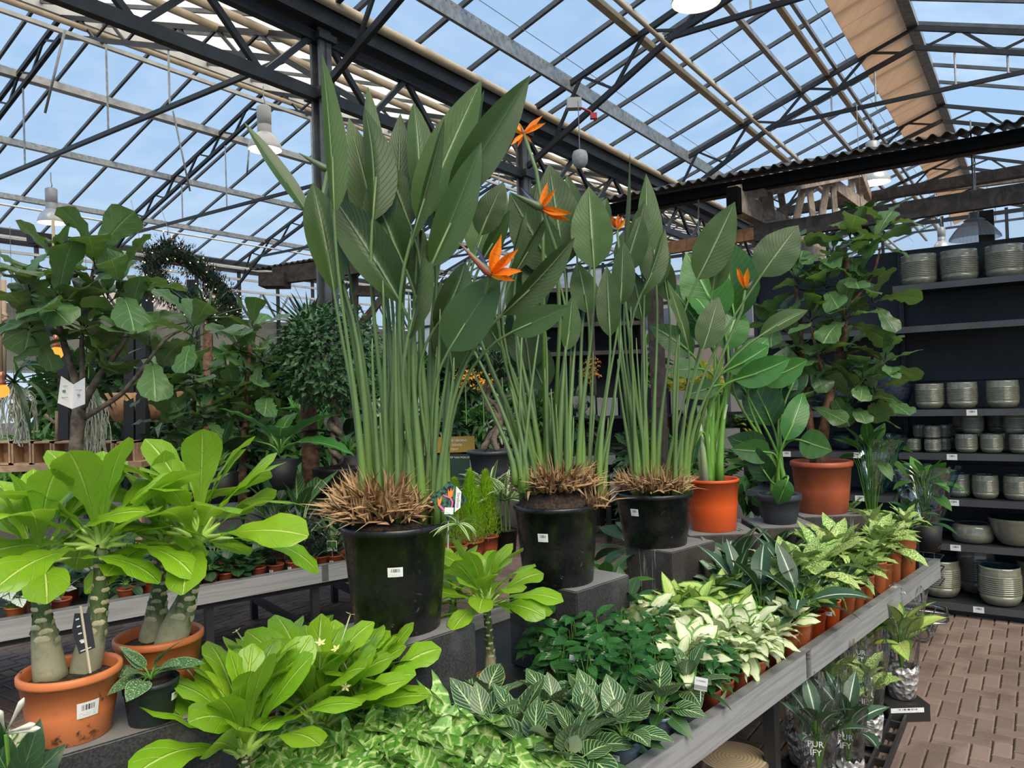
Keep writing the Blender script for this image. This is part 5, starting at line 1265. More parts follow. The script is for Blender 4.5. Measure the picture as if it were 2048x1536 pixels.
PB1 = PZ(138, 1462, ZP); PB2 = V((PZ(312, 1395, ZP).x-.014, 2.06, ZP)); PB1 = V((PB1.x+.016, 1.80, ZP))
br1 = thing('spoon_leaf_plant', 'two-trunked lime green plant in the scuffed orange pot at bottom left', 'potted plant', PB1)
pot(br1, .110, .155, m_terr2, .082, .012, label_a=CAMA(PB1)+.34, label_w=.052, label_h=.036, lz=.52, n=48)
spoon_trunk(br1, P(102, 1345, 1.80), P(78, 1122, 1.80), .038, .019, 1); spoon_trunk(br1, P(166, 1340, 1.84), P(203, 1092, 1.86), .036, .019, 2)
spoon_head(br1, P(74, 1112, 1.80), 23, .25, 31); spoon_head(br1, P(200, 1078, 1.86), 24, .26, 47)
m_tagd = simple('charcoal care tag', (.03, .035, .04), .4)
TG = P(168, 1265, 1.72); tf2 = frame(V((-.16, 0, 1)), V((.05, -1, .1)), TG)
tgo = flat('care_tag', [(-.018, -.045), (.018, -.038), (.020, .04), (-.012, .046), (-.024, .010)], m_tagd, br1, 0, .001, tf2)
for k in range(4): flat('printed_mark', [(-.012, .03-.016*k), (-.004, .031-.016*k), (-.004, .034-.016*k), (-.012, .033-.016*k)], m_inkw, tgo, .0012, .0004, tf2)
flat('printed_mark', [(-.010, -.022), (-.002, -.022), (-.002, -.014), (-.010, -.014)], m_inkw, tgo, .0012, .0004, tf2); flat('printed_mark', [(-.014, -.040), (.010, -.036), (.010, -.034), (-.014, -.038)], m_inkw, tgo, .0012, .0004, tf2)
MB().tube([TG+V((-.004, -.004, .06)), TG+V((.012, 0, -.09))], .0028, 6).build('tag_stick', simple('birch stick', (.6, .5, .36), .7), br1, world=True)
br2 = thing('spoon_leaf_plant', 'two-trunked lime green plant in the plain orange pot behind the small slate pot', 'potted plant', PB2)
pot(br2, .112, .150, m_terr, .085, .012, n=48)
spoon_trunk(br2, P(304, 1305, 2.08), P(320, 1090, 2.1), .042, .018, 5); spoon_trunk(br2, P(336, 1300, 2.03), P(396, 1082, 2.05), .045, .020, 6)
spoon_head(br2, P(324, 1075, 2.12), 20, .25, 61); spoon_head(br2, P(397, 1066, 2.05), 26, .29, 73)
PB3 = PZ(303, 1440, ZP)
sc = bed_plant('none', 0, 0, 0, 'silver-flecked trailing plant in the small slate green pot on the front block', None, name='satin_pothos', at=PB3, z=ZP, r=.066, h=.10, mat=m_gpot, lab=CAMA(PB3)+1.05)
rosette(sc, 'scin', PB3+UP*.10, 13, .085, 65, -15, .45, 4, .35, m_stalk_g, .002)
def floor_spoon(px, py, D, label, L, n, seed, th, z=ZT, nflow=0, el1=-5, potm=m_brown):
    c = P(px, py, D); PLACED.append((c.x, c.y, .062)); t = thing('spoon_leaf_plant', label, 'potted plant', V((c.x, c.y, z)))
    pot(t, .062, .11, potm, .048, .007, n=24); spoon_trunk(t, V((c.x, c.y, z+.09)), c, .024, .014, seed); spoon_head(t, c, n, L, seed, 86, el1)
    rr = random.Random(seed)
    for k in range(nflow):
        az = rr.uniform(0, 6.28); d = dirv(az, rr.uniform(.5, 1.2)); b = c+d*L*.3; e = c+d*L*rr.uniform(.8, 1.05)
        f = MB().tube([b, (b+e)/2+UP*.006, e], .0022, 5).build('flower_tube', m_stalk_p, t, True, world=True); m = MB()
        for j in range(5):
            a2 = j*1.257; x_ = d.orthogonal().normalized(); y_ = d.cross(x_); q = x_*cos(a2)+y_*sin(a2); s_ = d.cross(q)*.004
            m.add([e, e+q*.008+s_, e+q*.016+d*.003, e+q*.008-s_], [(0, 1, 2, 3)])
        m.build('flower_star', m_yel, f, world=True)
    return t
m_yel = simple('pale yellow petal', (.85, .75, .30), .5)
floor_spoon(488, 1488, 1.98, 'low lime green rosette right of the front block', .27, 34, 11, 0, nflow=2, el1=36)
floor_spoon(636, 1436, 2.22, 'large lime green rosette with small yellow flowers left of the largest black pot', .295, 38, 13, 0, nflow=8, el1=36)
floor_spoon(560, 1400, 2.45, 'lime green rosette at the back left of the flowering one', .25, 22, 17, 0, nflow=3, el1=40)
floor_spoon(722, 1400, 2.30, 'lime green rosette half below the largest black pot', .23, 20, 19, 0, nflow=1, el1=36)
floor_spoon(972, 1203, 2.75, 'lime green rosette on a knobbly trunk between the two nearest black pots', .235, 30, 23, 0, el1=0)
floor_spoon(905, 1190, 3.0, 'second lime rosette peeping out behind the largest black pot', .22, 20, 29, 0)
# white budded plant in the bottom left corner
CB = V((PZ(15, 1500, .80).x-.06, 1.45, ZT))
st = thing('stephanotis_plant', 'dark leathery plant with waxy white buds in the bottom left corner', 'potted plant', CB)
pot(st, .06, .11, m_gpot, .048, .007, n=24)
for (bx, by, tx, ty, w_, rl) in ((20, 1560, -20, 1440, 60, 20), (30, 1580, 75, 1480, 60, 10), (-10, 1530, 30, 1425, 40, 60), (20, 1600, 90, 1530, 70, 0), (0, 1520, -60, 1460, 60, 0)):
    sleaf(st, 'darkbig', bx, by, tx, ty, w_, 1.42, 1.38, rl)
MB().tube([CB+UP*.1, P(20, 1560, 1.42), P(12, 1470, 1.40)], .004, 6).build('stems', m_stalk_g, st, world=True)
for (x0, y0, x1, y1) in ((12, 1465, 48, 1396), (12, 1465, 70, 1448), (16, 1468, 80, 1456), (10, 1462, -2, 1420)):
    a_, b_ = P(x0, y0, 1.40), P(x1, y1, 1.36); MB().tube([a_, a_.lerp(b_, .35), a_.lerp(b_, .6), a_.lerp(b_, .85), b_], [.0016, .0022, .004, .0058, .001], 8).build('bud', simple('waxy white', (.8, .78, .62), .35) if 'waxy white' not in bpy.data.materials else bpy.data.materials['waxy white'], st, True, world=True)
bed_plant('cream', 5, 1400, .84, 'variegated plant cut off by the left photo edge', None, seed=3, scale=.8, z=ZT)
for px, n, nm in ((1228, .07, 'half hidden by the photo edge'), (1297, .09, 'its soil showing, nearest the steel edge'), (1352, .10, 'last of the blue grey pots along the edge')):
    bed_plant('pinstripe', 0, 0, 0, f'pinstriped plant in a blue grey pot, {nm}', 'pinstriped foliage plants', at=BP(s_at(px, n), n), r=.053, h=.10, mat=m_bluepot, seed=px, lab=-2.2, scale=.9)
# pots lined up behind the fascia, near to far
EDGE = [(1385, .06, .042, .095, 'coffee', m_brown), (1421, .075, .044, .098, 'coffee', m_brown), (1455, .075, .044, .10, 'cream', m_brown), (1488, .07, .045, .10, 'cream', m_terr), (1520, .08, .043, .10, 'cream', m_brown), (1556, .08, .046, .115, 'cream', m_brown), (1588, .10, .044, .12, 'rimmed', m_brown),
        (1613, .09, .045, .125, 'ribbed', m_redor), (1643, .09, .047, .135, 'lily', m_redor), (1674, .09, .046, .13, 'lily', m_terr), (1697, .10, .040, .12, 'speckled', m_terr), (1714, .09, .046, .155, 'speckled', m_terr), (1738, .09, .052, .19, 'speckled', m_terr), (1768, .09, .054, .20, 'speckled', m_terr), (1797, .10, .062, .235, 'speckled', m_terr)]
EN = ['at the near end', 'just beyond the white care tag', 'the first cream one', 'wearing a white barcode', 'before the board joint', 'just before the board joint', 'at the board joint', 'just past the board joint', 'in a bright red pot with a sticker', 'after the bright red pots', 'in the narrowest pot', 'seventh past the joint', 'with a tall pot near the end', 'second tallest near the end', 'the tallest clay pot at the far end']
KN = {'coffee': 'glossy dark small-leaved plant', 'cream': 'cream-leaved plant', 'rimmed': 'yellow green rimmed plant', 'ribbed': 'white-ribbed dark plant', 'lily': 'slim-leaved green plant', 'speckled': 'yellow speckled plant'}
for i, (px, n, r, h, kd, mt) in enumerate(EDGE):
    bed_plant(kd, 0, 0, 0, f'{KN[kd]} in the edge row, {EN[i]}', 'pots lined along the bench edge', at=BP(s_at(px, n), n), r=r, h=h, mat=mt, seed=px, lab=(-2.1 if i in (3, 8, 14) else None), scale=.68 if kd in ('ribbed', 'speckled') else .75, eup=26)
t = bed_plant('lily', 0, 0, 0, 'square black pot between the last clay pots at the far end', None, at=BP(s_at(1828, .1), .12), r=.05, h=.26, mat=m_black, seed=5)
t = bed_plant('fleshy', 0, 0, 0, 'tiny red pot with a small succulent at the far bench end', None, at=BP(s_at(1848, .1), .06), r=.034, h=.11, mat=m_brown, seed=6, scale=.6, lab=-2.1)
# arrowheads, front of the bench
AR = [(548, 1490), (610, 1555), (622, 1470), (690, 1500), (700, 1425), (765, 1395), (760, 1460), (770, 1530), (840, 1420), (838, 1490), (910, 1450), (900, 1515), (975, 1470), (985, 1530), (1055, 1500), (700, 1570), (860, 1570), (1090, 1560)]
batch('arrowhead', AR, .72, lambda i, x, y: f'pale-veined arrowhead plant in the low leafy carpet, {where(i, AR) if i < 17 else "rightmost"} counting from the left', 'arrowhead plants at the bench front', r=.05, h=.085, mat=m_bluepot)
PS = [(965, 1350), (1035, 1405), (1105, 1370), (1150, 1430), (1190, 1370), (1195, 1505), (1120, 1470), (985, 1400), (1235, 1420)]
batch('pinstripe', PS, .74, lambda i, x, y: f'dark-leaved plant with cream pinstripe veins, {where(i, PS)} from the left among the striped ones', 'pinstriped foliage plants', r=.048, h=.09, mat=m_bluepot)
CO = [(1090, 1262), (1140, 1250), (1120, 1300), (1185, 1265), (1215, 1305), (1245, 1262), (1290, 1290), (1265, 1335), (1330, 1320), (1320, 1260), (1180, 1330)]
batch('coffee', CO, .74, lambda i, x, y: f'glossy dark small-leaved bush, {where(i, CO)} from the left', 'glossy small-leaved bushes', r=.045, h=.09, mat=m_brown)
CR = [(1225, 1200), (1275, 1225), (1300, 1195), (1345, 1235), (1375, 1200), (1400, 1240), (1440, 1215), (1395, 1285), (1450, 1265), (1500, 1235), (1490, 1280), (1540, 1245)]
batch('cream', CR, .79, lambda i, x, y: f'plant with cream leaves rimmed in green, {where(i, CR)} from the left in the pale bed', 'cream-leaved plants in the middle of the bench', r=.045, h=.10, mat=m_brown)
RM = [(1345, 1170), (1400, 1165), (1470, 1190), (1440, 1150)]
batch('rimmed', RM, .82, lambda i, x, y: f'yellow green dark-rimmed plant behind the cream bed, {where(i, RM)} from left', 'yellow green rimmed plants')
RB = [(1395, 1105), (1440, 1085), (1470, 1135), (1520, 1150), (1560, 1105), (1545, 1065), (1600, 1150), (1480, 1060)]
batch('ribbed', RB, .84, lambda i, x, y: f'dark-leaved plant with bold white midribs, {where(i, RB)} from the left', 'dark plants with white midribs', r=.055, h=.13, mat=m_terr)
SP = [(1625, 1115), (1650, 1075), (1690, 1120), (1700, 1070), (1745, 1095), (1740, 1030), (1780, 1050), (1690, 1010), (1790, 990), (1835, 1010), (1745, 975), (1840, 965)]
batch('speckled', SP, .88, lambda i, x, y: f'yellow speckled plant at the far end, {where(i, SP)} from the left', 'yellow speckled plants at the far end', r=.06, h=.16, mat=m_terr)
SV = [(1385, 1090), (1500, 1010), (1640, 1000), (1590, 1010)]
batch('silver', SV, .88, lambda i, x, y: f'silver-leaved plant behind the white-ribbed ones, {where(i, SV)} from the left', 'silver-centred plants', r=.055, h=.12)
GR = [(1215, 1120, dict(scale=1.25)), (1240, 1170, dict(key='dark')), (1215, 1050, dict(key='dark', scale=1.2)), (1250, 1010, dict(key='darkbig', scale=1.1)), (1640, 965, dict(key='mid', scale=1.1)), (1590, 955, dict(key='dark', scale=1.2)), (1490, 960, dict(key='dark', scale=1.0))]
batch('green', GR, .84, lambda i, x, y: ['bright green broad-leaved plant right of the middle black pot', 'darker plant at the foot of the middle block', 'dark foliage plant between the middle and third black pots', 'dark broad-leaved plant behind the gap between black pots', 'green plant in front of the fig tree pot', 'dark plant beside the round slate pot', 'dark plant right of the bright orange pot'][i], None, r=.06, h=.13)
# white care tags stuck between the plants
for i, (px, py, D, w_, h_, tx, lab) in enumerate(((1148, 1316, 2.62, .032, .018, None, 'small white care tag among the glossy bushes'), (1402, 1368, 2.42, .040, .040, 'C. ARABICA', 'white and grey care tag in a clay pot on the bench edge'))):
    c = P(px, py, D); t = thing('care_tag', lab, 'tag', V((c.x, c.y, ZT+.1))); M_ = frame(V((.12, .0, 1)), V((-.3, -1, .35)), c)
    flat('card', [(-w_/2, -h_/2), (w_/2, -h_/2), (w_/2, h_/2), (-w_/2, h_/2)], m_white, t, 0, .001, M_)
    if tx:
        flat('grey_band', [(-w_/2, -h_/2+.003), (w_/2, -h_/2+.003), (w_/2, -.004), (-w_/2, -.004)], simple('silver print', (.3, .3, .3), .4), t, .0012, .0003, M_)
        inst('lettering', text_mesh(tx, .0055, m_ink), t, M_ @ Matrix.Translation((0, .010, .0016)))
    MB().tube([c+V((0, .003, 0)), V((c.x-.006, c.y, ZT+.09))], .0018, 5).build('stick', m_white, t, world=True)
# ------------------------------------------------------------------ left bench and its plants
LLEN = (l1b-l0b).length
def ls_at(px, n):
    q = (px-1024)/FPX; o = LP(0, n); return (q*o.y-o.x)/(LD.x-q*LD.y)
LROW = [(20, .12, 'begonia', m_terr, 1.2, 'white leaf with dark veins at the far left of the left bench'), (62, .30, 'begonia', m_terr, 1.1, 'second white-veined plant on the left bench'),
 (112, .12, 'lily', m_brown, .8, 'slim green plant in a clay pot left of the swollen trunks'), (190, .32, 'stagfern', m_brown, 1.0, 'grey antlered fern seen between the trunks'), (243, .12, 'fleshy', m_brown, .7, 'small succulent in a clay pot between the four trunks'),
 (290, .22, 'stagfern', m_brown, .9, 'second grey antlered fern behind the right pair of trunks'), (345, .12, 'fleshy', m_brown, 1.0, 'round-leaved plant in the clay pot right behind the trunks'), (376, .12, 'fleshy', m_brown, 1.0, 'round-leaved plant, second clay pot of the left bench row'),
 (408, .12, 'fleshy', m_brown, 1.0, 'round-leaved plant, third clay pot of the left bench row'), (441, .12, 'fleshy', m_brown, 1.1, 'round-leaved plant, fourth clay pot of the left bench row'), (474, .12, 'fleshy', m_brown, 1.1, 'round-leaved plant, fifth clay pot of the left bench row'),
 (505, .12, 'fleshy', m_brown, 1.1, 'round-leaved plant just left of the blackish shrubs'), (541, .12, 'blackleaf', m_brown, .9, 'blackish fine-leaved shrub in a clay pot, nearest'), (577, .12, 'blackleaf', m_brown, 1.0, 'blackish fine-leaved shrub, second'),
 (610, .12, 'blackleaf', m_brown, 1.0, 'blackish fine-leaved shrub, third'), (632, .14, 'grassy', m_brown, .75, 'grassy palm seedling left of the largest black pot'), (660, .10, 'grassy', m_brown, .85, 'grassy palm seedling with a square tag beside the largest black pot'), (684, .16, 'lily', m_terr, .9, 'small plant in a clay pot touching the largest black pot in view'),
 (590, .50, 'banded', m_terr, 1.15, 'plant with banded leaves on white stems rising behind the blackish shrubs'), (545, .62, 'banded', m_terr, 1.0, 'second banded-leaf plant behind the blackish shrubs'), (655, .5, 'banded', m_terr, .9, 'banded-leaf plant next to the largest black pot rim'),
 (470, .45, 'green', m_brown, 1.0, 'dark foliage plant behind the round-leaved row'), (420, .42, 'green', m_brown, 1.1, 'dark foliage plant behind the round-leaved row, further left'), (520, .40, 'green', m_brown, 1.0, 'dark foliage plant behind the first blackish shrub'),
 (370, .40, 'fleshy', m_brown, 1.4, 'round-leaved plant in the second row, behind the right trunk pair'), (130, .5, 'green', m_brown, 1.2, 'dark plant behind the left trunk pair'), (60, .65, 'green', m_brown, 1.2, 'dark plant behind the white-veined plants'), (250, .6, 'green', m_brown, 1.2, 'dark plant behind the antlered ferns'), (320, .7, 'green', m_brown, 1.1, 'dark plant deep on the left bench')]
for i, (px, n, kd, mt, sc_, lab) in enumerate(LROW):
    p = LP(ls_at(px, n), n)
    bed_plant(kd, 0, 0, 0, lab, None, at=p, z=ZT+.0001, r=.052, h=.095, mat=mt, seed=px+3, scale=sc_*1.15, key='dark' if kd == 'green' else None, lab=(-1.9 if i in (12, 13, 16) else None))
c = P(664, 1092, LP(ls_at(664, .1), .1).y-.05); t = thing('care_tag', 'square picture tag standing in the grassy seedling pot', 'tag', V((c.x, c.y, ZT+.08))); M_ = frame(UP, V((-.2, -1, 0)), c)
flat('card', [(-.034, -.034), (.034, -.034), (.034, .034), (-.034, .034)], m_white, t, 0, .001, M_); flat('picture', [(-.031, -.012), (.031, -.012), (.031, .031), (-.031, .031)], m_mid, t, .0012, .0003, M_); flat('band', [(-.034, -.024), (.034, -.024), (.034, -.013), (-.034, -.013)], m_ink, t, .0012, .0003, M_)
MB().tube([c-UP*.03, V((c.x, c.y+.01, ZT+.08))], .0018, 5).build('stick', m_white, t, world=True)
# lime cypresses and striped dracaenas right of the largest plant, on the left bench
def cypress(px, D, h, label, seed):
    c = P(px, 1080, D); loc = V((c.x, c.y, .60)); t = thing('lemon_cypress', label, 'potted plant', loc)
    pot(t, .075, .13, m_brown, .058, .008, n=24); rr = random.Random(seed); m = MB(); tw = MB()
    for i in range(2600):
        q = rr.random()**.7; zz = .12+h*q; rad_ = (.115*(1-q)**.6)*rr.uniform(.3, 1); az = rr.uniform(0, 6.28)
        p = loc+V((cos(az)*rad_, sin(az)*rad_, zz)); d = (dirv(az, 1.0+rr.uniform(-.3, .5))); L_ = rr.uniform(.015, .035); s_ = d.cross(UP).normalized()*.0038
        m.add([p-s_, p+s_, p+d*L_], [(0, 1, 2)], [(.2, 0), (.8, 0), (.5, 1)])
    o = m.build('foliage', m_cyp, t, world=True); o['kind'] = 'stuff'
    MB().tube([loc+UP*.11, loc+UP*(.12+h*.9)], [.006, .002], 5).build('stem', m_bark, t, world=True)
cypress(912, 4.75, .40, 'lime feathery conifer half hidden behind the picture tag', 1); cypress(944, 4.85, .44, 'lime feathery conifer, middle of the three', 2); cypress(975, 5.0, .42, 'lime feathery conifer leaning towards the middle black pot', 3)
for i, (px, D, z, lab) in enumerate(((985, 5.5, .62, 'white-striped leafy plant behind the lime conifers'), (1012, 5.1, .60, 'white-striped leafy plant in a black pot left of the middle black pot'))):
    c = P(px, 1060, D); bed_plant('striped', 0, 0, 0, lab, None, at=V((c.x, c.y, 0)), z=z, r=.08, h=.15, mat=m_black, seed=i+40, scale=2.0)
c = P(915, 1035, 2.36); t = thing('bromeliad', 'small white-striped rosette growing at the rim of the largest black pot', 'plant', c-UP*.02)
rosette(t, 'stripe', c-UP*.02, 16, .085, 70, -10, 0, 5, .2)
# ------------------------------------------------------------------ trees
def tree_branches(root, segs, mat, name='branch'):
    for pts, r0, r1 in segs:
        P3 = [P(*p) for p in pts]; n = len(P3)
        if n == 2: P3 = [P3[0], P3[0].lerp(P3[1], .5)+V((R.uniform(-.02, .02), 0, .01)), P3[1]]; n = 3
        # smooth
        out = []
        for i in range(n-1):
            a_ = P3[max(0, i-1)]; b_ = P3[i]; c_ = P3[i+1]; d_ = P3[min(n-1, i+2)]
            for k in range(4):
                u = k/4; out.append(.5*((2*b_)+(c_-a_)*u+(2*a_-5*b_+4*c_-d_)*u*u+(3*b_-a_-3*c_+d_)*u**3))
        out.append(P3[-1]); m_ = len(out)
        MB().tube(out, [(r0+(r1-r0)*i/(m_-1))*(1+.08*sin(i*2.3)) for i in range(m_)], 10).build(name, mat, root, True, world=True)
def fig_tree(label, loc, segs, tips, L, mat=m_bark, key='fig', seed=0, potspec=None, z=0, catm=None, nm='fiddle_leaf_fig'):
    t = thing(nm, label, 'potted tree', V((loc.x, loc.y, z)))
    if potspec: pot(t, *potspec[:2], potspec[2], potspec[0]*.78, .02, n=40)
    tree_branches(t, segs, mat)
    for i, tp in enumerate(tips):
        px, py, D, n = tp[:4]; c = P(px, py, D); l = L*(tp[4] if len(tp) > 4 else 1)
        rosette(t, key, c, n, l, 82, -25, .12, seed+i*17, .2, m_twig, .004, rise=l*.35, tuck=.012, droop=.1)
    return t
g1_ = P(155, 1000, 4.9)
fig_tree('large fiddle-leaf fig tree at far left with a folded white card on its trunk', g1_, [([(150, 1010, 4.9), (152, 900, 4.9), (160, 800, 4.9)], .05, .04), ([(160, 830, 4.9), (150, 760, 4.9), (115, 640, 4.85), (118, 590, 4.8)], .032, .010), ([(160, 830, 4.9), (165, 760, 4.9), (165, 660, 4.9), (190, 520, 4.9)], .025, .008),
   ([(160, 820, 4.9), (200, 750, 4.85), (250, 680, 4.8), (262, 620, 4.8)], .028, .008), ([(170, 835, 4.9), (240, 790, 4.8), (275, 750, 4.7), (330, 680, 4.7), (375, 655, 4.65)], .018, .007)],
   [(60, 560, 4.75, 9, 1.15), (118, 600, 4.7, 9, 1.2), (190, 515, 4.9, 8, 1.1), (262, 640, 4.8, 8), (165, 650, 4.9, 8), (60, 640, 4.9, 6), (215, 590, 5.0, 7), (385, 655, 4.6, 7, .95), (240, 560, 4.7, 6), (105, 520, 5.0, 6, 1.1), (300, 690, 4.7, 5)], .325, m_bark2, seed=3)
t = thing('folded_card', 'open folded white information card hanging on the fig trunk', 'card', P(145, 790, 4.7))
for sg, pts in ((-1, [(122, 752), (147, 769), (144, 818), (115, 806)]), (1, [(147, 769), (170, 755), (170, 808), (144, 818)])):
    m = MB(); a_ = [P(x, y, 4.7+(0 if abs(x-145) < 5 else -.06)) for x, y in pts]; m.add(a_+[p+V((0, .002, 0)) for p in a_], [(3, 2, 1, 0), (4, 5, 6, 7), (0, 1, 5, 4), (1, 2, 6, 5), (2, 3, 7, 6), (3, 0, 4, 7)]); m.build('card_leaf', m_white, t, world=True)
for (x, y, w_, h_, mm) in ((128, 782, .012, .008, m_mid), (157, 790, .010, .008, m_ink), (128, 772, .03, .002, m_ink), (128, 795, .03, .002, m_ink), (158, 780, .03, .002, m_ink)):
    m = MB(); m.box(P(x, y, 4.655), (w_*1.6, .001, h_*1.6)); m.build('print', mm, t, world=True)
fig_tree('bushy fiddle-leaf fig behind the lime leaves, with a thin dark trunk', P(385, 1000, 5.6), [([(380, 1010, 5.6), (382, 900, 5.6), (390, 780, 5.6)], .03, .015)],
   [(330, 775, 5.5, 8), (385, 745, 5.5, 9), (405, 820, 5.4, 8), (350, 840, 5.4, 8), (430, 770, 5.6, 8), (370, 880, 5.5, 7), (440, 860, 5.6, 7), (310, 740, 5.6, 6)], .25, m_bark, seed=5)
fig_tree('upright fiddle-leaf fig with a reddish trunk, left of the yucca', P(488, 1000, 5.5), [([(485, 1010, 5.5), (486, 920, 5.5), (494, 800, 5.5), (500, 690, 5.5)], .032, .016)],
   [(505, 650, 5.5, 9), (480, 690, 5.45, 8), (525, 705, 5.5, 8), (500, 750, 5.45, 8), (470, 790, 5.5, 8), (530, 770, 5.5, 7), (480, 850, 5.5, 7), (520, 830, 5.5, 7)], .24, m_bark, seed=9)
TB = V((P(1645, 1000, 4.55).x, 4.55, ZP))
block(V((TB.x-.19, TB.y-.19, 0)), V((TB.x+.19, TB.y-.19, 0)), .38, ZP, 'stone block hidden below the terracotta tree pot', m_stone2)
fig_tree('tall fiddle-leaf fig tree with two reddish trunks in a terracotta pot before the shelving', TB, [([(1640, 930, 4.55), (1648, 860, 4.55), (1662, 780, 4.55), (1680, 700, 4.55), (1690, 640, 4.5), (1694, 520, 4.5)], .034, .014), ([(1628, 930, 4.6), (1618, 830, 4.6), (1604, 740, 4.6), (1600, 640, 4.6), (1590, 560, 4.6)], .024, .010), ([(1662, 790, 4.55), (1640, 730, 4.5), (1620, 640, 4.5)], .014, .007), ([(1676, 720, 4.55), (1720, 700, 4.5), (1765, 720, 4.5)], .012, .006), ([(1692, 620, 4.5), (1740, 560, 4.5), (1760, 500, 4.5)], .012, .006)],
   [(1700, 470, 4.5, 8), (1752, 480, 4.45, 7), (1665, 500, 4.5, 7), (1770, 445, 4.5, 5), (1650, 560, 4.5, 7), (1595, 560, 4.6, 7), (1705, 560, 4.45, 7), (1745, 590, 4.45, 7), (1692, 625, 4.4, 7), (1620, 630, 4.5, 7), (1572, 510, 4.6, 6), (1770, 715, 4.45, 8), (1725, 750, 4.5, 7),
    (1650, 700, 4.45, 7), (1595, 700, 4.6, 7), (1660, 770, 4.6, 6), (1612, 790, 4.5, 7), (1705, 800, 4.5, 6), (1750, 780, 4.5, 6), (1560, 640, 4.7, 6), (1690, 690, 4.6, 6)], .215, m_bark, seed=15, potspec=(.175, .30, m_brown), z=ZP)
# leafy mesh balls and background bushes
def leaf_cloud(n, rx, rz, L, seed, w_=.4, shell=.55, up=.3):
    rr = random.Random(seed); m = MB()
    for i in range(n):
        az = rr.uniform(0, 6.28); cz = rr.uniform(-1, 1); q = (shell+(1-shell)*rr.random()); sr_ = sqrt(1-cz*cz)
        nrm = V((cos(az)*sr_, sin(az)*sr_, cz)); p = V((nrm.x*rx, nrm.y*rx, nrm.z*rz))*q
        d = (nrm+V((rr.uniform(-1, 1), rr.uniform(-1, 1), rr.uniform(-1.2, .4)))*.8).normalized(); s_ = d.cross(nrm+UP*up)
        if s_.length < .01: s_ = V((1, 0, 0))
        s_.normalize(); k = s_.cross(d)*L*.12; l = L*rr.uniform(.6, 1.2)
        m.add([p, p+d*l*.45+s_*l*w_*.5+k, p+d*l-k, p+d*l*.45-s_*l*w_*.5+k, p+d*l*.5], [(0, 1, 4), (1, 2, 4), (2, 3, 4), (3, 0, 4)], [(.5, 0), (1, .45), (.5, 1), (0, .45), (.5, .5)])
    return m
t = thing('weeping_fig_tree', 'ball-crowned small-leaved tree on a corkscrew trunk in a dark pot', 'potted tree', V((P(672, 940, 5.7).x, 5.7, .0)))
o = leaf_cloud(2600, .40, .40, .058, 4, .62).build('foliage', m_dark, t); o['kind'] = 'stuff'; o.location = P(660, 715, 5.7)-t.location
tw = [P(672, 930, 5.7)+V((sin(k*.75)*.035, cos(k*.75)*.035, 0))+(P(668, 790, 5.7)-P(672, 930, 5.7))*(k/24) for k in range(25)]
MB().tube(tw, .024, 8).build('trunk', m_bark2, t, True, world=True); tw = [p+V((sin(k*.75+pi)*.05, cos(k*.75+pi)*.05, 0)) for k, p in enumerate(tw)]; MB().tube(tw, .02, 8).build('trunk', m_bark2, t, True, world=True)
m = MB(); c = P(675, 935, 5.7); m.lathe([(.0, c.z-.35), (.13, c.z-.35), (.17, c.z-.02), (.18, c.z), (.16, c.z), (.15, c.z-.03), (0, c.z-.03)], 28); m.build('pot', m_black, t, True)
t = thing('yucca_tree', 'spiky yucca crown on a thick brown trunk behind the tallest plant', 'potted tree', V((P(618, 950, 6.0).x, 6.0, .35)))
MB().tube([P(625, 1000, 6.0), P(620, 900, 6.0), P(616, 780, 6.0), P(618, 690, 6.0)], [.075, .065, .06, .045], 12).build('trunk', m_bark, t, True, world=True)
rosette(t, 'yucca', P(620, 668, 6.0), 70, .46, 88, -35, 0, 5, .15); m = MB().lathe([(0, 0), (.14, 0), (.18, .3), (.16, .3), (0, .27)], 24).build('pot', m_black, t, True)
t = thing('yucca_tree', 'smaller spiky crown under the wreath', 'potted tree', V((P(415, 900, 6.8).x, 6.8, .3)))
MB().tube([P(415, 950, 6.8), P(415, 650, 6.8)], [.05, .04], 8).build('trunk', m_bark, t, True, world=True); rosette(t, 'yucca', P(415, 640, 6.8), 44, .42, 88, -20, 0, 8, .15)
for i, (px, py, D, seed, lab) in enumerate(((560, 905, 5.3, 3, 'young banana plant with big arching leaves right of the reddish fig trunk'), (700, 900, 6.0, 6, 'broad-leaved plant seen through the stalks of the tallest plant'), (440, 930, 5.2, 8, 'broad dark leaves low behind the lime heads'))):
    c = P(px, py, D); t = thing('banana_plant', lab, 'potted plant', V((c.x, c.y, c.z-.25))); MB().lathe([(0, 0), (.09, 0), (.12, .2), (.1, .2), (0, .18)], 20).build('pot', m_black, t, True)
    rosette(t, 'broad' if i == 0 else 'darkbig', c, 8, .40, 75, 5, .3, seed, .2, m_stalk_g, .008)
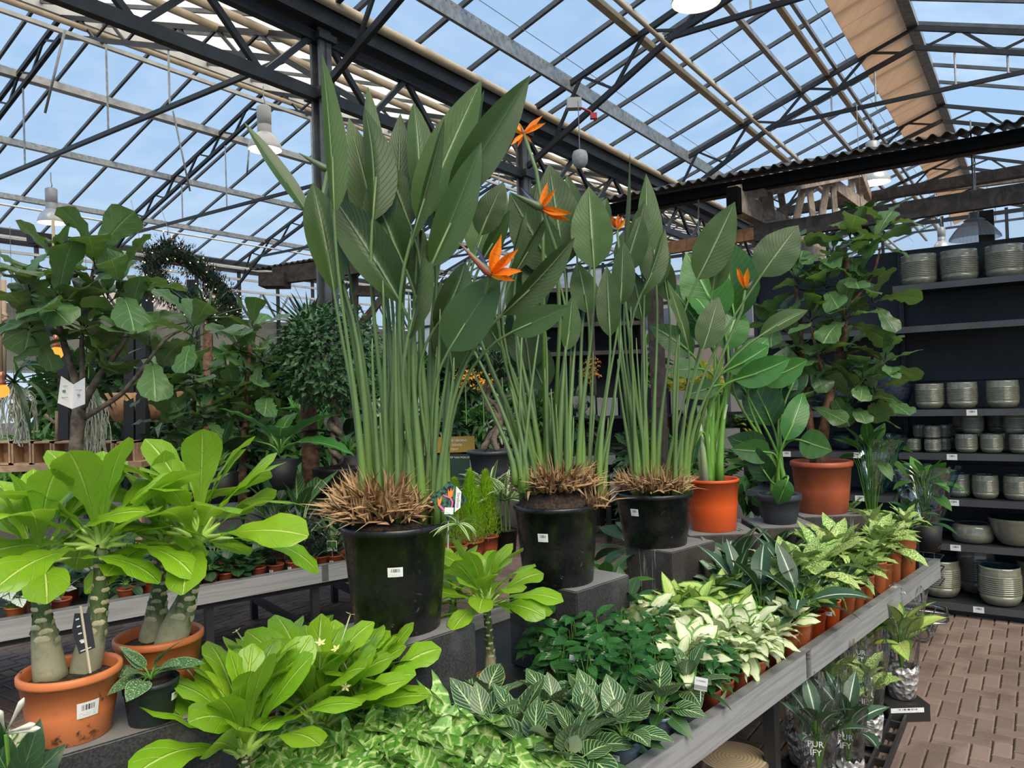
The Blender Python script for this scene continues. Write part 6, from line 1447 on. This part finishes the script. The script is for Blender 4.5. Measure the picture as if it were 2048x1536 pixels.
# bonsai fig, signs and clutter beyond the cypresses
t = thing('bonsai_fig', 'twisted multi-trunk fig in a ribbed grey pot between the first two black pots', 'potted tree', V((P(985, 960, 6.2).x, 6.2, P(985, 975, 6.2).z)))
zz = P(985, 900, 6.2).z-t.location.z
MB().lathe([(0, 0), (.15, 0), (.165, zz*.5), (.18, zz*.9), (.195, zz*.91), (.195, zz), (.17, zz), (.16, zz*.9), (0, zz*.88)], 36).build('pot', m_dgpot, t, True)
for pts, r0 in (([(965, 900, 6.2), (985, 868, 6.2), (1000, 850, 6.2), (992, 830, 6.2), (975, 815, 6.2), (978, 780, 6.2), (1000, 765, 6.2), (1040, 745, 6.2)], .03), ([(995, 900, 6.15), (988, 878, 6.15), (1000, 845, 6.2), (995, 815, 6.2), (970, 790, 6.2), (975, 760, 6.2)], .026), ([(978, 812, 6.2), (1000, 798, 6.2), (1030, 790, 6.2)], .018)): tree_branches(t, [(pts, r0, r0*.6)], m_bark2, 'trunk')
o = leaf_cloud(900, .34, .22, .09, 9).build('foliage', m_dark, t); o['kind'] = 'stuff'; o.location = P(1000, 690, 6.2)-t.location
m_gold = simple('ochre sign', (.36, .24, .04), .6); m_sgreen = simple('dark green banner', (.02, .05, .035), .6)
def sign(label, corners, D, mat, texts, name='shop_sign', legs=True):
    (x0, y0), (x1, y1) = corners; a_, b_ = P(x0, y1, D), P(x1, y0, D); t = thing(name, label, 'sign', V(((a_.x+b_.x)/2, D, 0)))
    MB().box(((a_.x+b_.x)/2, D+.008, (a_.z+b_.z)/2), (b_.x-a_.x, .014, b_.z-a_.z)).build('board', mat, t, world=True)
    for tx, px, py, sz in texts:
        inst('lettering', text_mesh(tx, sz, m_inkw), t, Matrix.Translation(P(px, py, D-.002)) @ Matrix.Rotation(pi/2, 4, 'X') @ Matrix.Rotation(-.03, 4, 'Z'))
    if legs: MB().beam(V(((a_.x+b_.x)/2, D+.03, 0)), V(((a_.x+b_.x)/2, D+.03, a_.z+.02)), .03, .03).build('post', m_steel_dark, t, world=True)
    return t
sign('ochre sign with white capitals behind the stalks of the tallest plant', ((842, 872), (949, 907)), 6.6, m_gold, [('IJS GROENE', 918, 881, .026), ('DENDE', 914, 890, .026), ('TENT', 909, 899, .026)])
sign('dark green banner with white capitals below the ochre sign', ((842, 908), (939, 990)), 6.62, m_sgreen, [('TIP VAN POKON', 920, 915, .024)])
# background display tables thick with plants
BGM = {}
for nm, mt in (('dark', m_dark), ('mid', m_mid), ('stripe', m_agl)):
    for s_ in range(3):
        me = leaf_cloud(150, .17, .15, .11, s_*7+1, .42, .3).mesh('foliage', mt); BGM[nm, s_] = me
potme = MB().lathe([(0, 0), (.07, 0), (.09, .14), (.095, .14), (.095, .16), (.08, .16), (.075, .13), (0, .13)], 16)
POTM = [MB().lathe([(0, 0), (.07, 0), (.09, .14), (.095, .14), (.095, .16), (.08, .16), (.075, .13), (0, .13)], 16).mesh('pot', mm, True) for mm in (m_brown, m_black, m_dgpot)]
def bg_plant(loc, k, sc_, label, group, rr):
    t = thing('background_plant', label, 'potted plant', loc, group, rz=rr.uniform(0, 6))
    o = bpy.data.objects.new('foliage', BGM[k, rr.randrange(3)]); C.objects.link(o); o.parent = t; o.location = (0, 0, .16+.13*sc_); o.scale = (sc_, sc_, sc_*rr.uniform(.9, 1.4)); o['kind'] = 'stuff'
    o = bpy.data.objects.new('pot', POTM[rr.randrange(3)]); C.objects.link(o); o.parent = t
    return t
def bg_table(label, px0, px1, D, z, rows, group, pl, seed, kinds=('dark', 'mid'), sc_=(.9, 1.5), depth=.78, leg=True):
    rr = random.Random(seed); a_ = P(px0, 900, D); b_ = P(px1, 900, D); t = thing('display_table', label, 'table', V(((a_.x+b_.x)/2, D, 0)))
    w_ = b_.x-a_.x; MB().box((0, depth/2, z-.02), (w_, depth, .04)).build('tabletop', m_steel_dark, t); MB().box((0, -.01, z-.05), (w_, .02, .10)).build('apron', m_fascia, t)
    for x in (-w_/2+.08, w_/2-.08): MB().box((x, .08, z/2), (.05, .05, z-.04)).build('leg', m_steel_dark, t); MB().box((x, depth-.08, z/2), (.05, .05, z-.04)).build('leg', m_steel_dark, t)
    for r in range(rows):
        n = int(w_/.27)
        for k in range(n):
            bg_plant(V((a_.x+.14+k*.27+rr.uniform(-.04, .04), D+.15+r*.32, z)), kinds[rr.randrange(len(kinds))], rr.uniform(*sc_), f'{pl}, {ORD[k]} from the left in the {["front", "second", "third"][r]} row', group, rr)
bg_table('dark display table behind the fig trees on the left', 280, 690, 6.9, .75, 2, 'plants on the table behind the left fig trees', 'leafy plant behind the left fig trees', 1, sc_=(1.3, 2.2))
bg_table('display table far left below the hanging orchids', -60, 270, 7.6, .72, 2, 'plants far left below the hanging orchids', 'leafy plant below the hanging orchids', 2, sc_=(1.1, 1.8))
bg_table('display table seen between the stalks of the first two plants', 730, 1230, 8.2, .95, 3, 'plants on the far table between the black pots', 'leafy plant glimpsed between the stalks', 3, sc_=(1.0, 1.6), kinds=('dark', 'mid', 'stripe'))
bg_table('far display table under the white wall', 100, 720, 10.5, 1.2, 2, 'plants on the furthest table', 'tall plant under the greige wall', 5, sc_=(2.0, 3.2))
bg_table('far display table behind the middle plants', 640, 1300, 12.0, 1.3, 2, 'plants on the far table in the middle', 'tall plant far behind the stalks', 6, sc_=(2.0, 2.8))
# wooden crates, hanging orchids, ropes and bulbs on the left
m_pine = mk_wood('pale pine', (.42, .26, .15), (.58, .38, .24))
for k in range(7):
    x0 = -5+k*41; c = P(x0+18, 905, 6.6); t = thing('wooden_crate', f'small pale pine crate, {["first", "second", "third", "fourth", "fifth", "sixth", "seventh"][k]} from the left edge behind the lime leaves', 'crate', V((c.x, 6.6, c.z-.10)))
    for (dx, dz, w_, h_) in ((-.075, .0, .016, .2), (.075, .0, .016, .2), (0, .092, .166, .016), (0, -.092, .166, .016)): MB().box((dx, 0, .10+dz), (w_, .16, h_)).build('slat', m_pine, t)
    MB().box((0, .075, .10), (.15, .01, .18)).build('back_slat', m_pine, t)
a_ = P(-60, 930, 6.6); b_ = P(300, 930, 6.6); t = thing('timber_rack', 'pale pine rack board carrying the crates on the left', 'rack', V((0, 6.6, 0)))
zr_ = P(18, 905, 6.6).z-.10; MB().box(((a_.x+b_.x)/2, 0, zr_-.03), (b_.x-a_.x, .3, .05)).build('board', m_pine, t)
for x in (a_.x+.1, b_.x-.1): MB().box((x, 0, zr_/2-.03), (.06, .06, zr_-.06)).build('leg', m_pine, t)
m_root = simple('pale aerial root', (.46, .47, .36), .7, 0, .25, 30); m_dryfl = simple('dried flower head', (.36, .31, .24), .8, 0, .4, 40); m_purple = simple('purple bloom', (.12, .05, .17), .5); m_orchl = m_mid
def vanda(px, py, D, label, seed, rootlen, dry=False):
    c = P(px, py, D); t = thing('hanging_orchid', label, 'orchid', c); rr = random.Random(seed)
    rosette(t, 'strapd', c, 16, .55, 70, 5, 0, seed, .15)
    m = MB()
    for i in range(60):
        az = rr.uniform(0, 6.28); pts = [c]; p = c.copy(); q = rr.uniform(.03, .16); L_ = rootlen*rr.uniform(.5, 1)
        for k in range(7): p = c+V((cos(az)*q*min(1, (k+1)/3)+rr.uniform(-.02, .02), sin(az)*q*min(1, (k+1)/3), -L_*(k+1)/7)); pts.append(p)
        m.tube(pts, .0045, 4, False)
    o = m.build('aerial_roots', m_root, t, world=True); o['kind'] = 'stuff'
    for k in range(9):
        f = c+V((rr.uniform(-.12, .12), rr.uniform(-.08, .08), rr.uniform(.28, .42) if dry else rr.uniform(.12, .3))); fm = MB()
        for j in range(5):
            d = dirv(j*1.257, .3); s_ = d.cross(UP)*.018; fm.add([f, f+d*.03+s_, f+d*.05, f+d*.03-s_], [(0, 1, 2, 3)])
        fm.build('bloom', m_dryfl if dry else m_purple, t, world=True)
    MB().tube([c, c+UP*.32], .004, 5).build('flower_stalk', m_stalk_g, t, world=True)
    MB().tube([c+UP*.1, c+UP*1.2], .002, 4).build('hanging_wire', m_wire, t, world=True)
vanda(28, 765, 5.9, 'hanging orchid with dried flower heads and loose roots at the far left', 1, .50, True)
vanda(178, 770, 6.3, 'purple orchid with a long curtain of pale roots behind the fig trunk', 2, .75)
m_rope = simple('tan rope', (.42, .31, .2), .8); m_copper = simple('copper fitting', (.55, .2, .12), .35, .8); m_amber = emis('amber bulb', (1.0, .50, .08), 1.1); m_fil = emis('hot filament', (1.0, .80, .45), 9)
for i, (px, py, D, lab) in enumerate(((113, 706, 5.7, 'glowing amber globe bulb on a copper holder at the upper left'), (4, 782, 5.4, 'glowing amber bulb cut off by the left photo edge'))):
    c = P(px, py, D); t = thing('pendant_bulb', lab, 'lamp', c+UP*.0)
    r = .047; MB().lathe([(r*sin(pi*k/12)+.0005, -r*cos(pi*k/12)) for k in range(13)], 16).build('globe', m_amber, t, True)
    MB().lathe([(.0, .040), (.022, .040), (.026, .06), (.018, .08), (.024, .10), (.02, .13), (.008, .14), (0, .14)], 14).build('holder', m_copper, t, True)
    MB().tube([V((0, 0, .13)), V((0, 0, 1.0))], .011, 8).build('rope', m_rope, t, True)
t = thing('knotted_rope', 'thick tan rope with a loop hanging at the far left', 'rope', P(8, 640, 5.8)); MB().tube([P(8, 760, 5.8), P(8, 560, 5.8)], .016, 8).build('strand', m_rope, t, True, world=True); MB().tube([P(4+9*cos(k*.7), 634+7*sin(k*.7), 5.75) for k in range(10)], .014, 8).build('loop', m_rope, t, True, world=True)
t = thing('bamboo_pole', 'short pale bamboo poles leaning by the crates', 'pole', P(110, 860, 6.2)); MB().tube([P(90, 830, 6.2), P(110, 846, 6.2)], .014, 8).build('rod', m_rope, t, True, world=True); MB().tube([P(113, 822, 6.2), P(113, 880, 6.2)], .012, 8).build('rod', m_rope, t, True, world=True)
c = P(290, 812, 7.3); t = thing('wooden_tub', 'large round orange brown wooden tub behind the black posts', 'tub', c-UP*.14); MB().lathe([(0, 0), (.26, 0), (.33, .12), (.36, .26), (.33, .27), (.3, .24), (0, .22)], 32).build('tub_wall', mk_wood('honey wood', (.35, .18, .08), (.5, .28, .14)), t, True)
# wreath with fairy lights
t = thing('wreath', 'big hanging evergreen wreath strung with warm fairy lights at upper left', 'wreath', P(380, 560, 8.0)); ring = [(300, 528, 7.8), (330, 500, 7.9), (375, 518, 8.2), (425, 560, 8.5), (458, 602, 8.6), (466, 640, 8.6), (440, 640, 8.3), (400, 612, 8.1), (350, 592, 7.9), (312, 568, 7.8)]
R3 = [P(*p) for p in ring]; mg, mo, ml = MB(), MB(), MB(); rr = random.Random(4)
for i in range(11000):
    k = rr.uniform(0, len(R3)); j = int(k) % len(R3); p = R3[j].lerp(R3[(j+1) % len(R3)], k-int(k)); o_ = V((rr.gauss(0, 1), rr.gauss(0, 1), rr.gauss(0, 1))).normalized()*rr.uniform(.02, .17); d = (o_.normalized()+V((rr.uniform(-.6, .6), rr.uniform(-.6, .6), rr.uniform(-.6, .6)))).normalized()
    q = p+o_; s_ = d.cross(UP).normalized()*.008; (mg if rr.random() < .78 else mo).add([q-s_, q+s_, q+d*rr.uniform(.03, .065)], [(0, 1, 2)], [(.3, 0), (.7, 0), (.5, 1)])
    if i % 70 == 0: ml.box(p+o_*1.3, (.008, .008, .008))
mg.tube(R3+[R3[0]], .085, 8, False)
o = mg.build('greenery', simple('dark fir green', (.012, .04, .022), .6, 0, .5, 20), t, world=True); o['kind'] = 'stuff'; o = mo.build('dried_trimmings', simple('bronze trimmings', (.20, .10, .04), .6, 0, .5, 20), t, world=True); o['kind'] = 'stuff'; o = ml.build('fairy_lights', emis('warm fairy light', (1.0, .75, .35), 6), t, world=True); o['kind'] = 'stuff'
for x0, y0, x1, y1 in ((285, 505, 262, 400), (352, 505, 320, 410)): MB().tube([P(x0, y0, 7.9), P(x1, y1, 8.3)], .003, 4).build('hanging_wire', m_wire, t, world=True)
# ------------------------------------------------------------------ lamps in the roof
m_lampgrey = simple('pale grey lamp housing', (.42, .42, .42), .4, .2); m_shadein = simple('lamp shade enamel', (.62, .62, .60), .3, .3); m_glow = emis('lamp glow', (1.0, .86, .62), 3.2); m_hot = emis('lamp hot core', (1.0, .93, .8), 14)
def highbay(px, py, D, wpx, label):
    c = P(px, py, D); r = wpx/2*D/FPX; t = thing('high_bay_lamp', label, 'lamp', c)
    MB().lathe([(r, 0), (r*1.02, r*.04), (r*.93, r*.35), (r*.78, r*.66), (r*.52, r*.95), (r*.40, r*1.05), (r*.40, r*1.12)], 32).build('shade', m_shadein, t, True)
    MB().lathe([(r*.96, r*.02), (r*.88, r*.34), (r*.7, r*.62), (r*.4, r*.85), (.001, r*.88)], 32).build('reflector', m_glow, t, True)
    MB().lathe([(r*.42, r*1.05), (r*.42, r*1.5), (r*.36, r*1.52), (r*.42, r*1.56), (r*.43, r*2.6), (r*.3, r*2.7), (0, r*2.7)], 20).build('housing', m_lampgrey, t, True)
    b = MB(); b.lathe([(r*.2*sin(pi*k/8)+.0005, r*.45-r*.25*cos(pi*k/8)) for k in range(9)], 10); b.build('bulb', m_hot, t, True)
    MB().tube([V((0, 0, r*2.7)), V((r*.08, 0, r*2.95)), V((0, 0, r*3.2)), V((0, 0, r*3.9))], r*.04, 6).build('hook', m_wire, t, True)
highbay(530, 300, 11.5, 66, 'white high bay lamp glowing behind the leftmost long leaf'); highbay(104, 446, 13.3, 52, 'smaller high bay lamp lit at the far left under the roof'); highbay(1393, 4, 7.3, 98, 'high bay lamp cut by the top photo edge'); highbay(1748, 366, 9.6, 62, 'high bay lamp glowing above the corrugated roof edge'); highbay(1884, 500, 9.0, 34, 'grey canister lamp behind the top of the shelving')
c = P(1950, 478, 5.8); t = thing('ribbed_pendant', 'clear ribbed pendant shade hanging above the topmost pots', 'lamp', c)
m = MB(); n_ = 36; pr = [(.17, 0), (.165, .02), (.13, .07), (.085, .12), (.06, .135)]
for i, (r_, z_) in enumerate(pr): 
    for k in range(n_*2): q = r_*(1+.03*(1 if k % 2 else -1)*(1 if i < 4 else 0)); m.v.append(V((q*cos(pi*k/n_), q*sin(pi*k/n_), z_))); m.uv.append((0, 0))
for i in range(4):
    for k in range(n_*2): m.f.append((i*n_*2+k, i*n_*2+(k+1) % (n_*2), (i+1)*n_*2+(k+1) % (n_*2), (i+1)*n_*2+k))
m.build('ribbed_shade', mk_shade('pearly ribbed plastic', (.85, .86, .86), .5, .25), t); MB().lathe([(.06, .135), (.075, .14), (.05, .155), (.035, .16), (.035, .20), (0, .20)], 20).build('cap', m_lampgrey, t, True); MB().tube([V((0, 0, .2)), V((0, 0, .9))], .006, 6).build('chain', m_wire, t)
c = P(1160, 318, 8.2); t = thing('hanging_weight', 'round grey counterweight hanging on a wire above the middle plant', 'weight', c); r = .085
MB().lathe([(.001, -r*1.15), (r*.55, -r*1.05), (r*.9, -r*.6), (r, -r*.1), (r*.98, r*.5), (r*.8, r*.95), (r*.35, r*1.15), (.001, r*1.18)], 24).build('body', simple('grey cast weight', (.36, .36, .35), .6, 0, .15, 20), t, True); MB().tube([V((0, 0, r)), V((0, 0, .62))], .005, 6).build('wire', m_wire, t)
c = P(1148, 208, 9.6); t = thing('winch_motor', 'small grey and red winch motor on the perforated beam', 'motor', c); MB().box((0, 0, 0), (.18, .12, .13)).build('housing', m_lampgrey, t); MB().tube([V((.08, 0, -.05)), V((.2, 0, -.1)), V((.26, 0, -.22))], .014, 6).build('red_cable', simple('red plastic', (.5, .03, .03), .4), t, True); MB().box((.24, 0, -.16), (.08, .06, .07)).build('red_box', bpy.data.materials['red plastic'], t)
for (px, py, D, h_) in ((220/2.926+0, 230, 9, 0),): pass
# thin hanging rods and chains
for i, (x0, y0, x1, y1, D, lab) in enumerate(((130, 60, 90, 226, 8.5, 'thin metal rod dangling at the upper left'), (346, 222, 380, 382, 11, 'thin metal rod dangling left of the lamp'), (498, 300, 494, 348, 11, 'short metal rod under the lamp'), (1748+0, 0, 0, 0, 0, ''))):
    if D: t = thing('dangling_rod', lab, 'rod', P(x0, y0, D)); MB().tube([P(x0, y0, D), P(x1, y1, D)], .014, 6).build('rod', m_galv, t, True, world=True)
for i, (x0, y0, x1, y1, D, lab) in enumerate(((1397, 395, 1397, 478, 6.5, 'white chain hanging from the corrugated roof edge'), (1948, 290, 1950, 395, 5.6, 'white chain above the ribbed pendant'))):
    t = thing('hanging_chain', lab, 'chain', P(x0, y0, D)); a_, b_ = P(x0, y0, D), P(x1, y1, D); n_ = 16; m = MB()
    for k in range(n_):
        c0 = a_.lerp(b_, (k+.5)/n_); L_ = (b_-a_).length/n_*.75; ax = V((1, 0, 0)) if k % 2 else V((0, 1, 0)); m.tube([c0+UP*L_*cos(q*pi/4)*.75+ax*L_*.35*sin(q*pi/4) for q in range(9)], .0035, 5, False)
    m.build('links', m_white, t, world=True)
# ------------------------------------------------------------------ stock below and beyond the main bench
def mk_cello():
    g = G('clear cellophane'); nz = g.noise(g.scale(g.obj(), (9, 9, 3)), 2, 3, 1.5)
    t = g.n('ShaderNodeBsdfTransparent'); gl = g.n('ShaderNodeBsdfGlossy'); gl.inputs['Roughness'].default_value = .12; b = g.bump(nz, .9, .03); g.L(b, gl.inputs['Normal'])
    fr = g.n('ShaderNodeFresnel'); fr.inputs[0].default_value = 1.45; g.L(b, fr.inputs['Normal'])
    return g.done(g.mixs(g.math('ADD', g.math('MULTIPLY', fr.outputs[0], .8), .07), t.outputs[0], gl.outputs[0]))
m_cello = mk_cello()
def mk_foil():
    g = G('crumpled silver foil'); v = g.n('ShaderNodeTexVoronoi'); v.inputs['Scale'].default_value = 38; g.L(g.obj(), v.inputs['Vector'])
    return g.done(g.pbr((.70, .68, .64), .38, .7, g.bump(v.outputs['Distance'], .9, .02)))
m_foil = mk_foil(); m_crate = simple('black crate plastic', (.018, .018, .019), .5)
def sleeved(px, py, D, r, h, label, key, seed, L=.2, text=True, z=.04):
    c = P(px, py, D); loc = V((c.x, c.y, z)); t = thing('sleeved_plant', label, 'wrapped plant', loc); hp = h*.27
    rr = random.Random(seed); m = MB(); n = 28; pr = [(.001, 0), (r*.8, 0), (r*.9, hp*.5), (r, hp*.95), (r*1.06, hp*1.05), (r*.9, hp*1.15)]
    for i, (q, zz) in enumerate(pr):
        for k in range(n):
            k2 = q*(1+rr.uniform(-.05, .05)*(i > 1)); m.v.append(V((k2*cos(2*pi*k/n), k2*sin(2*pi*k/n), zz+(rr.uniform(-.012, .012) if i > 3 else 0)))); m.uv.append((0, 0))
    for i in range(5):
        for k in range(n): m.f.append((i*n+k, i*n+(k+1) % n, (i+1)*n+(k+1) % n, (i+1)*n+k))
    m.build('foil_pot_cover', m_foil, t, True)
    m = MB(); pr = [(r*.95, hp*.8), (r*1.15, h*.5), (r*1.5, h*.8), (r*1.75, h*1.02)]
    for i, (q, zz) in enumerate(pr):
        for k in range(n): k2 = q*(1+.05*sin(k*2.6+i)); m.v.append(V((k2*cos(2*pi*k/n), k2*sin(2*pi*k/n)*.75, zz+(.03*sin(k*1.3) if i == 3 else 0)))); m.uv.append((0, 0))
    for i in range(3):
        for k in range(n): m.f.append((i*n+k, i*n+(k+1) % n, (i+1)*n+(k+1) % n, (i+1)*n+k))
    m.build('clear_sleeve', m_cello, t, True)
    rosette(t, key, loc+UP*h*.62, 11, L, 82, 35, .3, seed, .15, m_stalk_g, .005, base=loc+UP*hp, rise=h*.18)
    if text:
        az = CAMA(loc); 
        for k, s_ in enumerate(('PUR', 'IFY')):
            inst('lettering', text_mesh(s_, .032, m_inkw), t, Matrix.Translation(loc+V((cos(az)*r*1.42, sin(az)*r*1.1, h*.56-.032*k))) @ Matrix.Rotation(az+pi/2, 4, 'Z') @ Matrix.Rotation(pi/2, 4, 'X'))
    return t
def tray(c, w_, d_, label, rz=YAW):
    t = thing('mesh_tray', label, 'tray', V((c.x, c.y, 0)), rz=-rz)
    for x in range(7): MB().box((-w_/2+w_*x/6, 0, .02), (.012, d_, .04)).build('bar', m_crate, t)
    for y in range(9): MB().box((0, -d_/2+d_*y/8, .018), (w_, .012, .03)).build('bar', m_crate, t)
    return t
tray(PZ(1700, 1490, 0), .36, 1.15, 'black slotted plastic tray on the pavers under the bench edge')
sleeved(1805, 1390, 3.83, .075, .50, 'tall sleeved yellow green plant in silver foil at the end of the tray row', 'camg', 3, .19, True, .085)
cc = P(1805, 1430, 3.8); t = thing('shelf_box', 'black base box with a white label strip under the tall sleeved plant', 'box', V((cc.x, 3.83, 0))); MB().box((0, 0, .04), (.20, .2, .08)).build('box_body', m_crate, t); m = MB(); m.add([V((-.09, -.1012, .045)), V((.07, -.1012, .045)), V((.07, -.1012, .068)), V((-.09, -.1012, .068))], [(0, 1, 2, 3)], [(0, 0), (1, 0), (1, 1), (0, 1)]); m.build('white_label', m_tag, t)
sleeved(1738, 1440, 3.45, .058, .42, 'sleeved speckled plant, second from the far end of the tray', 'dspot', 5, .15)
sleeved(1722, 1330, 3.85, .06, .50, 'sleeved yellow green plant standing behind the second one', 'camg', 6, .17)
sleeved(1695, 1500, 3.05, .058, .42, 'sleeved dark plant with white midribs at the near end, right one', 'dray', 7, .19)
sleeved(1635, 1500, 2.98, .06, .44, 'sleeved dark plant with white midribs at the near end, left one', 'dray', 8, .19)
sleeved(1665, 1420, 3.4, .058, .46, 'sleeved green plant in the back row under the bench', 'dspot', 9, .16)
sleeved(1600, 1440, 3.3, .058, .44, 'sleeved plant beside the bench leg', 'dark', 10, .17)
c = PZ(1465, 1512, .22); t = thing('tree_stump', 'round log stump with visible growth rings under the bench', 'stump', V((c.x, c.y, 0)))
g = G('end grain'); wv = g.n('ShaderNodeTexWave'); wv.wave_type = 'RINGS'; wv.rings_direction = 'Z'; wv.inputs['Scale'].default_value = 22; wv.inputs['Distortion'].default_value = 2; g.L(g.obj(), wv.inputs['Vector'])
m_end = g.done(g.pbr(g.mix(wv.outputs['Fac'], (.30, .22, .13), (.46, .36, .23)), .8)); MB().lathe([(0, 0), (.135, 0), (.13, .1), (.135, .215), (.128, .22)], 32).build('bark_side', m_bark2, t, True); MB().disc((0, 0, .2201), .128, 32).build('cut_face', m_end, t)
# plastic wrapped plants beyond the far bench end
m_bluefilm = G('blue tinted film'); _t = m_bluefilm.n('ShaderNodeBsdfTransparent'); _t.inputs[0].default_value = (.35, .65, .9, 1); _g = m_bluefilm.n('ShaderNodeBsdfGlossy'); _g.inputs['Roughness'].default_value = .15; m_bluefilm = m_bluefilm.done(m_bluefilm.mixs(.25, _t.outputs[0], _g.outputs[0]))
for i, (px, py, D, lab) in enumerate(((1740, 925, 4.75, 'large leafy plant in crumpled clear and blue film before the shelving'), (1850, 985, 4.65, 'leafy plant in blue edged film touching the shelving, right end'))):
    c = P(px, py, D); t = thing('wrapped_plant', lab, 'wrapped plant', V((c.x, c.y, .62))); MB().lathe([(0, 0), (.07, 0), (.09, .16), (.08, .16), (0, .14)], 20).build('pot', m_black, t, True)
    rosette(t, 'mid', c+UP*.02, 20, .20, 80, 0, .4, i+9, .3, m_stalk_g, .003, base=V((c.x, c.y, .76)))
    rr = random.Random(i)
    for k in range(4):
        a0 = rr.uniform(0, 6.28)+k*1.3; m = MB(); n1, n2 = 6, 6
        for a_ in range(n1+1):
            for b_ in range(n2+1):
                an = a0+a_/n1*1.1; q = .07+.13*(b_/n2)+rr.uniform(-.02, .02); m.v.append(c+V((cos(an)*q, sin(an)*q, -.18+.34*b_/n2+rr.uniform(-.015, .015)))); m.uv.append((0, 0))
        for a_ in range(n1):
            for b_ in range(n2): j = a_*(n2+1)+b_; m.f.append((j, j+1, j+n2+2, j+n2+1))
        m.build('film_sleeve', m_cello if k % 2 else m_bluefilm, t, True, world=True)
# pale boxes and dark racks in the far middle right
m_box = simple('pale cardboard grey', (.42, .38, .34), .8, 0, .12, 5)
t = thing('storage_rack', 'dark rack with pale boxes behind the third black pot', 'rack', V((P(1350, 800, 8.5).x, 8.5, 0)))
for z in (.45, .95, 1.35): MB().box((0, 0, z), (2.6, .5, .03)).build('shelf_board', m_steel_dark, t)
for x in (-1.28, 0, 1.28): MB().box((x, 0, .7), (.05, .5, 1.4)).build('post', m_steel_dark, t)
rr = random.Random(2); k_ = 0
for z in (.466, .966, 1.366):
    x = -1.15
    while x < 1.1:
        w_ = rr.uniform(.16, .3); h_ = rr.uniform(.14, .3)
        if rr.random() < .75:
            b = MB().box((0, 0, h_/2), (w_-.02, .3, h_)); o = b.build('storage_box', m_box if rr.random() < .7 else m_black); o.location = (t.location.x+x+w_/2, 8.45, z); prop(o, f'{ORD[int((x+1.15)/.12)]} position along the {"lower" if z < .5 else "middle" if z < 1 else "upper"} rack shelf, plain box', 'box', 'boxes on the far rack')
        x += w_
for i, (px, D, z, k, s_) in enumerate(((1300, 7.9, .0, 'mid', 2.0), (1350, 7.6, .55, 'mid', 1.5), (1280, 7.4, .6, 'dark', 1.6), (1500, 8.0, .3, 'mid', 2.0), (1560, 8.4, .5, 'dark', 2.4), (1440, 9.0, .9, 'mid', 1.6))):
    c = P(px, 800, D); bg_plant(V((c.x, c.y, z)), k, s_, f'leafy bush near the far right windows, {ORD[i]} placed', 'bushes near the far right windows', random.Random(i))
m_yelleaf = leaf_mat('yellow outdoor foliage', (.45, .50, .05), (.7, .62, .10), rib=0, K=3, SL=0, rough=.6, tr=.4, hue=.3)  # yellow is the foliage's own colour, varied at random
for i, (px, py, D) in enumerate(((1395, 790, 26), (1470, 830, 26), (1340, 870, 27))):
    c = P(px, py, D); t = thing('outdoor_tree', ['yellow autumn tree outside the glass, tallest', 'yellow autumn bush outside the glass, right', 'yellow autumn bush outside the glass, left'][i], 'tree', V((c.x, c.y, 0))); o = leaf_cloud(700, 1.1, 1.0, .35, i, .6, .3).build('foliage', m_yelleaf, t); o.location = (0, 0, max(.9, c.z)); o['kind'] = 'stuff'; MB().tube([V((0, 0, 0)), V((0, 0, max(.9, c.z)))], .06, 8).build('trunk', m_bark2, t)
c = P(1722, 440, 6.6); t = thing('hanging_fern', 'bright fern tuft peeping over the dark beam above the fig tree', 'plant', c)
rosette(t, 'mid', c, 22, .26, 80, -20, 0, 3, .3); MB().lathe([(0, -.12), (.07, -.12), (.09, 0), (.07, 0), (0, -.02)], 16).build('pot', m_black, t, True); MB().tube([V((0, 0, 0)), V((0, 0, 1.0))], .003, 4).build('hanging_wire', m_wire, t)
t = thing('tall_cabinet', 'tall dark brown cabinet with shelves glimpsed between the middle and third plants', 'cabinet', V((P(1185, 800, 9.6).x, 9.6, 0)))
m_cab = simple('dark brown cabinet wood', (.05, .038, .032), .6, 0, .3, 6)
for x in (-.62, 0, .62): MB().box((x, 0, 1.45), (.06, .45, 2.9)).build('side_panel', m_cab, t)
MB().box((0, .22, 1.45), (1.3, .02, 2.9)).build('back_panel', m_panel, t)
for z in (.3, .9, 1.5, 2.1, 2.45, 2.88): MB().box((0, 0, z), (1.24, .44, .05)).build('shelf_board', m_cab, t)
m_yfl = simple('orange yellow blossom', (.85, .38, .03), .5)
for i, (px, py, D, lab) in enumerate(((930, 752, 7.9, 'spray of orange yellow blossoms seen through the stalks of the tallest plant'), (1180, 740, 8.0, 'spray of pale orange blossoms behind the middle plant'), (965, 758, 8.0, 'second orange blossom spray right of the first'))):
    c = P(px, py, D); t = thing('blossom_spray', lab, 'flower', V((c.x, c.y, c.z-.5))); m = leaf_cloud(130, .13, .14, .035, i+3, .7, .2); o = m.build('blossoms', m_yfl, t); o.location = (0, 0, .5); o['kind'] = 'stuff'; MB().tube([V((0, 0, 0)), V((0, 0, .5))], .006, 5).build('stem', m_stalk_g, t)
